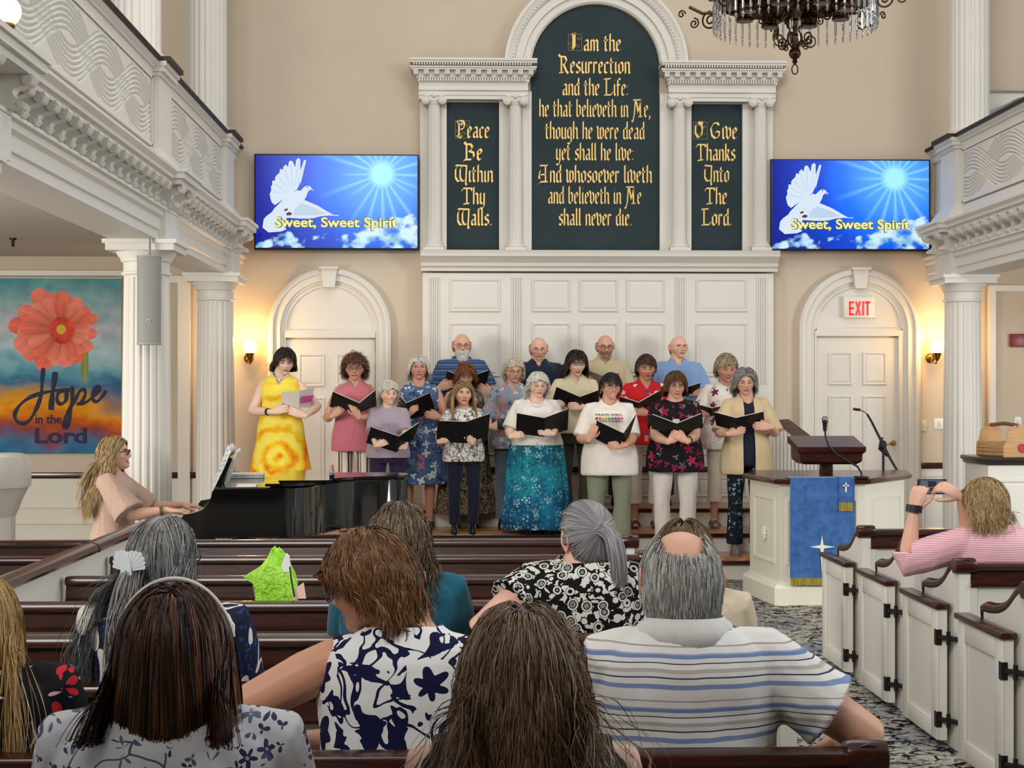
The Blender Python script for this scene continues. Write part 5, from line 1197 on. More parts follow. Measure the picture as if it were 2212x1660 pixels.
# ---- hair in head space
AX = np.array([.0835, .1, .113])
def hair_mask(d, st):
    x, y, z = d[:, 0], d[:, 1], d[:, 2]; hl = st.get('line', .58)
    m = (z > hl) | ((y > -.40) & (z > .30)) | ((y > -.12) & (z > st.get('side', -.05))) | ((y > .22) & (z > st.get('nape', -.58)))
    b = st.get('bald')
    if b == 'top': m &= ~((z > .40) & (y < .55))
    if b == 'full': m &= (z < .32) & (y > .0)
    if b == 'crown': m &= ~((np.abs(x / .58) ** 3 + np.abs(y / .93) ** 4 < 1 + .35 * np.sin(x * 190 + y * 77 + z * 133)) & (z > .3))
    return m
def hair(st, R=np.eye(3), seed=1):
    """st: len, vol, n, r, cols, mode, curl; R head rotation (columns = head axes in body space)"""
    rg = np.random.default_rng(seed); n = st.get('n', 500); m = st.get('m', 10); L = st['len']; vol = st.get('vol', .02); ax = AX * np.array([st.get('wide', 1), 1, 1])
    d = rg.normal(size=(n * 6, 3)); d /= np.linalg.norm(d, axis=1, keepdims=True); d = d[hair_mask(d, st)][:n]; n = len(d)
    g = R.T @ np.array([0, 0, -1.0]); h = (.003 + vol * rg.random(n) ** st.get('hp', .7))[:, None]
    P = d * (ax + h * .3); nrm = d / ax; nrm /= np.linalg.norm(nrm, axis=1, keepdims=True)
    if st.get('mode') == 'tail':
        n = st.get('n', 500); d = rg.normal(size=(n, 3)); d /= np.linalg.norm(d, axis=1, keepdims=True); P = np.array(st['from']) + d * st.get('jit', .014) * rg.random((n, 1)); h = (.02 + vol * rg.random(n))[:, None]; nrm = d * .7 + np.array([0, .5, .3])
    mode = st.get('mode', 'down'); part = st.get('part', 0.0)
    if mode == 'down':
        D0 = np.stack([np.sign(d[:, 0] - part + rg.normal(size=n) * .05) * .9, .35 + .3 * (d[:, 1] > 0), np.full(n, -.1)], -1)
        bk = (d[:, 1] > .35)[:, None]; D0 = np.where(bk, np.stack([d[:, 0] * .8, np.full(n, .5), np.full(n, -.5)], -1), D0)
    elif mode == 'back': D0 = np.stack([d[:, 0] * .3, np.full(n, 1.0), .15 - .3 * (d[:, 1] > 0)], -1)
    elif mode == 'fringe': D0 = np.where((d[:, 1] < .1)[:, None], np.stack([(d[:, 0] - part) * 1.2 , -np.ones(n) * .75, np.full(n, .05)], -1), np.stack([d[:, 0], np.full(n, .4), np.full(n, -.6)], -1))
    elif mode == 'side': D0 = np.stack([np.full(n, st.get('dir', 1.0)) * (d[:, 2] > .45) + d[:, 0] * .6, -.25 + .9 * (d[:, 1] > -.2), -.1 - .5 * (d[:, 2] < .4)], -1)
    elif mode == 'comb': D0 = np.stack([d[:, 0] * .15, np.full(n, .1), np.full(n, -1.0)], -1)
    elif mode == 'tail': D0 = np.array(st.get('dir0', (0, .9, .35))) + np.zeros((n, 3))
    elif mode == 'gather':
        gp = np.array(st['to']); D0 = gp - P; D0 /= np.linalg.norm(D0, axis=1, keepdims=True)
    else: D0 = nrm + rg.normal(size=(n, 3)) * .5
    D0 = D0 + rg.normal(size=(n, 3)) * st.get('mess', .10)
    D0 = D0 - nrm * (D0 * nrm).sum(1, keepdims=True) * (0 if mode in ('puff', 'tail') else .85); D0 /= np.linalg.norm(D0, axis=1, keepdims=True)
    ln = L * (st.get('lmin', .8) + (1 - st.get('lmin', .8)) * rg.random(n)); 
    if 'topk' in st: ln = ln * np.where(d[:, 2] > .45, st['topk'], 1)
    if 'frk' in st: ln = ln * np.where((d[:, 1] < -.25) & (np.abs(d[:, 0]) < .62), st['frk'], 1)
    stp = (ln / (m - 1))[:, None]; D = D0.copy(); pts = [P.copy()]; cut = st.get('cut'); grav = st.get('grav', .22)
    alive = np.ones(n, bool)
    gath = np.array(st['to']) if mode == 'gather' else None
    for k in range(m - 1):
        if mode == 'gather':
            v = gath - P; dist = np.linalg.norm(v, axis=1, keepdims=True); D = D * .35 + .65 * v / np.maximum(dist, 1e-4); st_ = np.minimum(np.maximum(dist / (m - 1 - k), .0), .05)
            P = P + D * st_
        else:
            D = D + g * grav * (st.get('gk', 1)); D /= np.linalg.norm(D, axis=1, keepdims=True)
            P = P + D * stp * alive[:, None]
        q = P / (ax + h); ql = np.linalg.norm(q, axis=1, keepdims=True); P = np.where(ql < 1, P / np.maximum(ql, .05), P)
        if mode not in ('puff', 'gather', 'tail'):
            q = P / (ax + h); ql = np.linalg.norm(q, axis=1, keepdims=True); kk = sm((P[:, 2:3] + .03) / .05); P = P * (1 - kk) + P / np.maximum(ql, .05) * kk
            if k: D = D * .5 + .5 * (P - pts[-1]) / np.maximum(np.linalg.norm(P - pts[-1], axis=1, keepdims=True), 1e-6)
        if mode not in ('fringe', 'puff', 'side') and not st.get('face_ok'):
            f = (P[:, 1] < -.030) & (P[:, 2] < .060) & (np.abs(P[:, 0]) < .062); sg = np.where(np.abs(P[:, 0]) < 1e-4, 1, np.sign(P[:, 0]))
            P[f, 0] = (sg * (.060 + .008 * rg.random(n)))[f]
        if L > .2:
            sc = np.array(st.get('shc', (0, .02, -.30))); sr = np.array(st.get('shr', (.20, .115, .12))) + h * .8; cc = R.T @ sc; q = ((P - cc) @ R.T) / sr; ql = np.linalg.norm(q, axis=1, keepdims=True)
            tgt = P.copy(); back = np.where(((P - cc) @ R.T)[:, 1:2] < .02, 0, 1)
            P = np.where(ql < 1, cc + (P - cc) / np.maximum(ql, .3), P)
        if st.get('fwd'):
            f = (d[:, 1] < .25) & (P[:, 2] < -.05) & (P[:, 1] > -.115 * st['fwd']); P[f, 1] -= .013
        if cut is not None:
            w = P @ R.T; alive &= w[:, 2] > cut
        pts.append(P.copy())
    S = np.stack(pts, 1)
    T = np.linspace(0, 1, m)[None, :, None]
    cu = st.get('curl', 0)
    if cu:
        coh = st.get('coh', .25); q1 = (3 * np.sin(7 * d[:, 0] + 3 * d[:, 1]) + 2.5 * np.cos(5 * d[:, 1] - 6 * d[:, 2]))[:, None, None]; q2 = (3 * np.cos(6 * d[:, 0] - 5 * d[:, 2]) + 2 * np.sin(8 * d[:, 1]))[:, None, None]; p1, p2 = q1 + rg.random((n, 1, 1)) * 6.28 * coh, q2 + rg.random((n, 1, 1)) * 6.28 * coh; f = st.get('freq', 3) * 6.28 * (1 - .4 * coh + .8 * coh * rg.random((n, 1, 1)))
        env = np.minimum(1, T * 2.2); clump = 0
        side = np.stack([np.cos(p1[:, 0, 0]), np.sin(p1[:, 0, 0]), np.zeros(n)], -1)[:, None, :]
        S = S + env * cu * (side * np.sin(T * f + p2 + clump) + np.array([0, 0, .5]) * np.cos(T * f + p1))
    # thin ribbons lying along the head, each with its own small tilt
    r0 = st.get('r', .0012) * (.7 + .6 * rg.random((n, 1, 1)))
    tan = np.gradient(S, axis=1); tan /= np.maximum(np.linalg.norm(tan, axis=2, keepdims=True), 1e-9)
    ref = np.broadcast_to(nrm[:, None, :], S.shape) + (S - np.array([0, 0, -.02])) * 6; u = ref - tan * (ref * tan).sum(2, keepdims=True); u /= np.maximum(np.linalg.norm(u, axis=2, keepdims=True), 1e-6); w = np.cross(tan, u)
    ph = rg.normal(size=(n, 1, 1)) * .45; w = w * np.cos(ph) + u * np.sin(ph)
    rad = r0 * np.clip(1.15 - T ** 3 * (1.0 if not st.get('blunt') else .4), .12, 1) * st.get('flat', 1.3)
    V = np.stack([S - w * rad, S + w * rad], 2).reshape(-1, 3)
    base = (np.arange(n)[:, None] * m + np.arange(m - 1)[None, :]) * 2
    F = np.stack([base, base + 1, base + 3, base + 2], -1).reshape(-1, 4)
    cs = np.array([lin(c)[:3] for c in st['cols']]); t = rg.random(n) * (len(cs) - 1); i = np.minimum(t.astype(int), len(cs) - 2); fr = (t - i)[:, None]; col = cs[i] * (1 - fr) + cs[i + 1] * fr
    if 'streak' in st:
        msk = (np.sin(d[:, 0] * st.get('sf', 17) + d[:, 1] * 9) > .45)[:, None]; col = np.where(msk, col * .35 + np.array(lin(st['streak'])[:3]) * .65, col)
    C = np.repeat(col, m * 2, axis=0)
    if 'tip' in st:
        tt = np.tile(np.repeat(np.linspace(0, 1, m), 2), n)[:, None] ** 1.5; C = C * (1 - tt) + np.array(lin(st['tip'])[:3]) * tt
    # scalp cap under the strands
    nu, nv = 48, 30; th, ph = np.meshgrid(np.linspace(0, 2 * PI, nu, endpoint=False), np.linspace(-PI / 2 + .05, PI / 2 - .0005, nv))
    dd = np.stack([np.sin(th) * np.cos(ph), -np.cos(th) * np.cos(ph), np.sin(ph)], -1).reshape(-1, 3); mk = hair_mask(dd, st)
    CV = dd * (ax + .0015 + vol * st.get('capk', .25)); idx = np.arange(nu * nv).reshape(nv, nu); nx = np.roll(idx, -1, 1)
    CF = np.stack([idx[:-1], nx[:-1], nx[1:], idx[1:]], -1).reshape(-1, 4); CF = CF[mk[CF].all(1)] if mode != 'tail' else CF[:0]
    o = len(V); V = np.concatenate([V, CV]); F = np.concatenate([F, CF + o]); C = np.concatenate([C, np.tile(cs[0] * (.9 if not st.get('bald') else 1), (len(CV), 1))])
    return V, F, C
# ---- body tables at 1.65 m: z, half width, half depth, y centre (front is -y)
TORSO = {'f': [(.78, .155, .105, .0), (.86, .182, .125, .005), (.93, .176, .122, .004), (1.00, .158, .110, 0), (1.07, .148, .103, -.002), (1.15, .152, .112, -.008), (1.22, .160, .126, -.016), (1.28, .158, .112, -.006), (1.31, .154, .095, .002), (1.335, .132, .080, .008), (1.358, .090, .066, .010), (1.378, .062, .056, .008), (1.45, .050, .052, -.002), (1.50, .048, .050, -.004)],
         'm': [(.78, .155, .110, .0), (.86, .172, .122, .004), (.93, .170, .120, .002), (1.00, .166, .118, 0), (1.07, .166, .118, -.002), (1.15, .174, .120, -.004), (1.22, .182, .122, -.006), (1.28, .180, .114, 0), (1.31, .176, .100, .005), (1.335, .150, .086, .010), (1.358, .104, .074, .010), (1.378, .072, .064, .008), (1.45, .060, .060, -.002), (1.50, .057, .057, -.004)]}
def ring_at(tab, z):
    zs = [t[0] for t in tab]; return [float(np.interp(z, zs, [t[i] for t in tab])) for i in (1, 2, 3)]
def person(label, at, H, rz=0, w=1.0, sex='f', skin='C99A80', face=None, turn=(0, 0, 0), hairs=(), arms=None, wear=(), seated=False, lean=0.0, vox=.008, belly=0.0, extras=(), group=None, bust=1.0, name='person', shy=0.0, headoff=(0, 0, 0), res=1.0, legs=True):
    skin = tuple(min(255, int(q * f_ + o_)) for q, f_, o_ in zip(hexrgb(skin), (.98, 1.0, 1.0), (20, 26, 26))); NK = .045 if seated else .018; k = H / (1.4365 - NK + .1955 * (face or {}).get('hs', 1.0)); e = thing(name, label, 'person', at, rz, group)
    M = Matrix.LocRotScale(Vector(at), Matrix.Rotation(rz, 3, 'Z').to_quaternion(), None); Mi = M.inverted()
    dzs = -.36 if seated else 0.0
    tab = []
    for z, a, b, yc in TORSO[sex]:
        wf = w if z < 1.33 else (1 + (w - 1) * .45); bz = 1 + belly * math.exp(-((z - 1.05) / .13) ** 2)
        bb = b * wf ** 1.15 * bz; tab.append((z, a * wf * (1 + belly * .35 * math.exp(-((z - 1.05) / .15) ** 2)), bb * (bust if 1.12 < z < 1.3 else 1), yc - (bb - b) * .35))
    pz = .86
    def pose(p):
        """lean the upper body about the hips, drop it for sitting, scale"""
        p = Vector(p); t = lean * float(sm((p.z - pz) / .25)); y, z = p.y, p.z - pz
        return Vector((p.x, y * math.cos(t) - z * math.sin(t), pz + y * math.sin(t) + z * math.cos(t) + dzs)) * k
    def ell(z, ease=0, n=28, fr=1.0, sup=2.3):
        a, b, yc = ring_at(tab, max(z, .86) if ease > .01 else z); o = []
        for j in range(n):
            t = 2 * PI * j / n; c, s_ = math.cos(t), math.sin(t); q = (abs(c) ** sup + abs(s_) ** sup) ** (-1 / sup)
            o.append(pose(((a + ease) * q * c * fr, yc + (b + ease) * q * s_ * fr, z)))
        return o
    zs = [.78, .82, .86, .9, .95, 1.0, 1.05, 1.1, 1.15, 1.2, 1.25, 1.29, 1.32, 1.345, 1.365, 1.385, 1.40, 1.42, 1.46, 1.5]
    body = MB(); body.loft([ell(z) for z in zs])
    shx = (.144 if sex == 'f' else .158) * (1 + (w - 1) * .55); ar = (.046 if sex == 'f' else .052) * w ** .7 * k
    UA, FA = .278 * k, .238 * k; AR = {}
    for sd, sg in (('L', 1), ('R', -1)):
        S = pose((sg * shx, .006 + shy, 1.298)); A = (arms or {}).get(sd)
        if A is None: A = dict(loc=(sg * .20, -.10, .80 + dzs * 0)) if not seated else dict(loc=(sg * .10, -.30, .95), dir=(-sg * .4, -1, 0), nrm=(0, 0, 1))
        if 'at' in A: T = Mi @ Vector(A['at'])
        else: T = pose(A['loc'])
        hint = Vector(A.get('hint', (sg * .55, .35, -1.0)))
        v = T - S; dd = v.length; dmax = (UA + FA) * .995
        if dd > dmax: T = S + v * (dmax / dd); dd = dmax; v = T - S
        dmin = .16 * k
        if dd < dmin: dd = dmin
        u = v.normalized(); a_ = (UA * UA - FA * FA + dd * dd) / (2 * dd); hh = math.sqrt(max(UA * UA - a_ * a_, 1e-6))
        pn = (hint - u * hint.dot(u)); pn = pn.normalized() if pn.length > 1e-4 else Vector((0, 0, -1)); El = S + u * a_ + pn * hh
        fd = (T - El).normalized(); AR[sd] = (S, El, T, fd, A)
        S0 = S + Vector((-sg * .06 * k, 0, .018 * k)); up = [S0, S, S.lerp(El, .25), S.lerp(El, .5), S.lerp(El, .8), El, El.lerp(T, .2), El.lerp(T, .45), El.lerp(T, .75), T, T + fd * .012 * k]
        body.tube(up, [ar * .75, ar * 1.06, ar * 1.12, ar * 1.02, ar * .90, ar * .86, ar * .90, ar * .82, ar * .64, ar * .52, ar * .50], 12)
    # legs
    LG = {}
    for sd, sg in (('L', 1), ('R', -1)):
        hp = pose((sg * .088 * w, .0, .84))
        if seated: kn = hp + Vector((sg * .03, -.42, .0)) * k; an = Vector((kn.x, kn.y + .02, .09))
        else:
            fo = (arms or {}).get('foot' + sd, (sg * .10, 0)); kn = Vector((sg * .096 * w, -.012, .46)) * k; an = Vector((fo[0], fo[1] + .02, .075)) * k
        LG[sd] = (hp, kn, an)
        lr = .078 * w ** .8 * k
        if legs: body.tube([hp + Vector((0, 0, .04)), hp, hp.lerp(kn, .5), kn, kn.lerp(an, .3), kn.lerp(an, .7), an, an + Vector((0, -.03, -.04)) * k, an + Vector((0, -.12, -.055)) * k], [lr, lr, lr * .84, lr * .62, lr * .66, lr * .48, lr * .38, lr * .42, lr * .36], 12)
    V, F, E = remesh(body, vox * k, 3, .5); sk = np.array(lin(skin)[:3]); C = np.tile(sk, (len(V), 1))
    parts = [(V, F, C)]
    # hands
    for sd, sg in (('L', 1), ('R', -1)):
        S, El, T, fd, A = AR[sd]; hv, hf = HAND[A.get('pose', 'curl')]
        d = Vector(A['dir']).normalized() if 'dir' in A else fd
        n = Vector(A.get('nrm', (0, -1, .2))); n = (n - d * n.dot(d)); n = n.normalized() if n.length > 1e-3 else d.orthogonal().normalized(); xx = d.cross(n)
        th = Vector(A.get('thumb', (-sg * .6, 0, 1))); mir = 1 if xx.dot(th) >= 0 else -1
        R3 = np.array([list(xx * mir), list(d), list(n)]).T; hs = k * (1.0 if sex == 'f' else 1.08)
        HV = (hv * hs) @ R3.T + np.array(T + d * .012 * k)
        hfF = [f[::-1] for f in hf] if mir < 0 else hf; tip = sm((hv[:, 1:2] - .10) / .05) * .25
        parts.append((HV, hfF, np.tile(sk, (len(HV), 1)) * (1 - tip * np.array([0, .35, .35]))))
    # head
    f = dict(face or {}); f['skin'] = skin; hv, hf, hc = head(f, res)
    yaw, pitch, roll = turn
    Rm = Matrix.Rotation(yaw, 3, 'Z') @ Matrix.Rotation(pitch, 3, 'X') @ Matrix.Rotation(roll, 3, 'Y'); R = np.array(Rm)
    hs = k * f.get('hs', 1.0); piv = pose(Vector((0, .004, 1.434 - NK)) + Vector(headoff)); Rl = np.array(Matrix.Rotation(0, 3, 'X'))
    off_ = np.array([0, -.018, .088])
    toB = lambda Q: ((Q + off_) * hs) @ R.T + np.array(piv)
    parts.append((toB(hv), hf, hc))
    V = np.concatenate([p[0] for p in parts]); C = np.concatenate([p[2] for p in parts]); F = []; o = 0
    for p in parts: F += [[i + o for i in q] for q in p[1]]; o += len(p[0])
    link('body', np_mesh('body', V, F, [SKIN], C), None).parent = e
    # hair
    for i, st in enumerate(hairs):
        hv, hf, hc = hair(st, R, abs(hash(label)) % 9999 * 0 + len(label) * 7 + i * 31)
        link(st.get('name', 'hair'), np_mesh('hair', toB(hv), hf, [HAIRM], hc), None).parent = e
    # clothing
    ctx = dict(e=e, k=k, pose=pose, ell=ell, tab=tab, AR=AR, LG=LG, ar=ar, toB=toB, vox=vox, seated=seated, R=R, M=M, w=w, sg=1, piv=piv, hs=hs)
    for fn in wear: fn(ctx)
    for fn in extras: fn(ctx)
    return e
def smooth_rim(V, F, it=14):
    cnt = {}
    for f in F:
        for i in range(len(f)):
            a, b = f[i], f[(i + 1) % len(f)]; q = (a, b) if a < b else (b, a); cnt[q] = cnt.get(q, 0) + 1
    E = np.array([q for q, n in cnt.items() if n == 1])
    if not len(E): return V
    on = np.unique(E); W2 = relax(V, E, it, .5); V = V.copy(); V[on] = W2[on]
    return V
def fold_noise(V, F, amp, sc, seed=0, vert=.45):
    N = vnormals(V, F)
    d = np.array([mnoise.noise((p[0] * sc + seed, p[1] * sc, p[2] * sc * vert)) + .5 * mnoise.noise((p[0] * sc * 2.1, p[1] * sc * 2.1 + seed, p[2] * sc * 1.3)) for p in V])
    return V + N * (d * amp)[:, None]
def top(material, hem=.80, ease=.018, sleeve=.55, neck=('scoop', .05, .075), name='top', flare=.010, sflare=.006, fold=.005, open_front=False, skirt=None, pleat=0, seed=0, shade=None, cap=1.0):
    """sleeve: 0 none, 1 to the elbow, 2 to the wrist; skirt: (hem z, extra half width) continues below"""
    def f(c):
        k = c['k']; m = MB(); zs = [z for z in (.62, .68, .74, .80, .86, .9, .95, 1.0, 1.05, 1.1, 1.15, 1.2, 1.25, 1.29, 1.32, 1.345, 1.365, 1.385, 1.402) if z > hem + .01]
        R = []
        if skirt and not c['seated']:
            zh, fl = skirt; a, b, yc = ring_at(c['tab'], .9)
            for t in np.linspace(1, 0, 9):
                z = zh + (.9 - zh) * (1 - t); ring = []
                for j in range(72):
                    an = 2 * PI * j / 72; pl = 1 + pleat * math.sin(an * 13 + 2 * math.sin(an * 3)) * t
                    ring.append(c['pose'](((a + ease + fl * t) * pl * math.cos(an), yc + (b + ease + fl * t * .8) * pl * math.sin(an), z)))
                R.append(ring)
            n = 72
        else: n = 28; R.append(c['ell'](hem, ease + flare))
        R += [c['ell'](z, ease * (1 if z < 1.37 else .7) + flare * max(0, (1.15 - z) / .3) * (1 if z < 1.15 else 0), n) for z in zs]
        m.loft(R)
        for sd, sg in (('L', 1), ('R', -1)):
            S, El, T, fd, A = c['AR'][sd]; ar = c['ar']; S0 = S + Vector((-sg * .065 * k, 0, .018 * k))
            if sleeve <= 0: m.tube([S0, S + Vector((-sg * .012 * k * (2 - cap), 0, 0))], [ar * .8 + ease * .6 * k, ar * 1.02 + ease * .5 * k], 14); continue
            P = [S0, S]; rr = [ar * .78 + ease * k, ar * 1.08 + ease * k]
            for t in np.linspace(.2, 1, 5):
                if t > sleeve: break
                P.append(S.lerp(El, t)); rr.append(ar * (1.08 - .2 * t) + (ease + sflare * t) * k)
            if sleeve > 1:
                for t in np.linspace(.12, 1, 6):
                    if t > sleeve - 1: break
                    P.append(El.lerp(T, t)); rr.append(ar * (.95 - .35 * t) + (ease + sflare) * k)
            elif sleeve > .3: P.append(S.lerp(El, min(1, sleeve))); rr.append(ar * (1.08 - .2 * sleeve) + (ease + sflare) * k)
            m.tube(P, rr, 14)
        V, F, E = remesh(m, c['vox'] * k, 2, .5)
        # neckline, in upright body space
        pz = .86; U = V / k
        nk, dep, hw = neck; zb = 1.372
        base = c['pose']((0, 0, 1.372)) / k; dirn = (c['pose']((0, 0, 1.40)) - c['pose']((0, 0, 1.30))); dirn.normalize(); upv = np.array(dirn)
        fwd = np.array(Vector((0, -dirn.z, dirn.y)) if True else 0); rel = U - np.array(base); hgt = rel @ upv; fw = rel @ fwd; xx = rel[:, 0]
        fr = sm((fw + .03) / .05); q = np.clip(1 - (np.abs(xx) / hw) ** (2 if nk == 'scoop' else 1), 0, 1)
        lim = np.where(np.abs(xx) < hw, -dep * fr * q - .008 * (1 - fr), .06)
        kill = (hgt > lim + .004) & (np.abs(xx) < hw + .0)
        kill |= hgt > .026
        if open_front: kill |= (fw > .03) & (np.abs(xx) < .045 + .03 * np.clip(-hgt - .1, 0, .4)) & (hgt < 0)
        keep = [q_ for q_ in F if not all(kill[i] for i in q_)]
        used = np.zeros(len(V), bool); used[[i for q_ in keep for i in q_]] = True; mp = np.cumsum(used) - 1
        V2 = V[used]; F2 = [[int(mp[i]) for i in q_] for q_ in keep]
        V2 = smooth_rim(V2, F2)
        if fold: V2 = fold_noise(V2, F2, fold * k, 9, seed)
        o = link(name, np_mesh(name, V2, F2, [material]), None); o.parent = c['e']
    return f
def collar(material, r=.070, h=.040, gap=.62, spread=.02):
    def f(c):
        k = c['k']; m = MB(); n = 36; rows = []; s_ = 1.0
        for t, (rr, z) in enumerate(((r + .016, 1.335), (r + .004, 1.36), (r - .003, 1.36 + h * .75), (r, 1.36 + h * .8), (r + .016, 1.36 + h * .40), (r + .030, 1.346))):
            ring = []
            for j in range(n + 1):
                a = gap / 2 + (2 * PI - gap) * j / n - PI / 2; edge = abs(j / n - .5) * 2; dz = -(.040 + spread) * edge ** 5 * max(0, t - 2) / 3
                ring.append(c['pose']((rr * 1.12 * math.cos(a), .010 + rr * math.sin(a) * 1.0 - .012 * edge ** 3 - .014 * edge ** 5 * max(0, t - 2) / 3, z + dz - .016 * edge ** 2 + (.012 * abs(math.cos(a)) if t >= 4 else 0))))
            rows.append(ring)
        m.loft(rows, False, False); o = m.build('collar', material, None, 60); o.parent = c['e']
        md = o.modifiers.new('thick', 'SOLIDIFY'); md.thickness = .003
    return f
def trousers(material, hem=.09, ease=.005, flare=.010, waist=.97, name='trousers', crop=0):
    def f(c):
        k = c['k']; m = MB(); m.loft([c['ell'](z, ease) for z in (.765, .79, .82, .86, .9, .94, waist)])
        for sd, sg in (('L', 1), ('R', -1)):
            hp, kn, an = c['LG'][sd]; lr = .080 * c['w'] ** .8 * k; ee = ease * k; en = an.lerp(kn, max(0, (hem - .07) / .38))
            m.tube([hp + Vector((0, 0, .05 * k)), hp, hp.lerp(kn, .4), kn, kn.lerp(en, .5), en], [lr + ee, lr + ee, lr * .92 + ee, lr * .72 + ee * 1.2, lr * .66 + ee + flare * k * .6, lr * .60 + ee + flare * k], 16)
        V, F, E = remesh(m, c['vox'] * 1.1 * k, 2); V = fold_noise(V, F, .004 * k, 8, 3, .5)
        o = link(name, np_mesh(name, V, F, [material]), None); o.parent = c['e']
    return f
def skirt(material, hem=.1, flare=.14, waist=1.0, pleat=.03, n=13, name='skirt'):
    def f(c):
        m = MB(); R = []; N = 120
        for t in np.linspace(1, 0, 22):
            z = hem + (waist - hem) * (1 - t); a, b, yc = ring_at(c['tab'], max(z, .88)); ring = []
            for j in range(N):
                an = 2 * PI * j / N; pl = 1 + pleat * min(1, t * 3 + .15) * math.sin(an * n + 2.2 * math.sin(an * 4 + t)); fl = flare * t
                ring.append(c['pose'](((a + .014 + fl) * pl * math.cos(an), yc + (b + .014 + fl * .8) * pl * math.sin(an), z)))
            R.append(ring)
        m.loft(R); o = m.build(name, material, None, 80); o.parent = c['e']
    return f
def shoes(material, kind='shoe'):
    def f(c):
        if c['seated']: return
        k = c['k']
        for sd, sg in (('L', 1), ('R', -1)):
            hp, kn, an = c['LG'][sd]; m = MB(); x0, y0 = an.x, an.y
            def oval(z, s_, y1=-.175, y2=.065): return [(x0 + k * s_ * (.034 + .010 * math.cos(t + .9)) * math.sin(t), y0 + k * ((y1 + y2) / 2 - s_ * (y2 - y1) / 2 * math.cos(t)), z * k) for t in [2 * PI * j / 20 for j in range(20)]]
            if kind == 'sandal':
                m.loft([oval(z, s_) for z, s_ in ((0, 1), (.018, 1.02), (.022, .98))])
                for y, h in ((-.115, .045), (-.06, .06), (.03, .07)):
                    m.tube([(x0 + k * .040 * math.cos(t), y0 + k * y, k * (.018 + h * math.sin(t) * .8)) for t in [PI * j / 8 for j in range(9)]], .010 * k, 6, .4)
            else: m.loft([oval(z, s_, -.175 + yy, .065) for z, s_, yy in ((0, 1, 0), (.02, 1.04, 0), (.045, 1.0, .005), (.065, .86, .03), (.085, .7, .07), (.10, .62, .085))])
            o = m.build('sandal' if kind == 'sandal' else 'shoe', material, None, 50); o.parent = c['e']
    return f
def glasses(col='2A1A16', rect=.8, th=.0016, wide=.0215, tall=.0165, tint=None):
    def f(c):
        m = MB(); fm = mat('spectacle_frame_' + col, col, .3); ey, ez = -.097, .008
        T = lambda p: tuple(c['toB'](np.array([p]))[0]); hs = c['hs']
        for sg in (-1, 1):
            pts = []
            for j in range(25):
                t = 2 * PI * j / 24; ct, st = math.cos(t), math.sin(t); q = (abs(ct) ** (2 + 2 * rect) + abs(st) ** (2 + 2 * rect)) ** (-1 / (2 + 2 * rect))
                x = sg * .0335 + wide * q * ct; pts.append(T((x, ey - .002 + .18 * max(0, abs(x) - .03), ez + tall * q * st)))
            m.tube(pts, th * hs, 6)
            m.tube([T((sg * (.0335 + wide), ey + .003, ez + .005)), T((sg * .079, -.060, ez + .006)), T((sg * .087, .0, ez + .004)), T((sg * .085, .018, ez - .008))], th * hs * .9, 6)
        m.tube([T((-.012, ey - .001, ez + .003)), T((0, ey - .006, ez + .006)), T((.012, ey - .001, ez + .003))], th * hs, 6)
        o = m.build('glasses', fm, None, 60); o.parent = c['e']
        if tint:
            m = MB()
            for sg in (-1, 1): m.add([T((sg * .0335 + wide * .95 * math.cos(2 * PI * j / 20), ey - .001, ez + tall * .95 * math.sin(2 * PI * j / 20))) for j in range(20)], [tuple(range(20))])
            l = m.build('lens', tint, None, 0); l.parent = o
    return f
def necklace(col='E8E2D4', r=.0045, drop=.045, wide=.070, pend=False, cord=False):
    def f(c):
        m = MB(); pts = []
        for j in range(25):
            t = PI * j / 24; x = -wide * math.cos(t); a, b, yc = ring_at(c['tab'], 1.36 - drop * math.sin(t)); y = yc - (b + .020) * math.sqrt(max(.05, 1 - (x / (a + .03)) ** 2)) ; pts.append(c['pose']((x, y, 1.392 - .02 * math.sin(t) - drop * math.sin(t))))
        if cord: m.tube(pts, r * c['k'], 6)
        else:
            for p in pts: m.sphere(p, r * c['k'], 6)
        if pend: p = pts[12]; m.sphere((p.x, p.y - .004, p.z - .012), .009, 8, (.8, .5, 1.4))
        o = m.build('necklace' if not cord else 'neck_cord', mat('trinket_' + col, col, .4), None, 60); o.parent = c['e']
    return f
def beard(cols, n=900, ln=.018):
    def f(c):
        rg = np.random.default_rng(3); x = (rg.random(n * 4) - .5) * .13; z = -.03 - rg.random(n * 4) * .085; ok = (np.abs(x) > .020) | (z < -.068) | ((z > -.046) & (z < -.036)); x, z = x[ok][:n], z[ok][:n]; n_ = len(x)
        t = 1 - (x / .074) ** 2 * .8 ; y = -.098 * np.sqrt(np.clip(t, .05, 1)) * np.where(z < -.06, .96, 1.0) + .002
        P = np.stack([x * (1 - .25 * sm((-z - .03) / .08)), y, z], -1); D = np.stack([x * 2.5, np.full(n_, -.45), np.full(n_, -1.0)], -1) + rg.normal(size=(n_, 3)) * .2; D /= np.linalg.norm(D, axis=1, keepdims=True)
        L = (ln * (.5 + .5 * rg.random(n_)))[:, None]; S = np.stack([P, P + D * L * .5, P + D * L + np.array([0, 0, -.2]) * L], 1); V = []; F = []
        w = np.array([.0013, 0, 0]); V = np.stack([S - w * np.array([1, 1, .2])[None, :, None], S + w * np.array([1, 1, .2])[None, :, None]], 2).reshape(-1, 3)
        b = np.arange(n_)[:, None] * 6 + np.array([0, 2])[None, :]; F = np.stack([b, b + 1, b + 3, b + 2], -1).reshape(-1, 4)
        cs = np.array([lin(q)[:3] for q in cols]); C = np.repeat(cs[rg.integers(0, len(cs), n_)], 6, axis=0)
        link('beard', np_mesh('beard', c['toB'](V), F, [HAIRM], C), None).parent = c['e']
    return f
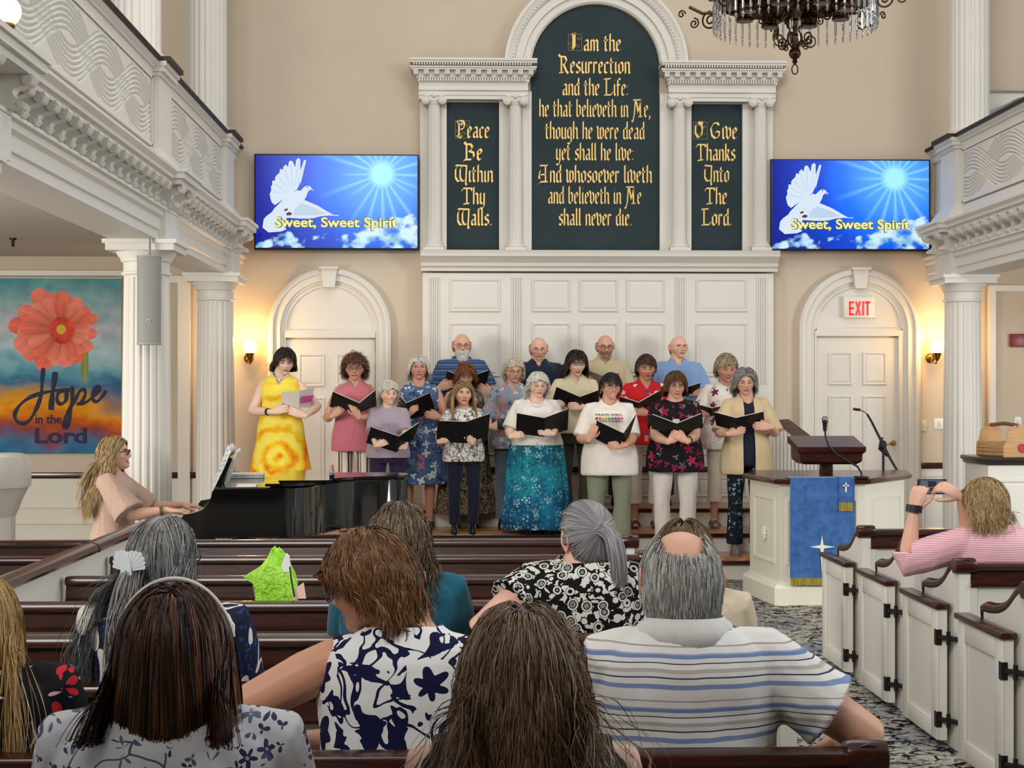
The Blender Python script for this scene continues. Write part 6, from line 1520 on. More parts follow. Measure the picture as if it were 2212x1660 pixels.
def wristband(sd, col, r=1.12, hgt=.02, rough=.5, pos=.04, name='wristwatch'):
    def f(c):
        S, El, T, fd, A = c['AR'][sd]; k = c['k']; q = T - fd * pos * k; rr = c['ar'] * .55 * r
        MB().tube([q - fd * hgt * k * .5, q + fd * hgt * k * .5], rr + .003, 16).build(name, mat('band_' + col, col, rough), None, 40).parent = c['e']
    return f
def earring(col='F0EAE0', r=.005, z=-.036, hoop=False):
    def f(c):
        m = MB()
        for sg in (-1, 1):
            p = c['toB'](np.array([[sg * .089, .008, z]]))[0]
            if hoop: m.tube([(p[0], p[1] + .011 * math.cos(t), p[2] - .010 + .011 * math.sin(t)) for t in [2 * PI * j / 14 for j in range(15)]], .0016, 5)
            else: m.sphere(tuple(p), r, 8)
        o = m.build('earrings', mat('earring_' + col, col, .3, metal=.3), None, 60); o.parent = c['e']
    return f
def folder(label, L, S, R, Y, dspine=.0, dout=.10, tilt=.05, th=.006, mats=None, name='music_folder', group='black choir folders', kind='folder', inner=True):
    """L, S, R: (top, bottom) pixel pairs of left edge, spine and right edge; the spine lies nearest the camera"""
    mt = mats or mat('black_folder_cover', '0B0B0E', .38, spec=.4)
    P = {}
    for nm, (tp, bt), dy in (('L', L, dout), ('S', S, dspine), ('R', R, dout)):
        P[nm] = (W(tp[0], tp[1], Y + dy - tilt), W(bt[0], bt[1], Y + dy + tilt))
    c = (P['S'][0] + P['S'][1]) / 2; e = thing(name, label, kind, tuple(c), 0, group)
    for a, b, nm in (('L', 'S', 'cover'), ('S', 'R', 'cover')):
        q = [P[a][0], P[b][0], P[b][1], P[a][1]]; n = (q[1] - q[0]).cross(q[3] - q[0]).normalized()
        if n.y < 0: n.negate()
        MB().loft([[p for p in q], [p + n * th for p in q]]).build(nm, mt, e, 0)
        if inner:
            cc = sum(q, Vector()) / 4; q2 = [cc + (p - cc) * .94 + n * (th + .001) for p in q]; up = (q[0] - q[3]).normalized() * .012
            MB().loft([[p + up * .6 for p in q2], [p + n * .004 + up * .6 for p in q2]]).build('pages', mat('song_pages', 'E9E6DC', .8), e, 0)
    if inner: MB().tube([P['S'][0].lerp(P['S'][1], .04), P['S'][1].lerp(P['S'][0], .04)], .008, 8).build('spine', mt, e, 40)
    return e
c4 = lambda x, y: (520 + x / 2.593, 540 + y / 2.593)
c5 = lambda x, y: (1040 + x / 3.074, 680 + y / 3.074)
def hnd(cp, d2, Y, back=(0, -1, .25), pose='curl', thumb=None, hint=None, reach=.07):
    """wrist placed so that the palm centre is at pixel cp; d2 finger direction in the picture plane"""
    d = Vector((d2[0], -.12, -d2[1])).normalized(); w_ = W(cp[0], cp[1], Y) - d * reach
    A = dict(at=tuple(w_), dir=tuple(d), nrm=back, pose=pose)
    if thumb: A['thumb'] = thumb
    if hint: A['hint'] = hint
    return A
# ================================================================ cloth patterns
def flower(t, vec, scale, petals=5, size=.34, amp=.10, seed=(0, 0, 0)):
    """petal mask, centre mask and a random value per flower"""
    v = t.n('ShaderNodeTexVoronoi', feature='F1'); t.put(v.inputs['Vector'], vec); v.inputs['Scale'].default_value = scale; v.inputs['Randomness'].default_value = .75
    sb = t.n('ShaderNodeVectorMath', operation='SUBTRACT'); t.put(sb.inputs[0], vec); t.put(sb.inputs[1], v.outputs['Position']); q = t.sep(sb.outputs[0])
    ang = t.math('ARCTAN2', q[0], q[2]); r = v.outputs['Distance']; rnd = t.sep(v.outputs['Color'])[0]
    pet = t.math('MULTIPLY', t.math('COSINE', t.math('ADD', t.math('MULTIPLY', ang, float(petals)), t.math('MULTIPLY', rnd, 6.0))), amp)
    return t.math('LESS_THAN', r, t.math('ADD', pet, size)), t.math('LESS_THAN', r, size * .3), rnd, r, ang
def tprint(name, bg, layers, rough=.8, fold=.4, squash=(1, 1, 1), lines=None):
    """layers: (scale, petals, size, amp, [colours], centre colour)"""
    t = NT(name); vec = t.warp(t.coord(scale=squash), 7, .03); col = t.mix(t.noise(t.coord(), 60, 1), tuple(max(0, x - 5) for x in hexrgb(bg)), bg)
    if lines:
        lc, sc, th, df = lines; e = t.voro(t.warp(t.coord(scale=squash), sc * .6, .10), sc, 'DISTANCE_TO_EDGE'); msk = t.math('MULTIPLY', t.math('LESS_THAN', e, th), t.math('GREATER_THAN', t.noise(vec, sc * .7, 2), df)); col = t.mix(msk, col, lc)
    for i, (sc, pt, sz, am, cols, cc) in enumerate(layers):
        m = t.n('ShaderNodeMapping'); t.put(m.inputs[0], vec); m.inputs['Location'].default_value = (i * .37, i * .21, i * .53); fm, cm, rnd, r, a = flower(t, m.outputs[0], sc, pt, sz, am)
        c = t.ramp(rnd, [((k + .0) / len(cols), x if x else bg) for k, x in enumerate(cols)], 'CONSTANT'); keep = t.ramp(rnd, [((k + .0) / len(cols), 1.0 if x else 0.0) for k, x in enumerate(cols)], 'CONSTANT')
        col = t.mix(t.math('MULTIPLY', fm, keep), col, c)
        if cc: col = t.mix(t.math('MULTIPLY', cm, keep), col, cc)
    if fold: t.bump(t.noise(t.coord(scale=(1, 1, .45)), 10, 2, .5, .6), fold, .03)
    return t.end(col, rough, spec=.2)
def blobs(name, stops, scale, dist=1.5, detail=2, rough=.8, fold=.4, squash=(1, 1, 1), warp=.0, interp='CONSTANT'):
    t = NT(name); v = t.coord(scale=squash)
    if warp: v = t.warp(v, scale * .7, warp)
    col = t.ramp(t.noise(v, scale, detail, .5, dist), stops, interp)
    if fold: t.bump(t.noise(t.coord(scale=(1, 1, .45)), 10, 2, .5, .6), fold, .03)
    return t.end(col, rough, spec=.2)
def zstripes(name, period, stops, rough=.8, warp=.012, fold=.35, axis=2):
    t = NT(name); q = t.sep(t.warp(t.coord(), 5, warp))[axis]; col = t.ramp(t.math('FRACT', t.math('MULTIPLY', q, 1 / period)), stops, 'CONSTANT')
    t.bump(t.noise(t.coord(scale=(1, 1, .45)), 9, 2, .5, .6), fold, .03); return t.end(col, rough, spec=.2)
def tiedye():
    t = NT('yellow_tie_dye'); v = t.coord(loc=(-.05, 0, -.72)); q = t.sep(t.warp(v, 6, .10)); r = t.math('SQRT', t.math('ADD', t.math('MULTIPLY', q[0], q[0]), t.math('MULTIPLY', q[2], q[2])))
    w = t.math('SINE', t.math('ADD', t.math('MULTIPLY', r, 46.0), t.math('MULTIPLY', t.noise(v, 14, 3), 3.5))); n = t.noise(t.warp(v, 5, .2), 6, 3)
    low = t.math('MULTIPLY', t.math('SUBTRACT', .55, r), 1.6)
    f = t.math('ADD', t.math('MULTIPLY', w, .20), t.math('ADD', t.math('MULTIPLY', n, .75), t.math('MULTIPLY', t.math('SUBTRACT', .0, q[2]), .35)))
    return t.end(t.ramp(f, [(.22, 'F6E05A'), (.40, 'F3C81E'), (.55, 'EFA51C'), (.72, 'DE5A14')]), .8, spec=.2)
def teal_print():
    t = NT('teal_batik_skirt'); v = t.coord(); q = t.sep(v); vec = t.warp(v, 8, .05)
    base = t.ramp(t.math('ADD', t.math('MULTIPLY', q[2], .55), t.math('MULTIPLY', t.noise(v, 5, 3), .5)), [(.25, '0F3556'), (.42, '176C94'), (.56, '1E8C98'), (.70, '155A74'), (.85, '122C4C')])
    for i, (sc, pt, sz, am) in enumerate(((10, 5, .34, .12), (17, 3, .34, .22), (26, 4, .28, .22))):
        fm, cm, rnd, r, a = flower(t, vec, sc + i * .7, pt, sz, am); edge = t.math('GREATER_THAN', t.math('SINE', t.math('MULTIPLY', r, 42.0)), -.1)
        base = t.mix(t.math('MULTIPLY', t.math('MULTIPLY', fm, edge), t.math('LESS_THAN', rnd, .66)), base, ('A9D4DC', '14304E', '7FBACB')[i])
    return t.end(base, .8, spec=.2)
def rings_bw():
    t = NT('black_white_medallions'); v = t.warp(t.coord(), 12, .012); fm, cm, rnd, r, a = flower(t, v, 22, 9, .24, .0)
    ring = t.math('MULTIPLY', t.math('GREATER_THAN', r, .30), t.math('LESS_THAN', r, .40)); spoke = t.math('MULTIPLY', t.math('GREATER_THAN', t.math('COSINE', t.math('MULTIPLY', a, 9.0)), .35), t.math('MULTIPLY', t.math('LESS_THAN', r, .24), t.math('GREATER_THAN', r, .07)))
    out = t.math('MULTIPLY', t.math('GREATER_THAN', r, .44), t.math('GREATER_THAN', t.noise(t.warp(v, 20, .05), 42, 2), .53)); m = t.math('MAXIMUM', t.math('MAXIMUM', ring, spoke), out)
    t.bump(t.noise(t.coord(), 8, 2, .5, .6), .4, .03)
    return t.end(t.mix(m, '0C0C0E', 'D6D2CA'), .8, spec=.2)
def swirl_navy():
    t = NT('navy_white_swirls'); v0 = t.coord(); v = t.warp(v0, 5, .05)
    fm, cm, rnd, r, a = flower(t, v, 7.5, 6, .27, .055)
    big = t.math('LESS_THAN', rnd, .45); spiral = t.math('SINE', t.math('ADD', t.math('MULTIPLY', r, 30.0), a))
    med = t.math('MULTIPLY', t.math('GREATER_THAN', spiral, -.05), t.math('LESS_THAN', r, .42)); A = t.math('ADD', t.math('MULTIPLY', big, med), t.math('MULTIPLY', t.math('SUBTRACT', 1.0, big), fm))
    nz = t.noise(t.warp(v0, 9, .10), 15, 1, .4, 1.6); B = t.math('MULTIPLY', t.math('GREATER_THAN', nz, .535), t.math('GREATER_THAN', r, .45)); e = t.math('LESS_THAN', t.math('ABSOLUTE', t.math('SUBTRACT', t.noise(t.warp(v0, 6, .12), 8, 1, .4, 1.2), .5)), .022)
    C = t.math('MULTIPLY', e, t.math('GREATER_THAN', r, .43)); m = t.math('MINIMUM', t.math('MAXIMUM', t.math('MAXIMUM', A, B), C), 1.0)
    t.bump(t.noise(t.coord(), 7, 2, .5, .6), .25, .03)
    return t.end(t.mix(m, 'E8E6E4', '10143A'), .8, spec=.2)
def whales():
    t = NT('navy_white_whale_print'); v = t.warp(t.coord(scale=(1, 1, .6)), 4, .06); fm, cm, rnd, r, a = flower(t, v, 5.2, 2, .34, .14)
    rim = t.math('MULTIPLY', fm, t.math('LESS_THAN', rnd, .75)); nz = t.math('LESS_THAN', t.math('ABSOLUTE', t.math('SUBTRACT', t.noise(v, 9, 1, .4, 1.0), .5)), .03); eye = t.math('LESS_THAN', t.math('ABSOLUTE', t.math('SUBTRACT', r, .12)), .02)
    c = t.mix(t.math('GREATER_THAN', t.noise(t.coord(), 60, 1), .62), '141C34', '26406E'); c = t.mix(nz, c, 'D8D2C8'); c = t.mix(rim, c, 'DCD4C8'); c = t.mix(t.math('MULTIPLY', rim, eye), c, '1A1A20')
    return t.end(c, .8, spec=.2)
NAVYC = cloth('navy_cloth', '1A1C30'); WHITEC = cloth('white_cotton', 'E8E0D6'); CREAMC = cloth('cream_cotton', 'DDCFB4'); KHAKI = cloth('sage_twill', '8E937C'); OLIVE = cloth('olive_twill', '4A4430'); BLACKC = cloth('black_cloth', '0D0D10')
DENIM = cloth('grey_blue_denim', '5E6878'); OFFW = cloth('off_white_trouser_cloth', 'D2C6B6'); GREYP = cloth('dark_grey_trouser_cloth', '2A2A30'); BRSH = mat('brown_sandal_leather', '6A3420', .5); SHGREY = mat('grey_shoe_canvas', '6A6866', .8); TAN = cloth('tan_shirt_cloth', 'C4B49A')
# hair recipes
def hs_(cols, **k): d = dict(cols=cols, n=3600, r=.0012, lmin=.88, mess=.06, vol=.017, len=.2, m=10); d.update(k); return d
def curls(cols, **k): d = dict(cols=cols, mode='puff', n=4200, r=.0014, coh=.7, len=.045, vol=.020, mess=.5, curl=.007, freq=1.2, grav=.35, m=8, capk=.7, lmin=.6, line=.60); d.update(k); return d
def cropped(cols, **k): d = dict(cols=cols, mode='side', n=3600, r=.0012, len=.05, vol=.018, mess=.18, m=7, capk=.6, lmin=.6, line=.55); d.update(k); return d
def waves(cols, **k): d = dict(cols=cols, n=4200, r=.0013, len=.085, vol=.026, mess=.28, curl=.006, freq=1.3, coh=.3, part=.0, lmin=.65, side=-.22, nape=-.6, m=10, line=.56, capk=.6, frk=.55); d.update(k); return d
YB, YM, YF, YL = 14.86, 14.26, 13.80, 13.44
def stand(label, px, top_, Y, z0, headpx=None, **k):
    x = X(px, Y); zt = W(headpx or px, top_, Y).z; H = zt - z0 - k.pop('hh', .012); k.setdefault('skin', 'C8967E')
    tr = k.get('turn', (0, 0, 0)); H = H / (1 - .018 * min(1, max(0, tr[1]) * 2)); ho = (0, 0, 0)
    if headpx: k['headoff'] = ((X(headpx, Y) - x) * .6, 0, 0)
    return person(label, (x, Y, z0), H, group=None, **k)
HY_ = lambda Y: Y - .31
# ---------------------------------------------------------------- back row: four men
Y = YB
def fold3(label, cv, L, S, R, Yp, d=.34, **k): return folder(label, [cv(*L[0]), cv(*L[1])], [cv(*S[0]), cv(*S[1])], [cv(*R[0]), cv(*R[1])], Yp - d, **k)
stand('man with white beard and glasses in a blue striped polo, back row', 997, 720, Y, SCZ, w=1.12, sex='m', belly=.15, skin='C48E74', face=dict(eyes='down', beard='CFC8C0', hw=1.0, brow='8A8078'), turn=(.10, .16, 0),
  hairs=[hs_(['8A8480', 'B4AEA8', '6E6864'], mode='side', n=900, len=.03, vol=.006, bald='full', r=.0016)], arms=dict(R=hnd(c4(1140, 765), (.8, -.3), Y - .30), L=hnd(c4(1375, 795), (-.6, -.5), Y - .28)),
  wear=[top(zstripes('blue_striped_polo_cloth', .055, [(0, '36486E'), (.42, '5E78A4'), (.52, '2A3656'), (.62, '44608E'), (.9, '7C90B2')]), neck=('v', .06, .045), sleeve=.75, seed=1), collar(cloth('blue_collar_knit', '3E5C9C')), trousers(GREYP), shoes(BLK)], extras=[glasses('3A2C24', .6), beard(['D8D2CC', 'B8B0A8', 'EEEAE4'], 1100, .026)])
fold3('black folder held open by the bearded man in the striped polo', c4, ((1155, 680), (1135, 772)), ((1262, 722), (1262, 800)), ((1395, 675), (1372, 770)), Y)
stand('bald man with glasses looking down in a navy polo, back row', 1163, 728, Y, SCZ, w=1.08, sex='m', skin='CC957C', face=dict(eyes='down', hw=1.02, brow='7A6450'), turn=(.02, .26, 0),
  hairs=[hs_(['6A5648', '8A7462'], mode='side', n=800, len=.022, vol=.004, bald='full', r=.0015)], arms=dict(R=hnd((1130, 850), (.6, -.6), Y - .28), L=hnd((1196, 852), (-.6, -.6), Y - .28)),
  wear=[top(cloth('navy_polo_knit', '182238'), neck=('v', .06, .045), sleeve=.8, seed=2), collar(cloth('navy_polo_knit', '182238')), trousers(GREYP), shoes(BLK)], extras=[glasses('5A4A44', .5, .0011)])
stand('shaven-headed man with black glasses and short beard in a beige polo', 1306, 723, Y, SCZ, w=1.08, sex='m', skin='C08A6E', face=dict(eyes='down', beard='6A5446', beardk=.5, browk=.7), turn=(.06, .2, 0),
  hairs=[hs_(['5A4A40', '6A5A50'], mode='side', n=500, len=.006, vol=.001, bald='full', r=.0012)], arms=dict(R=hnd((1268, 828), (.6, -.6), Y - .28), L=hnd((1336, 826), (-.6, -.6), Y - .28)),
  wear=[top(cloth('beige_polo_knit', 'BFAE8E'), neck=('v', .06, .045), sleeve=.8, seed=3), collar(cloth('beige_polo_knit', 'BFAE8E')), trousers(GREYP), shoes(BLK)], extras=[glasses('120E0E', .9, .0024), beard(['5A4638', '7A6656'], 350, .006)])
folder('pale grey song sheet held open by the man in the beige polo', [c5(700, 366), c5(702, 420)], [c5(795, 405), c5(795, 460)], [c5(915, 388), c5(910, 445)], Y - .34, mats=mat('grey_paper', 'B4AEA4', .8), th=.002, name='song_sheet', group=None, kind='sheet music', inner=False)
stand('bald older man with glasses gazing right in a light blue polo', 1464, 724, Y, SCZ, w=1.14, sex='m', belly=.15, skin='D0987E', face=dict(eyes='open', brow='A09488', browk=.4, hw=1.04), turn=(.28, .0, 0),
  hairs=[hs_(['B0A89E', 'D0C8C0'], mode='side', n=700, len=.012, vol=.003, bald='full', r=.0014)], arms=dict(R=hnd((1432, 850), (.7, -.4), Y - .28), L=hnd(c5(1440, 515), (-.8, -.1), Y - .30)),
  wear=[top(cloth('light_blue_polo_knit', '7E9CC8'), neck=('v', .06, .045), sleeve=.9, seed=4), collar(cloth('light_blue_polo_knit', '7E9CC8')), trousers(GREYP), shoes(BLK)], extras=[glasses('3A3430', .7, .0012)])
fold3('black folder held low by the man in the light blue polo', c5, ((1345, 492), (1347, 545)), ((1395, 476), (1397, 535)), ((1455, 458), (1450, 505)), Y, dout=.03)
# ---------------------------------------------------------------- middle row: women
Y = 14.05
stand('young woman with a dark bob in a yellow and orange tie-dye dress', 606, 754, Y, SB, headpx=616, w=1.0, skin='D8AC98', face=dict(eyes='down', lips='B06058', brow='2E2018'), turn=(.28, .30, .05),
  hairs=[hs_(['1E1412', '2E201A', '3A2A22'], len=.17, vol=.018, cut=-.075, part=.015, blunt=1, frk=.8), hs_(['1E1412', '2E201A'], mode='fringe', len=.09, n=500, vol=.02, line=.62, side=.6, nape=2)],
  arms=dict(R=hnd(c4(212, 898), (.95, -.25), Y - .27, hint=(-1, .3, -.6)), L=hnd(c4(318, 915), (-.9, -.35), Y - .27, hint=(1, .3, -.6))),
  wear=[top(tiedye(), sleeve=0, hem=.4, ease=.020, neck=('v', .10, .062), skirt=(.40, .10), pleat=.02, name='dress', seed=5), shoes(BLK)], extras=[necklace(r=.0048, drop=.03, pend=True), wristband('R', '14120F')])
e = folder('white songsheet with a magenta block held by the woman in yellow', [c4(225, 797), c4(238, 915)], [c4(330, 790), c4(326, 885)], [c4(413, 769), c4(392, 885)], Y - .31, mats=mat('white_leaflet', 'DDD4C8', .8), th=.0015, name='song_sheet', group=None, kind='sheet music', inner=False)
q = [W(*c4(*p), Y - .325) for p in ((343, 822), (406, 814), (398, 852), (338, 862))]; MB().loft([[p + Vector((0, .05, 0)) * (0 if i in (0, 3) else 1.0) * .8 for i, p in enumerate(q)], [p + Vector((0, .05, 0)) * (0 if i in (0, 3) else 1.0) * .8 + Vector((0, .001, 0)) for i, p in enumerate(q)]]).build('printed_block', mat('magenta_print', 'A0306E', .7), e, 0)
Y = 13.98
stand('woman with curly brown hair and glasses in a pink sleeveless top', 767, 769, Y, SB, w=1.05, skin='B98068', face=dict(eyes='down', lips='A04C48'), turn=(0, .12, 0),
  hairs=[curls(['4A2E20', '6A4630', '8A6244'], len=.08, curl=.010, vol=.03, side=-.4)], arms=dict(L=hnd(c4(642, 900), (-.45, -.9), Y - .33), R=hnd(c4(545, 905), (.7, -.6), Y - .25)),
  wear=[top(cloth('dusty_pink_cotton', 'C4707A'), sleeve=0, neck=('v', .07, .05), hem=.74, seed=6), trousers(zstripes('striped_trouser_cloth', .085, [(0, 'E2D8CC'), (.3, '2C3040'), (.45, 'D8B8A0'), (.62, '8A7468'), (.75, 'E2D8CC')], axis=0, warp=.004), hem=.16, flare=.03), shoes(BRSH, 'sandal')], extras=[glasses('1A1210', .85, .0022)])
fold3('black folder held by the woman in the pink sleeveless top', c4, ((515, 797), (497, 880)), ((665, 862), (655, 918)), ((755, 790), (762, 872)), Y)
Y = YM
stand('woman with a silver bob in a blue white floral sleeveless dress', 905, 769, Y, SB, w=1.08, skin='B87C64', face=dict(eyes='open', lips='A8504C', brow='8A7A6E'), turn=(.04, .04, 0),
  hairs=[hs_(['B8B0A4', 'DAD4CA', 'EEEAE2'], len=.17, vol=.020, cut=-.105, part=-.02), hs_(['CFC8BE', 'EEEAE2'], mode='fringe', len=.07, n=450, vol=.02, line=.62, side=.6, nape=2, part=-.3)],
  arms=dict(R=hnd(c4(950, 905), (.6, -.5), Y - .36), L=hnd(c4(1080, 930), (-.8, -.2), Y - .30)),
  wear=[top(tprint('blue_floral_dress_cloth', '51688C', [(12, 4, .38, .16, ['C4CAD4', '2C3C60', None, '8398B4', 'B0707A', 'D4D8DC', '3A4E78'], None), (16, 3, .34, .18, ['243250', None, '6C84A8', 'CCD4DC', None], None)]), sleeve=0, hem=.4, skirt=(.42, .07), pleat=.015, neck=('scoop', .05, .07), name='dress', seed=7), shoes(BLK, 'sandal')], extras=[glasses('8A8078', .4, .001), necklace('C8A860', .002, .04)])
fold3('black folder held by the silver-haired woman in the floral dress', c4, ((885, 818), (872, 890)), ((925, 862), (960, 948)), ((1060, 803), (1095, 915)), Y, d=.36)
stand('woman with auburn hair and glasses half hidden behind the blonde singer', 1006, 787, Y + .12, SB, w=1.05, skin='C08A70', face=dict(eyes='down', brow='5A3020'), turn=(.05, .34, 0),
  hairs=[hs_(['4E2616', '7A4426', '96603A'], len=.16, vol=.022, cut=-.10, part=.02, curl=.005, freq=1), hs_(['5E3018', '8A5230'], mode='fringe', len=.08, n=550, vol=.022, line=.62, side=.6, nape=2)],
  arms=dict(R=hnd((965, 905), (.5, -.6), Y - .1), L=hnd((1046, 905), (-.5, -.6), Y - .1)),
  wear=[top(blobs('snake_print_tunic', [(0, '3A3026'), (.44, '8A7A66'), (.54, '4A4034'), (.62, 'B0A48E')], 22, 1.2), sleeve=0, hem=.2, skirt=(.14, .10), pleat=.02, name='dress', seed=8), shoes(BLK)], extras=[glasses('7A5A4A', .4, .0012)])
stand('woman with short white curls and glasses in a tropical print shirt', 1108, 776, Y, SB, w=1.06, skin='C48C74', face=dict(eyes='down', lips='B05A50', brow='A09080'), turn=(.18, .18, 0),
  hairs=[waves(['C4B292', 'DCD2BC', 'F0EADC'], len=.07, vol=.024, side=-.1)], arms=dict(R=hnd(c5(105, 745), (.9, .0), Y - .30), L=hnd((1135, 905), (-.4, -.8), Y - .25)),
  wear=[top(tprint('tropical_shirt_cloth', '8E97A6', [(10, 5, .36, .12, ['C87C6A', 'E0D6C0', None, '8A7A5A', '5A6A80', 'D8A890'], 'E6D8B0'), (16, 4, .28, .15, ['6A6048', None, 'D8CCB8', '4E5C74'], None)]), neck=('v', .08, .055), sleeve=1.05, sflare=.02, hem=.76, seed=9), collar(cloth('tropical_collar', 'C8B8A8'), spread=.03), trousers(DENIM), shoes(BLK)], extras=[glasses('2A2220', .5, .0016)])
q = W(*c5(131, 727), Y - .33); tag(MB().bbox(q.x - .035, q.x + .035, q.y - .01, q.y + .005, q.z - .05, q.z + .05, .004).build('small_black_book', BLK), 'small black book in the hand of the woman in the tropical shirt', 'book')
stand('woman with dark shoulder hair looking down in a beige blouse', 1243, 759, Y, SB, w=1.02, skin='D2A490', face=dict(eyes='down', lips='A85650', brow='2A1C16'), turn=(.16, .28, 0),
  hairs=[hs_(['1A1110', '2A1C18', '3A2822'], len=.24, vol=.020, part=.02), hs_(['1A1110', '2E201A'], mode='fringe', len=.085, n=550, vol=.018, line=.62, side=.6, nape=2)],
  arms=dict(L=hnd(c5(640, 610), (-.95, -.1), Y - .33), R=hnd(c5(520, 590), (.7, -.4), Y - .24)),
  wear=[top(cloth('pale_beige_blouse_cloth', 'D6C8A8'), neck=('v', .09, .055), sleeve=.85, sflare=.02, hem=.86, seed=10), collar(cloth('pale_beige_blouse_cloth', 'D6C8A8'), spread=.03), trousers(OLIVE, waist=1.0, flare=.03), shoes(BLK)])
fold3('black folder held high by the dark-haired woman in the beige blouse', c5, ((497, 483), (470, 577)), ((655, 550), (655, 640)), ((785, 503), (780, 580)), Y)
stand('woman with short dark hair in a red flowered top', 1394, 769, Y, SB, w=1.06, skin='B67A5E', face=dict(eyes='down', lips='9A4440', brow='3A261C', smile=.5), turn=(.06, .26, 0),
  hairs=[cropped(['2E1C14', '4A3020', '5E4230'], len=.075, vol=.019, dir=1.0, frk=.8)], arms=dict(L=hnd(c5(1062, 648), (-.9, -.15), Y - .33), R=hnd(c5(960, 640), (.7, -.4), Y - .24)),
  wear=[top(tprint('red_floral_top_cloth', 'C8202A', [(15, 5, .32, .10, ['E8A0A0', None, '2E4A8A', None, 'E8E0D8', None], None)]), neck=('v', .09, .06), sleeve=.7, hem=.78, seed=11), trousers(OFFW, hem=.22, flare=.02), shoes(mat('dark_sandal_leather', '3A2018', .5), 'sandal')])
fold3('black folder held by the woman in the red flowered top', c5, ((915, 548), (932, 605)), ((1045, 588), (1040, 645)), ((1202, 500), (1195, 562)), Y)
stand('woman with short tousled grey-blonde hair in a rose-print white top', 1566, 768, Y, SB, w=1.03, skin='B07860', face=dict(eyes='down', lips='A0524A', brow='8A7660', hs=1.1), turn=(.10, .30, 0),
  hairs=[cropped(['7A6448', 'A08C6C', 'C8B898'], len=.06, vol=.022, mess=.4, dir=-.8)], arms=dict(L=hnd(c5(1600, 655), (-.8, -.2), Y - .30), R=hnd(c5(1490, 650), (.7, -.2), Y - .28)),
  wear=[top(tprint('rose_print_white_cloth', 'E2D8CE', [(9, 5, .30, .08, ['7A2A3A', None, '9A8A84', 'B89AA0', None], '3A1A24'), (18, 3, .24, .12, ['A89A98', None, None, '8A7A78'], None)]), neck=('scoop', .05, .07), sleeve=.75, hem=.74, flare=.03, seed=12), trousers(OFFW, hem=.24, flare=.02), shoes(mat('grey_sandal', '5A5450', .6), 'sandal')], extras=[necklace('5A4A40', .0018, .06, pend=True)])
fold3('black folder between the rose-print top and the beige overshirt', c5, ((1450, 605), (1455, 672)), ((1530, 625), (1530, 675)), ((1606, 608), (1600, 665)), Y)
# ---------------------------------------------------------------- front row: women
Y = YF
stand('short white-haired woman in a lavender knit top, front row', 838, 826, Y, SB, headpx=836, w=1.18, skin='D8A68E', face=dict(eyes='down', smile=.9, lips='B8605A', brow='B0A090', hw=1.04, hs=1.08), turn=(.42, .10, 0), belly=.1,
  hairs=[waves(['CFC8B8', 'E8E4D8', 'F4F0E8'], len=.095, vol=.028)], arms=dict(R=hnd(c4(798, 1085), (.9, -.35), Y - .33), L=hnd(c4(880, 1112), (-.95, -.25), Y - .33)),
  wear=[top(cloth('lavender_knit', 'A898A6'), neck=('scoop', .03, .065), sleeve=.95, sflare=.02, hem=.82, seed=13), trousers(cloth('plum_trouser_cloth', '2E2440')), shoes(BLK)], extras=[necklace('C8B890', .0016, .10, pend=True)])
fold3('black folder held low by the woman in the lavender top', c4, ((728, 995), (702, 1082)), ((888, 1048), (870, 1135)), ((1003, 970), (965, 1065)), Y, d=.36)
stand('woman with long straight dark blonde hair in a white ikat blouse', 1002, 822, Y, SB, headpx=995, w=1.12, skin='C89078', face=dict(eyes='open', lips='A8584E', brow='6A5038', hs=1.17), turn=(.18, .06, .04), hh=.02,
  hairs=[hs_(['6A4E32', '96764E', 'B89A70', 'A88A60'], len=.38, vol=.020, part=.0, n=4200, m=18, r=.0011, fwd=1, shr=(.17, .12, .12), shc=(0, .0, -.30))], arms=dict(L=hnd(c4(1268, 1055), (-.6, -.8), Y - .36), R=hnd(c4(1150, 1062), (.8, -.3), Y - .27)),
  wear=[top(tprint('black_white_ikat_cloth', 'DDD8D2', [(24, 4, .36, .10, ['5A5458', '8A8480', '3A383C', '6A6468'], 'D4D0CA'), (44, 2, .28, .14, ['8A847E', None, '4A484C', 'A8A29C'], None)], squash=(1, 1, .7), lines=('77726E', 16, .05, .40)), neck=('scoop', .03, .08), sleeve=.9, hem=.78, sflare=.015, seed=14), trousers(NAVYC, flare=.004), shoes(BLK)], extras=[wristband('L', 'D8D4CC')])
fold3('black folder held by the blonde woman in the ikat blouse', c4, ((1103, 960), (1095, 1073)), ((1265, 965), (1262, 1085)), ((1397, 920), (1385, 1042)), Y, d=.38)
stand('white-haired woman with glasses in a white top and long teal skirt', 1159, 808, Y, SB, headpx=1163, w=1.38, skin='D8A894', face=dict(eyes='down', lips='B8625A', brow='B8AC9C', hw=1.06, hs=1.07), turn=(.16, .14, 0), belly=.12,
  hairs=[waves(['CFC8B6', 'EEEADC', 'F8F6F0'], len=.11, vol=.030)], arms=dict(L=hnd(c5(425, 782), (-.95, -.2), Y - .37), R=hnd(c5(245, 800), (.85, -.2), Y - .28)),
  wear=[top(WHITEC, neck=('scoop', .06, .09), sleeve=.95, sflare=.02, hem=.9, seed=15), skirt(teal_print(), hem=.05, flare=.10, waist=1.02, pleat=.035, n=11), shoes(BLK)], extras=[glasses('9A928A', .4, .001), necklace('3A4A7A', .003, .08)])
fold3('black folder held by the woman in the teal skirt', c5, ((235, 657), (227, 790)), ((418, 690), (415, 812)), ((580, 628), (572, 766)), Y, d=.39)
Y = YL
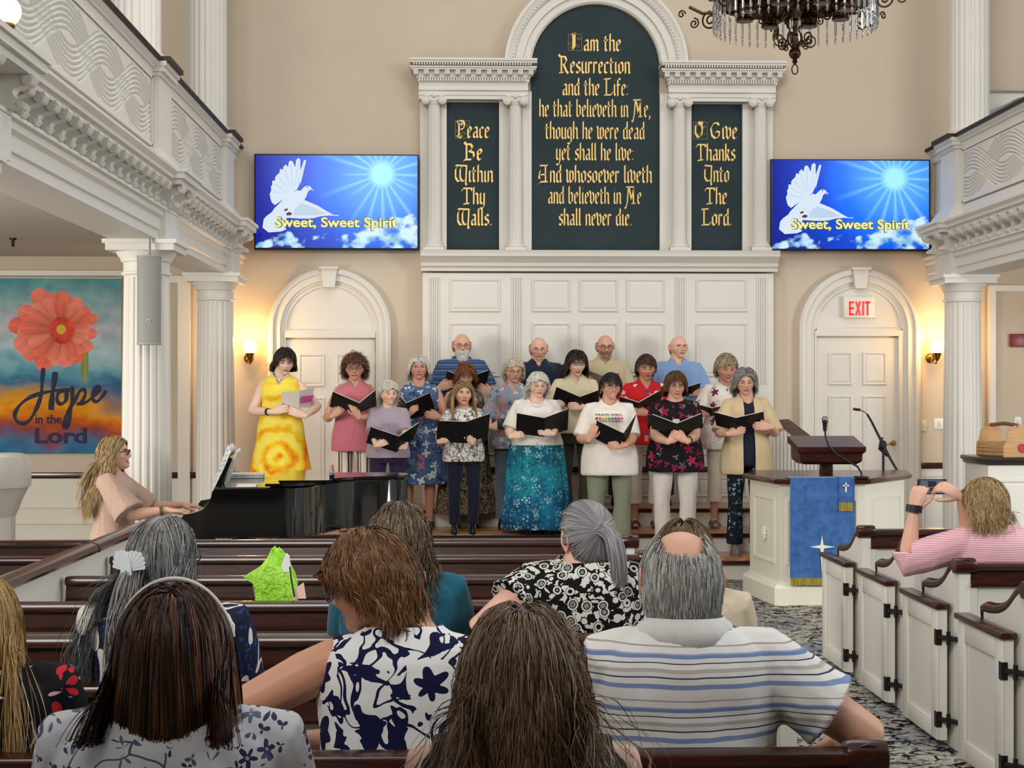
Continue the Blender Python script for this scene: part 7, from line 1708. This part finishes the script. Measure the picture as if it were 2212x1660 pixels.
stand('smiling woman with dark hair and glasses in a printed white tee', 1316, 808, Y, SA, headpx=1318, w=1.22, skin='BE8468', face=dict(eyes='open', smile=1.2, lips='A8504A', brow='2A1C16', hw=1.02), turn=(.22, .10, .0), belly=.1,
  hairs=[cropped(['1A1214', '2A1E20', '3A2C2C'], len=.09, vol=.019, dir=.9, mess=.25)], arms=dict(R=hnd(c5(735, 785), (.35, -.9), Y - .30), L=hnd(c5(905, 868), (-.95, .0), Y - .34)),
  wear=[top(WHITEC, neck=('scoop', .04, .07), sleeve=.95, sflare=.014, hem=.72, flare=.012, seed=16), trousers(KHAKI, flare=.035, waist=.98), shoes(SHGREY)], extras=[glasses('1E1614', .6, .0016), necklace('8A8078', .0016, .07), earring(hoop=True)])
fold3('black folder tilted in the hands of the woman in the printed tee', c5, ((768, 708), (728, 812)), ((945, 792), (900, 897)), ((1027, 668), (985, 800)), Y, d=.36)
TEE = bpy.data.objects[[o.name for o in COL.objects if o.get('label', '').startswith('smiling woman')][0]]
m_rows = (('PRAYS WELL', 663, '3A3434', .026), ('WITH OTHERS', 706, '3A3434', .026))
for body, py, colr, sz in m_rows:
    p, q = W(*c5(757, py + 9), Y - .215), W(*c5(938, py + 9), Y - .215); m = MB(); add_text(m, body, (p.x + q.x) / 2, p.y, p.z, q.x - p.x, sz, .0006, .0005); m.build('shirt_lettering', mat('ink_' + colr, colr, .8), TEE, 0)
for i, colr in enumerate(('7A2A3A', 'C8502A', 'E0A030', 'A8A83A', '6A8A4A', '4A7A8A', '5A4A8A', 'A03A6A', 'D05A50')):
    q = W(*c5(765 + i * 21, 690), Y - .216); MB().sphere(tuple(q), .0125, 10, (1, .15, .95)).build('shirt_print', mat('ink_' + colr, colr, .8), TEE, 60)
stand('woman with auburn bob and glasses in a burgundy leaf-print top', 1458, 805, Y, SA, w=1.22, skin='C48A74', face=dict(eyes='down', lips='A8544C', brow='4A3022', hw=1.04), turn=(.05, .24, 0), belly=.12,
  hairs=[hs_(['3A2014', '5E3A22', '7A5234'], len=.15, vol=.020, cut=-.085, part=-.02, blunt=1), hs_(['4A2A18', '6A442A'], mode='fringe', len=.08, n=600, vol=.022, line=.62, side=.6, nape=2)],
  arms=dict(R=hnd(c5(1285, 818), (.8, -.5), Y - .35), L=hnd(c5(1322, 815), (-.8, -.5), Y - .36)),
  wear=[top(tprint('burgundy_leaf_print', '16121A', [(9, 5, .34, .13, ['8A1838', 'A82048', None, '6A6462', '701430'], None), (15, 3, .30, .16, [None, '8E1A3C', '7A7472', None], None)]), neck=('scoop', .03, .09), sleeve=.7, hem=.74, flare=.015, seed=17), trousers(cloth('white_trouser_cloth', 'E4DCD4'), flare=.012, hem=.10), shoes(SHGREY)], extras=[glasses('5A4A44', .6, .0012), wristband('L', '2A2624'), necklace('4A4440', .0014, .14)])
fold3('black folder held by the woman in the burgundy leaf-print top', c5, ((1128, 665), (1128, 757)), ((1297, 728), (1297, 805)), ((1465, 660), (1460, 748)), Y, d=.34)
q = W(*c5(1293, 708), Y - .235); o = MB().bbox(q.x - .03, q.x + .03, q.y - .002, q.y + .002, q.z - .018, q.z + .018, .001).build('name_badge', mat('white_badge', 'E0DCD4', .6)); tag(o, 'white name badge on the chest of the burgundy leaf-print top', 'badge')
stand('tall woman with wavy grey hair in a beige overshirt, right end of the front row', 1612, 797, Y + .02, SA, headpx=1606, w=1.0, skin='C48C76', face=dict(eyes='down', lips='A85C54', brow='6A625C'), turn=(-.05, .22, 0),
  hairs=[hs_(['4A4846', '7A7674', 'A8A4A0', '8E8A88'], len=.17, vol=.022, part=-.01, curl=.008, freq=1.4)], arms=dict(R=hnd(c5(1690, 775), (.9, -.3), Y - .32), L=hnd(c5(1872, 742), (-.95, -.1), Y - .30)),
  wear=[top(NAVYC, neck=('scoop', .07, .075), sleeve=0, hem=.78, ease=.012, name='undershirt', fold=0), top(cloth('beige_overshirt_cloth', 'C8B48E'), neck=('v', .16, .07), sleeve=.98, sflare=.016, ease=.022, hem=.70, flare=.02, open_front=True, name='overshirt', seed=18), trousers(tprint('navy_leaf_trouser_cloth', '14202A', [(24, 3, .30, .14, ['5A7A80', None, '8AA0A0', '2E4A54'], None)]), flare=.02), shoes(SHGREY)], extras=[glasses('A89A90', .5, .001), necklace('2A2A2E', .0014, .14)])
fold3('black folder held by the grey-haired woman in the beige overshirt', c5, ((1540, 650), (1560, 737)), ((1690, 690), (1690, 772)), ((1873, 648), (1883, 742)), Y, d=.36)
# ---------------------------------------------------------------- pianist
Y = 10.72
person('pianist with long wavy blonde hair and dark glasses seated at the piano in profile', (X(247, Y), Y, 0), (W(265, 943, Y).z - .01) / 1.227 * 1.587, PI / 2, seated=True, skin='C99078', w=1.02, lean=-.02,
  face=dict(eyes='open', lips='B05A52', brow='6A5038', smile=.6), turn=(0, -.06, 0), hairs=[hs_(['5E4A30', '96784E', 'C4A878', 'A88C60'], n=5000, len=.46, vol=.016, m=20, r=.0012, curl=.012, freq=2.2, mess=.06, part=.01, line=.62, shr=(.19, .16, .13))],
  arms=dict(L=dict(at=(-2.05, 11.0, .80), dir=(0, -1, -.10), nrm=(0, 0, 1), pose='flat', hint=(.4, .3, -1), thumb=(-1, 0, 0)), R=dict(at=(-2.05, 10.52, .80), dir=(.05, -1, -.12), nrm=(0, 0, 1), pose='flat', hint=(-.4, .3, -1), thumb=(1, 0, 0))),
  wear=[top(cloth('blush_knit', 'B89A8A'), neck=('scoop', .02, .06), sleeve=.95, sflare=.055, hem=.76, ease=.016, seed=31), trousers(cloth('cream_trouser_cloth', 'C8BCA8'))], extras=[glasses('14100E', .6, .003), wristband('R', '5A4A3A')])
# ---------------------------------------------------------------- congregation, seen from behind
def sit(label, px, top_, Y, headpx=None, **k):
    x = X(px, Y); H = (W(headpx or px, top_, Y).z - k.pop('hh', .012)) / (1.632 - .36 - .045) * (1.632 - .045)
    lw = k.pop('low', 0); H *= 1 + lw / 1.272
    if headpx: k['headoff'] = (-(X(headpx, Y) - x) * .75, 0, -lw)
    k.setdefault('skin', 'C8967E'); k.setdefault('vox', .0065); k.setdefault('face', {}); k.setdefault('wear', [])
    return person(label, (x, Y, 0), H, PI, seated=True, **k)
def c_cord(c):
    m = MB(); pts = [c['pose']((.078 * math.cos(t), .010 + .072 * math.sin(t), 1.375 - .02 * math.cos(t) ** 2 - .05 * max(0, -math.sin(t)))) for t in [2 * PI * j / 30 for j in range(31)]]; m.tube(pts, .0045, 6); m.build('lanyard', BLK, None, 60).parent = c['e']
LONG = dict(n=13000, m=20, r=.0008, lmin=.85, mess=.05, flat=1.1)
JEANS = cloth('dark_blue_denim', '26303F')
Y = YK[0] + .20
sit('balding grey-haired man in a white polo with blue stripes, seated in the nearest row', 1478, 1147, Y, headpx=1472, sex='m', w=1.06, skin='C88E74', face=dict(hw=1.02), turn=(-.04, .10, 0), hh=0,
  hairs=[hs_(['5E5C5A', '8E8C88', 'B8B6B0', 'D0CEC8'], mode='comb', n=15000, len=.046, vol=.008, bald='crown', r=.0007, m=10, line=.5, side=.10, nape=-.74, grav=.5, mess=.16, capk=.2, lmin=.5)],
  arms=dict(R=dict(at=tuple(W(1822, 1596, 3.70)), dir=(-.2, -1, -.2), nrm=(0, 0, 1), hint=(-.75, .35, -.45))),
  wear=[top(zstripes('blue_white_striped_polo_cloth', .118, [(0, 'E2DFDA'), (.10, '8294BC'), (.19, 'E6E3DE'), (.30, '3A4260'), (.325, 'DAD7D2'), (.40, 'B8B2AA'), (.47, 'E6E3DE'), (.56, '2E3448'), (.58, 'DCDAD6'), (.66, '7486B2'), (.72, '9AA6C4'), (.75, 'E4E1DC'), (.86, 'A8A29A'), (.89, 'E4E1DC')], warp=.02), neck=('v', .05, .045), sleeve=.66, sflare=.02, hem=.82, ease=.022, seed=41, fold=.008), collar(cloth('white_polo_collar', 'D8D6D2'), r=.074, h=.055, spread=.01), trousers(KHAKI)])
sit('woman with short brown hair turned left in a sleeveless navy and white swirl dress', 868, 1168, Y, headpx=835, w=1.10, skin='C48468', face=dict(eyes='open', brow='5A4030'), turn=(1.15, .28, .12), lean=.16, hh=-.02,
  hairs=[hs_(['3A2216', '6A4426', '8E6238', '5A3820'], n=13000, len=.082, vol=.016, r=.0008, m=14, curl=.003, freq=1, mess=.12, part=-.02, nape=-.70, line=.5, lmin=.7)],
  arms=dict(L=dict(at=tuple(W(640, 1602, 3.66)), dir=(-.9, -.3, -.05), nrm=(0, .4, .9), hint=(1.5, 1.0, 0), pose='flat')),
  wear=[top(swirl_navy(), sleeve=0, neck=('scoop', .05, .085), hem=.72, ease=.016, name='dress', fold=.004, seed=42), trousers(NAVYC)], extras=[glasses('4A5A70', .5, .002), earring('F0ECE0', .006), wristband('L', 'E4E0D8', 1.35, .03), lambda c: c_cord(c)])

sit('blonde woman at the left edge in a black shirt printed with coloured flowers', -46, 1240, Y, headpx=-60, low=.03, w=1.3, skin='D0A088', turn=(.1, .1, 0),
  hairs=[dict(hs_(['7A5C32', 'A8844E', 'D0AE78', 'BC9A62'], len=.38, vol=.016, curl=.006, freq=1.5, shr=(.19, .15, .13)), **{q: LONG[q] for q in ('n', 'm', 'r', 'flat')})],
  wear=[top(tprint('black_flower_shirt_cloth', '0C0C12', [(13, 5, .34, .10, ['B01E2C', None, 'D8D0CC', '4A7AB8', None, 'C89AA0', 'C0242E', None], 'E8D8C0'), (20, 6, .26, .10, ['C8C0B8', None, 'A01C2C', None, '7A9AC8', None], None)], lines=('C4BCB4', 9, .022, .52)), sleeve=1.0, neck=('scoop', .03, .08), hem=.80, seed=43), trousers(JEANS)])
Y = YK[0] - .80 + .19
sit('woman with straight dark brown hair and a white headband in a white floral top', 372, 1265, Y, headpx=372, low=.03, w=1.22, skin='C89880', turn=(-.03, .06, .02),
  hairs=[dict(hs_(['180C08', '2A1610', '46281A', '301A12'], len=.40, vol=.016, cut=-.100, blunt=1, curl=.003, freq=1, shr=(.17, .14, .13), mess=.03, streak='7A4A2C', sf=23, part=.01), **{q: LONG[q] for q in ('m', 'r', 'flat')}, ) | dict(n=17000)],
  wear=[top(tprint('white_navy_flower_cloth', 'E0DEE2', [(21, 5, .28, .14, ['4A5270', None, '2C3450', '6A7390', None, '3A4260'], 'A8AEC0'), (34, 3, .26, .16, ['5A6280', None, '3A4260', None], None)], lines=('5A6078', 11, .018, .52)), sleeve=.5, neck=('scoop', .05, .11), hem=.80, seed=44), trousers(JEANS)],
  extras=[lambda c: (lambda m: setattr(m.build('headband', mat('white_headband', 'E8E4DC', .4), None, 60), 'parent', c['e']))(MB().tube([tuple(c['toB'](np.array([[.101 * math.sin(a), -.012 + .012 * math.cos(a), .004 + .128 * math.cos(a)]]))[0]) for a in np.linspace(-1.35, 1.35, 30)], .0045, 8))])
sit('woman with long wavy brown hair in a black tank top, nearest the camera', 1130, 1313, Y, headpx=1130, low=.02, w=1.2, skin='CC9C86', turn=(0, .08, 0),
  hairs=[dict(hs_(['46342A', '745C44', 'A4866A', '866C50'], len=.56, vol=.022, curl=.020, freq=3.4, coh=.22, shr=(.18, .15, .13), tip='9A7A54', mess=.10, hp=.6, capk=.5), **{q: LONG[q] for q in ('flat',)}) | dict(n=17000, m=26, r=.0008)],
  wear=[top(BLACKC, sleeve=0, neck=('scoop', .05, .10), hem=.80, seed=45, cap=.2), trousers(JEANS)])
Y = YK[1] + .20
def clip(c):
    m = MB(); T = lambda x, y, z: tuple(c['toB'](np.array([[x, y, z]]))[0])
    for sg in (-1, 1):
        for j in range(7):
            a = .25 + j * .22; r0, r1 = .014, .050 - .003 * abs(j - 3)
            p = [(r0 * math.cos(a - .09), r0 * math.sin(a - .09)), (r1 * math.cos(a - .10), r1 * math.sin(a - .10)), (r1 * 1.06 * math.cos(a), r1 * 1.06 * math.sin(a)), (r1 * math.cos(a + .10), r1 * math.sin(a + .10)), (r0 * math.cos(a + .09), r0 * math.sin(a + .09))]
            m.loft([[T(sg * x * 1.25, .166 + d - .3 * abs(x) ** 1.5 * 3, z * 1.25 - .012) for x, z in p] for d in (0, .003)])
    m.loft([[T(x * 1.25, .170 + d, z * 1.25 - .02) for x, z in ((-.010, .03), (0, .045), (.010, .03), (.014, .0), (0, -.028), (-.014, 0))] for d in (0, .005)])
    m.build('hair_clip', mat('pearl_clip', 'DCE2E4', .25), None, 30).parent = c['e']
GREY = ['2A2A2C', '4E4E50', '7C7A7A', '9A9896']
sit('woman with long grey hair in a white bird-wing clip and navy whale-print shirt', 354, 1118, Y, headpx=345, w=1.36, skin='C08C76', face=dict(eyes='open'), turn=(-.42, .0, 0),
  hairs=[dict(hs_(GREY, mode='gather', to=(.0, .142, -.005), n=8000, m=14, r=.0009, vol=.010, nape=-.3, streak='B8B6B2', sf=11)), dict(hs_(GREY + ['6A6258'], len=.50, vol=.016, curl=.008, freq=2.5, part=.0, line=2, side=-.5, nape=-.62, shr=(.17, .14, .12)), **{q: LONG[q] for q in ('m', 'r', 'flat')}) | dict(n=6000), dict(hs_(GREY + ['8A8278'], mode='tail', len=.42, n=3500, m=20, r=.0010, jit=.03, curl=.010, freq=3, dir0=(0, .35, -.5), shr=(.17, .15, .12), vol=.02)) | {'from': (0, .142, -.01)}],
  wear=[top(whales(), sleeve=1.0, neck=('scoop', .03, .08), hem=.80, seed=46, sflare=.02), trousers(JEANS)], extras=[glasses('3A2A24', .6, .002), clip])
Y = YK[2] + .20
BRN = ['2A2018', '4A3A2A', '6A5640', '7A6A52']
sit('woman with half-tied wavy brown hair in a teal short-sleeved shirt', 866, 1086, Y, headpx=862, w=1.24, skin='C89A84', turn=(.05, .1, 0),
  hairs=[dict(hs_(BRN, mode='gather', to=(.0, .128, .035), n=6000, m=12, r=.0010, vol=.012, nape=-.1)), dict(hs_(BRN, len=.24, vol=.018, curl=.010, freq=2.5, line=2, side=-.4, nape=-.62, m=18)) | dict(n=6000, r=.0011), dict(hs_(BRN, mode='tail', len=.16, n=1800, m=12, r=.0011, jit=.018, curl=.012, freq=2, dir0=(0, .3, -.6))) | {'from': (0, .128, .03)}],
  wear=[top(cloth('teal_jersey', '0E5468'), sleeve=.62, neck=('scoop', .03, .08), hem=.80, seed=47), trousers(JEANS)])
sit('woman with a grey ponytail and raised left elbow in a black and white medallion-print shirt', 1265, 1080, Y, headpx=1284, low=.035, w=1.22, skin='CC9482', face=dict(eyes='open'), turn=(.50, -.02, .12),
  hairs=[dict(hs_(['6A6668', '8E8A8C', 'A8A4A6', '5A5658'], mode='gather', to=(.022, .128, .045), n=9000, m=14, r=.0009, vol=.010, nape=-.75)), dict(hs_(['5E5A5C', '8A8688', 'A8A4A6'], mode='tail', len=.20, n=3600, m=14, r=.0010, jit=.024, dir0=(-.25, .9, .25), grav=.35, vol=.02)) | {'from': (.022, .130, .045)}],
  arms=dict(L=dict(at=tuple(W(1105, 1335, 5.14)), dir=(-.3, -.7, -.5), nrm=(.4, 0, .6), hint=(.2, 1.3, .5))),
  wear=[top(rings_bw(), sleeve=.45, neck=('scoop', .03, .08), hem=.80, sflare=.02, seed=48), trousers(JEANS)], extras=[wristband('L', '16161A', 1.25, .025, pos=.02)])
Y = YK[2] + .21
sit('person with brown hair in a tan shirt, mostly hidden behind the balding man', 1500, 1128, Y, headpx=1472, w=1.08, skin='C8967E', turn=(0, .1, 0),
  hairs=[dict(hs_(['3A2A1C', '5E4630', '7A6044'], len=.14, vol=.026, n=6000, r=.0011, part=.0))], wear=[top(TAN, sleeve=.9, neck=('scoop', .03, .07), hem=.80, seed=49, sflare=.02), trousers(JEANS)])
# ---------------------------------------------------------------- woman with the phone
Y = 6.75 + .22; YH = 7.12
PINKS = NT('pink_striped_cotton'); PINKS.bump(PINKS.noise(PINKS.coord(scale=(1, 1, .5)), 9, 2, .5, .8), .4, .03)
PINKS = PINKS.end(PINKS.mix(PINKS.math('GREATER_THAN', PINKS.math('SINE', PINKS.math('MULTIPLY', PINKS.sep(PINKS.warp(PINKS.coord(), 5, .02))[2], 620.0)), .3), 'D49AA6', 'E6C0C6'), .8, spec=.2)
sit('woman with short blonde hair in a pink striped shirt raising a phone, right block', 2152, 1035, Y, headpx=2125, w=1.1, skin='C8907A', face=dict(eyes='open'), turn=(.38, -.05, .0),
  hairs=[dict(cropped(['6A5436', '96784E', 'B89C70', 'A08458'], n=8000, len=.12, vol=.018, r=.0011, m=12, dir=-.6, mess=.2, line=.5, side=-.2, nape=-.7, mode='down', curl=.005, freq=1))],
  arms=dict(L=dict(at=tuple(W(1974, 1104, YH - .06)), dir=(-.3, -.1, 1), nrm=(.5, .8, .1), hint=(.5, -.1, -1.0), pose='grip', thumb=(-1, -.2, 0)), R=dict(at=tuple(W(2078, 1074, YH - .08)), dir=(.8, -.15, .45), nrm=(-.3, .7, .6), hint=(-.6, -.1, -.8), pose='grip', thumb=(.3, -.2, -1))),
  wear=[top(PINKS, sleeve=1.12, sflare=.014, neck=('v', .04, .05), hem=.80, ease=.026, seed=50), collar(PINKS, r=.07, h=.04), trousers(JEANS)], extras=[glasses('1A1818', .5, .002), earring(hoop=True, col='D8C890'), wristband('L', '121216', 1.3, .035, pos=-.01)])
c = W(2013, 1052, YH + .02); e = thing('smartphone', 'dark smartphone held sideways with its screen showing the choir', 'phone', tuple(c))
MB().bbox(c.x - .070, c.x + .070, c.y - .004, c.y + .004, c.z - .036, c.z + .036, .003).build('casing', BLK, e)
MB().box(c.x - .055, c.x + .055, c.y - .0052, c.y - .0042, c.z - .031, c.z + .031).build('screen', mat('phone_screen_glow', '202830', .2, emit='6E7A8C', estr=.5), e, 0)
m = MB()
for x0, x1, z0, z1 in ((-.045, .045, -.02, -.006), (-.02, .02, .0, .026)): m.box(c.x + x0, c.x + x1, c.y - .006, c.y - .0053, c.z + z0, c.z + z1)
m.build('screen_picture', mat('phone_picture_dark', '10141C', .3, emit='2A3240', estr=.4), e, 0)
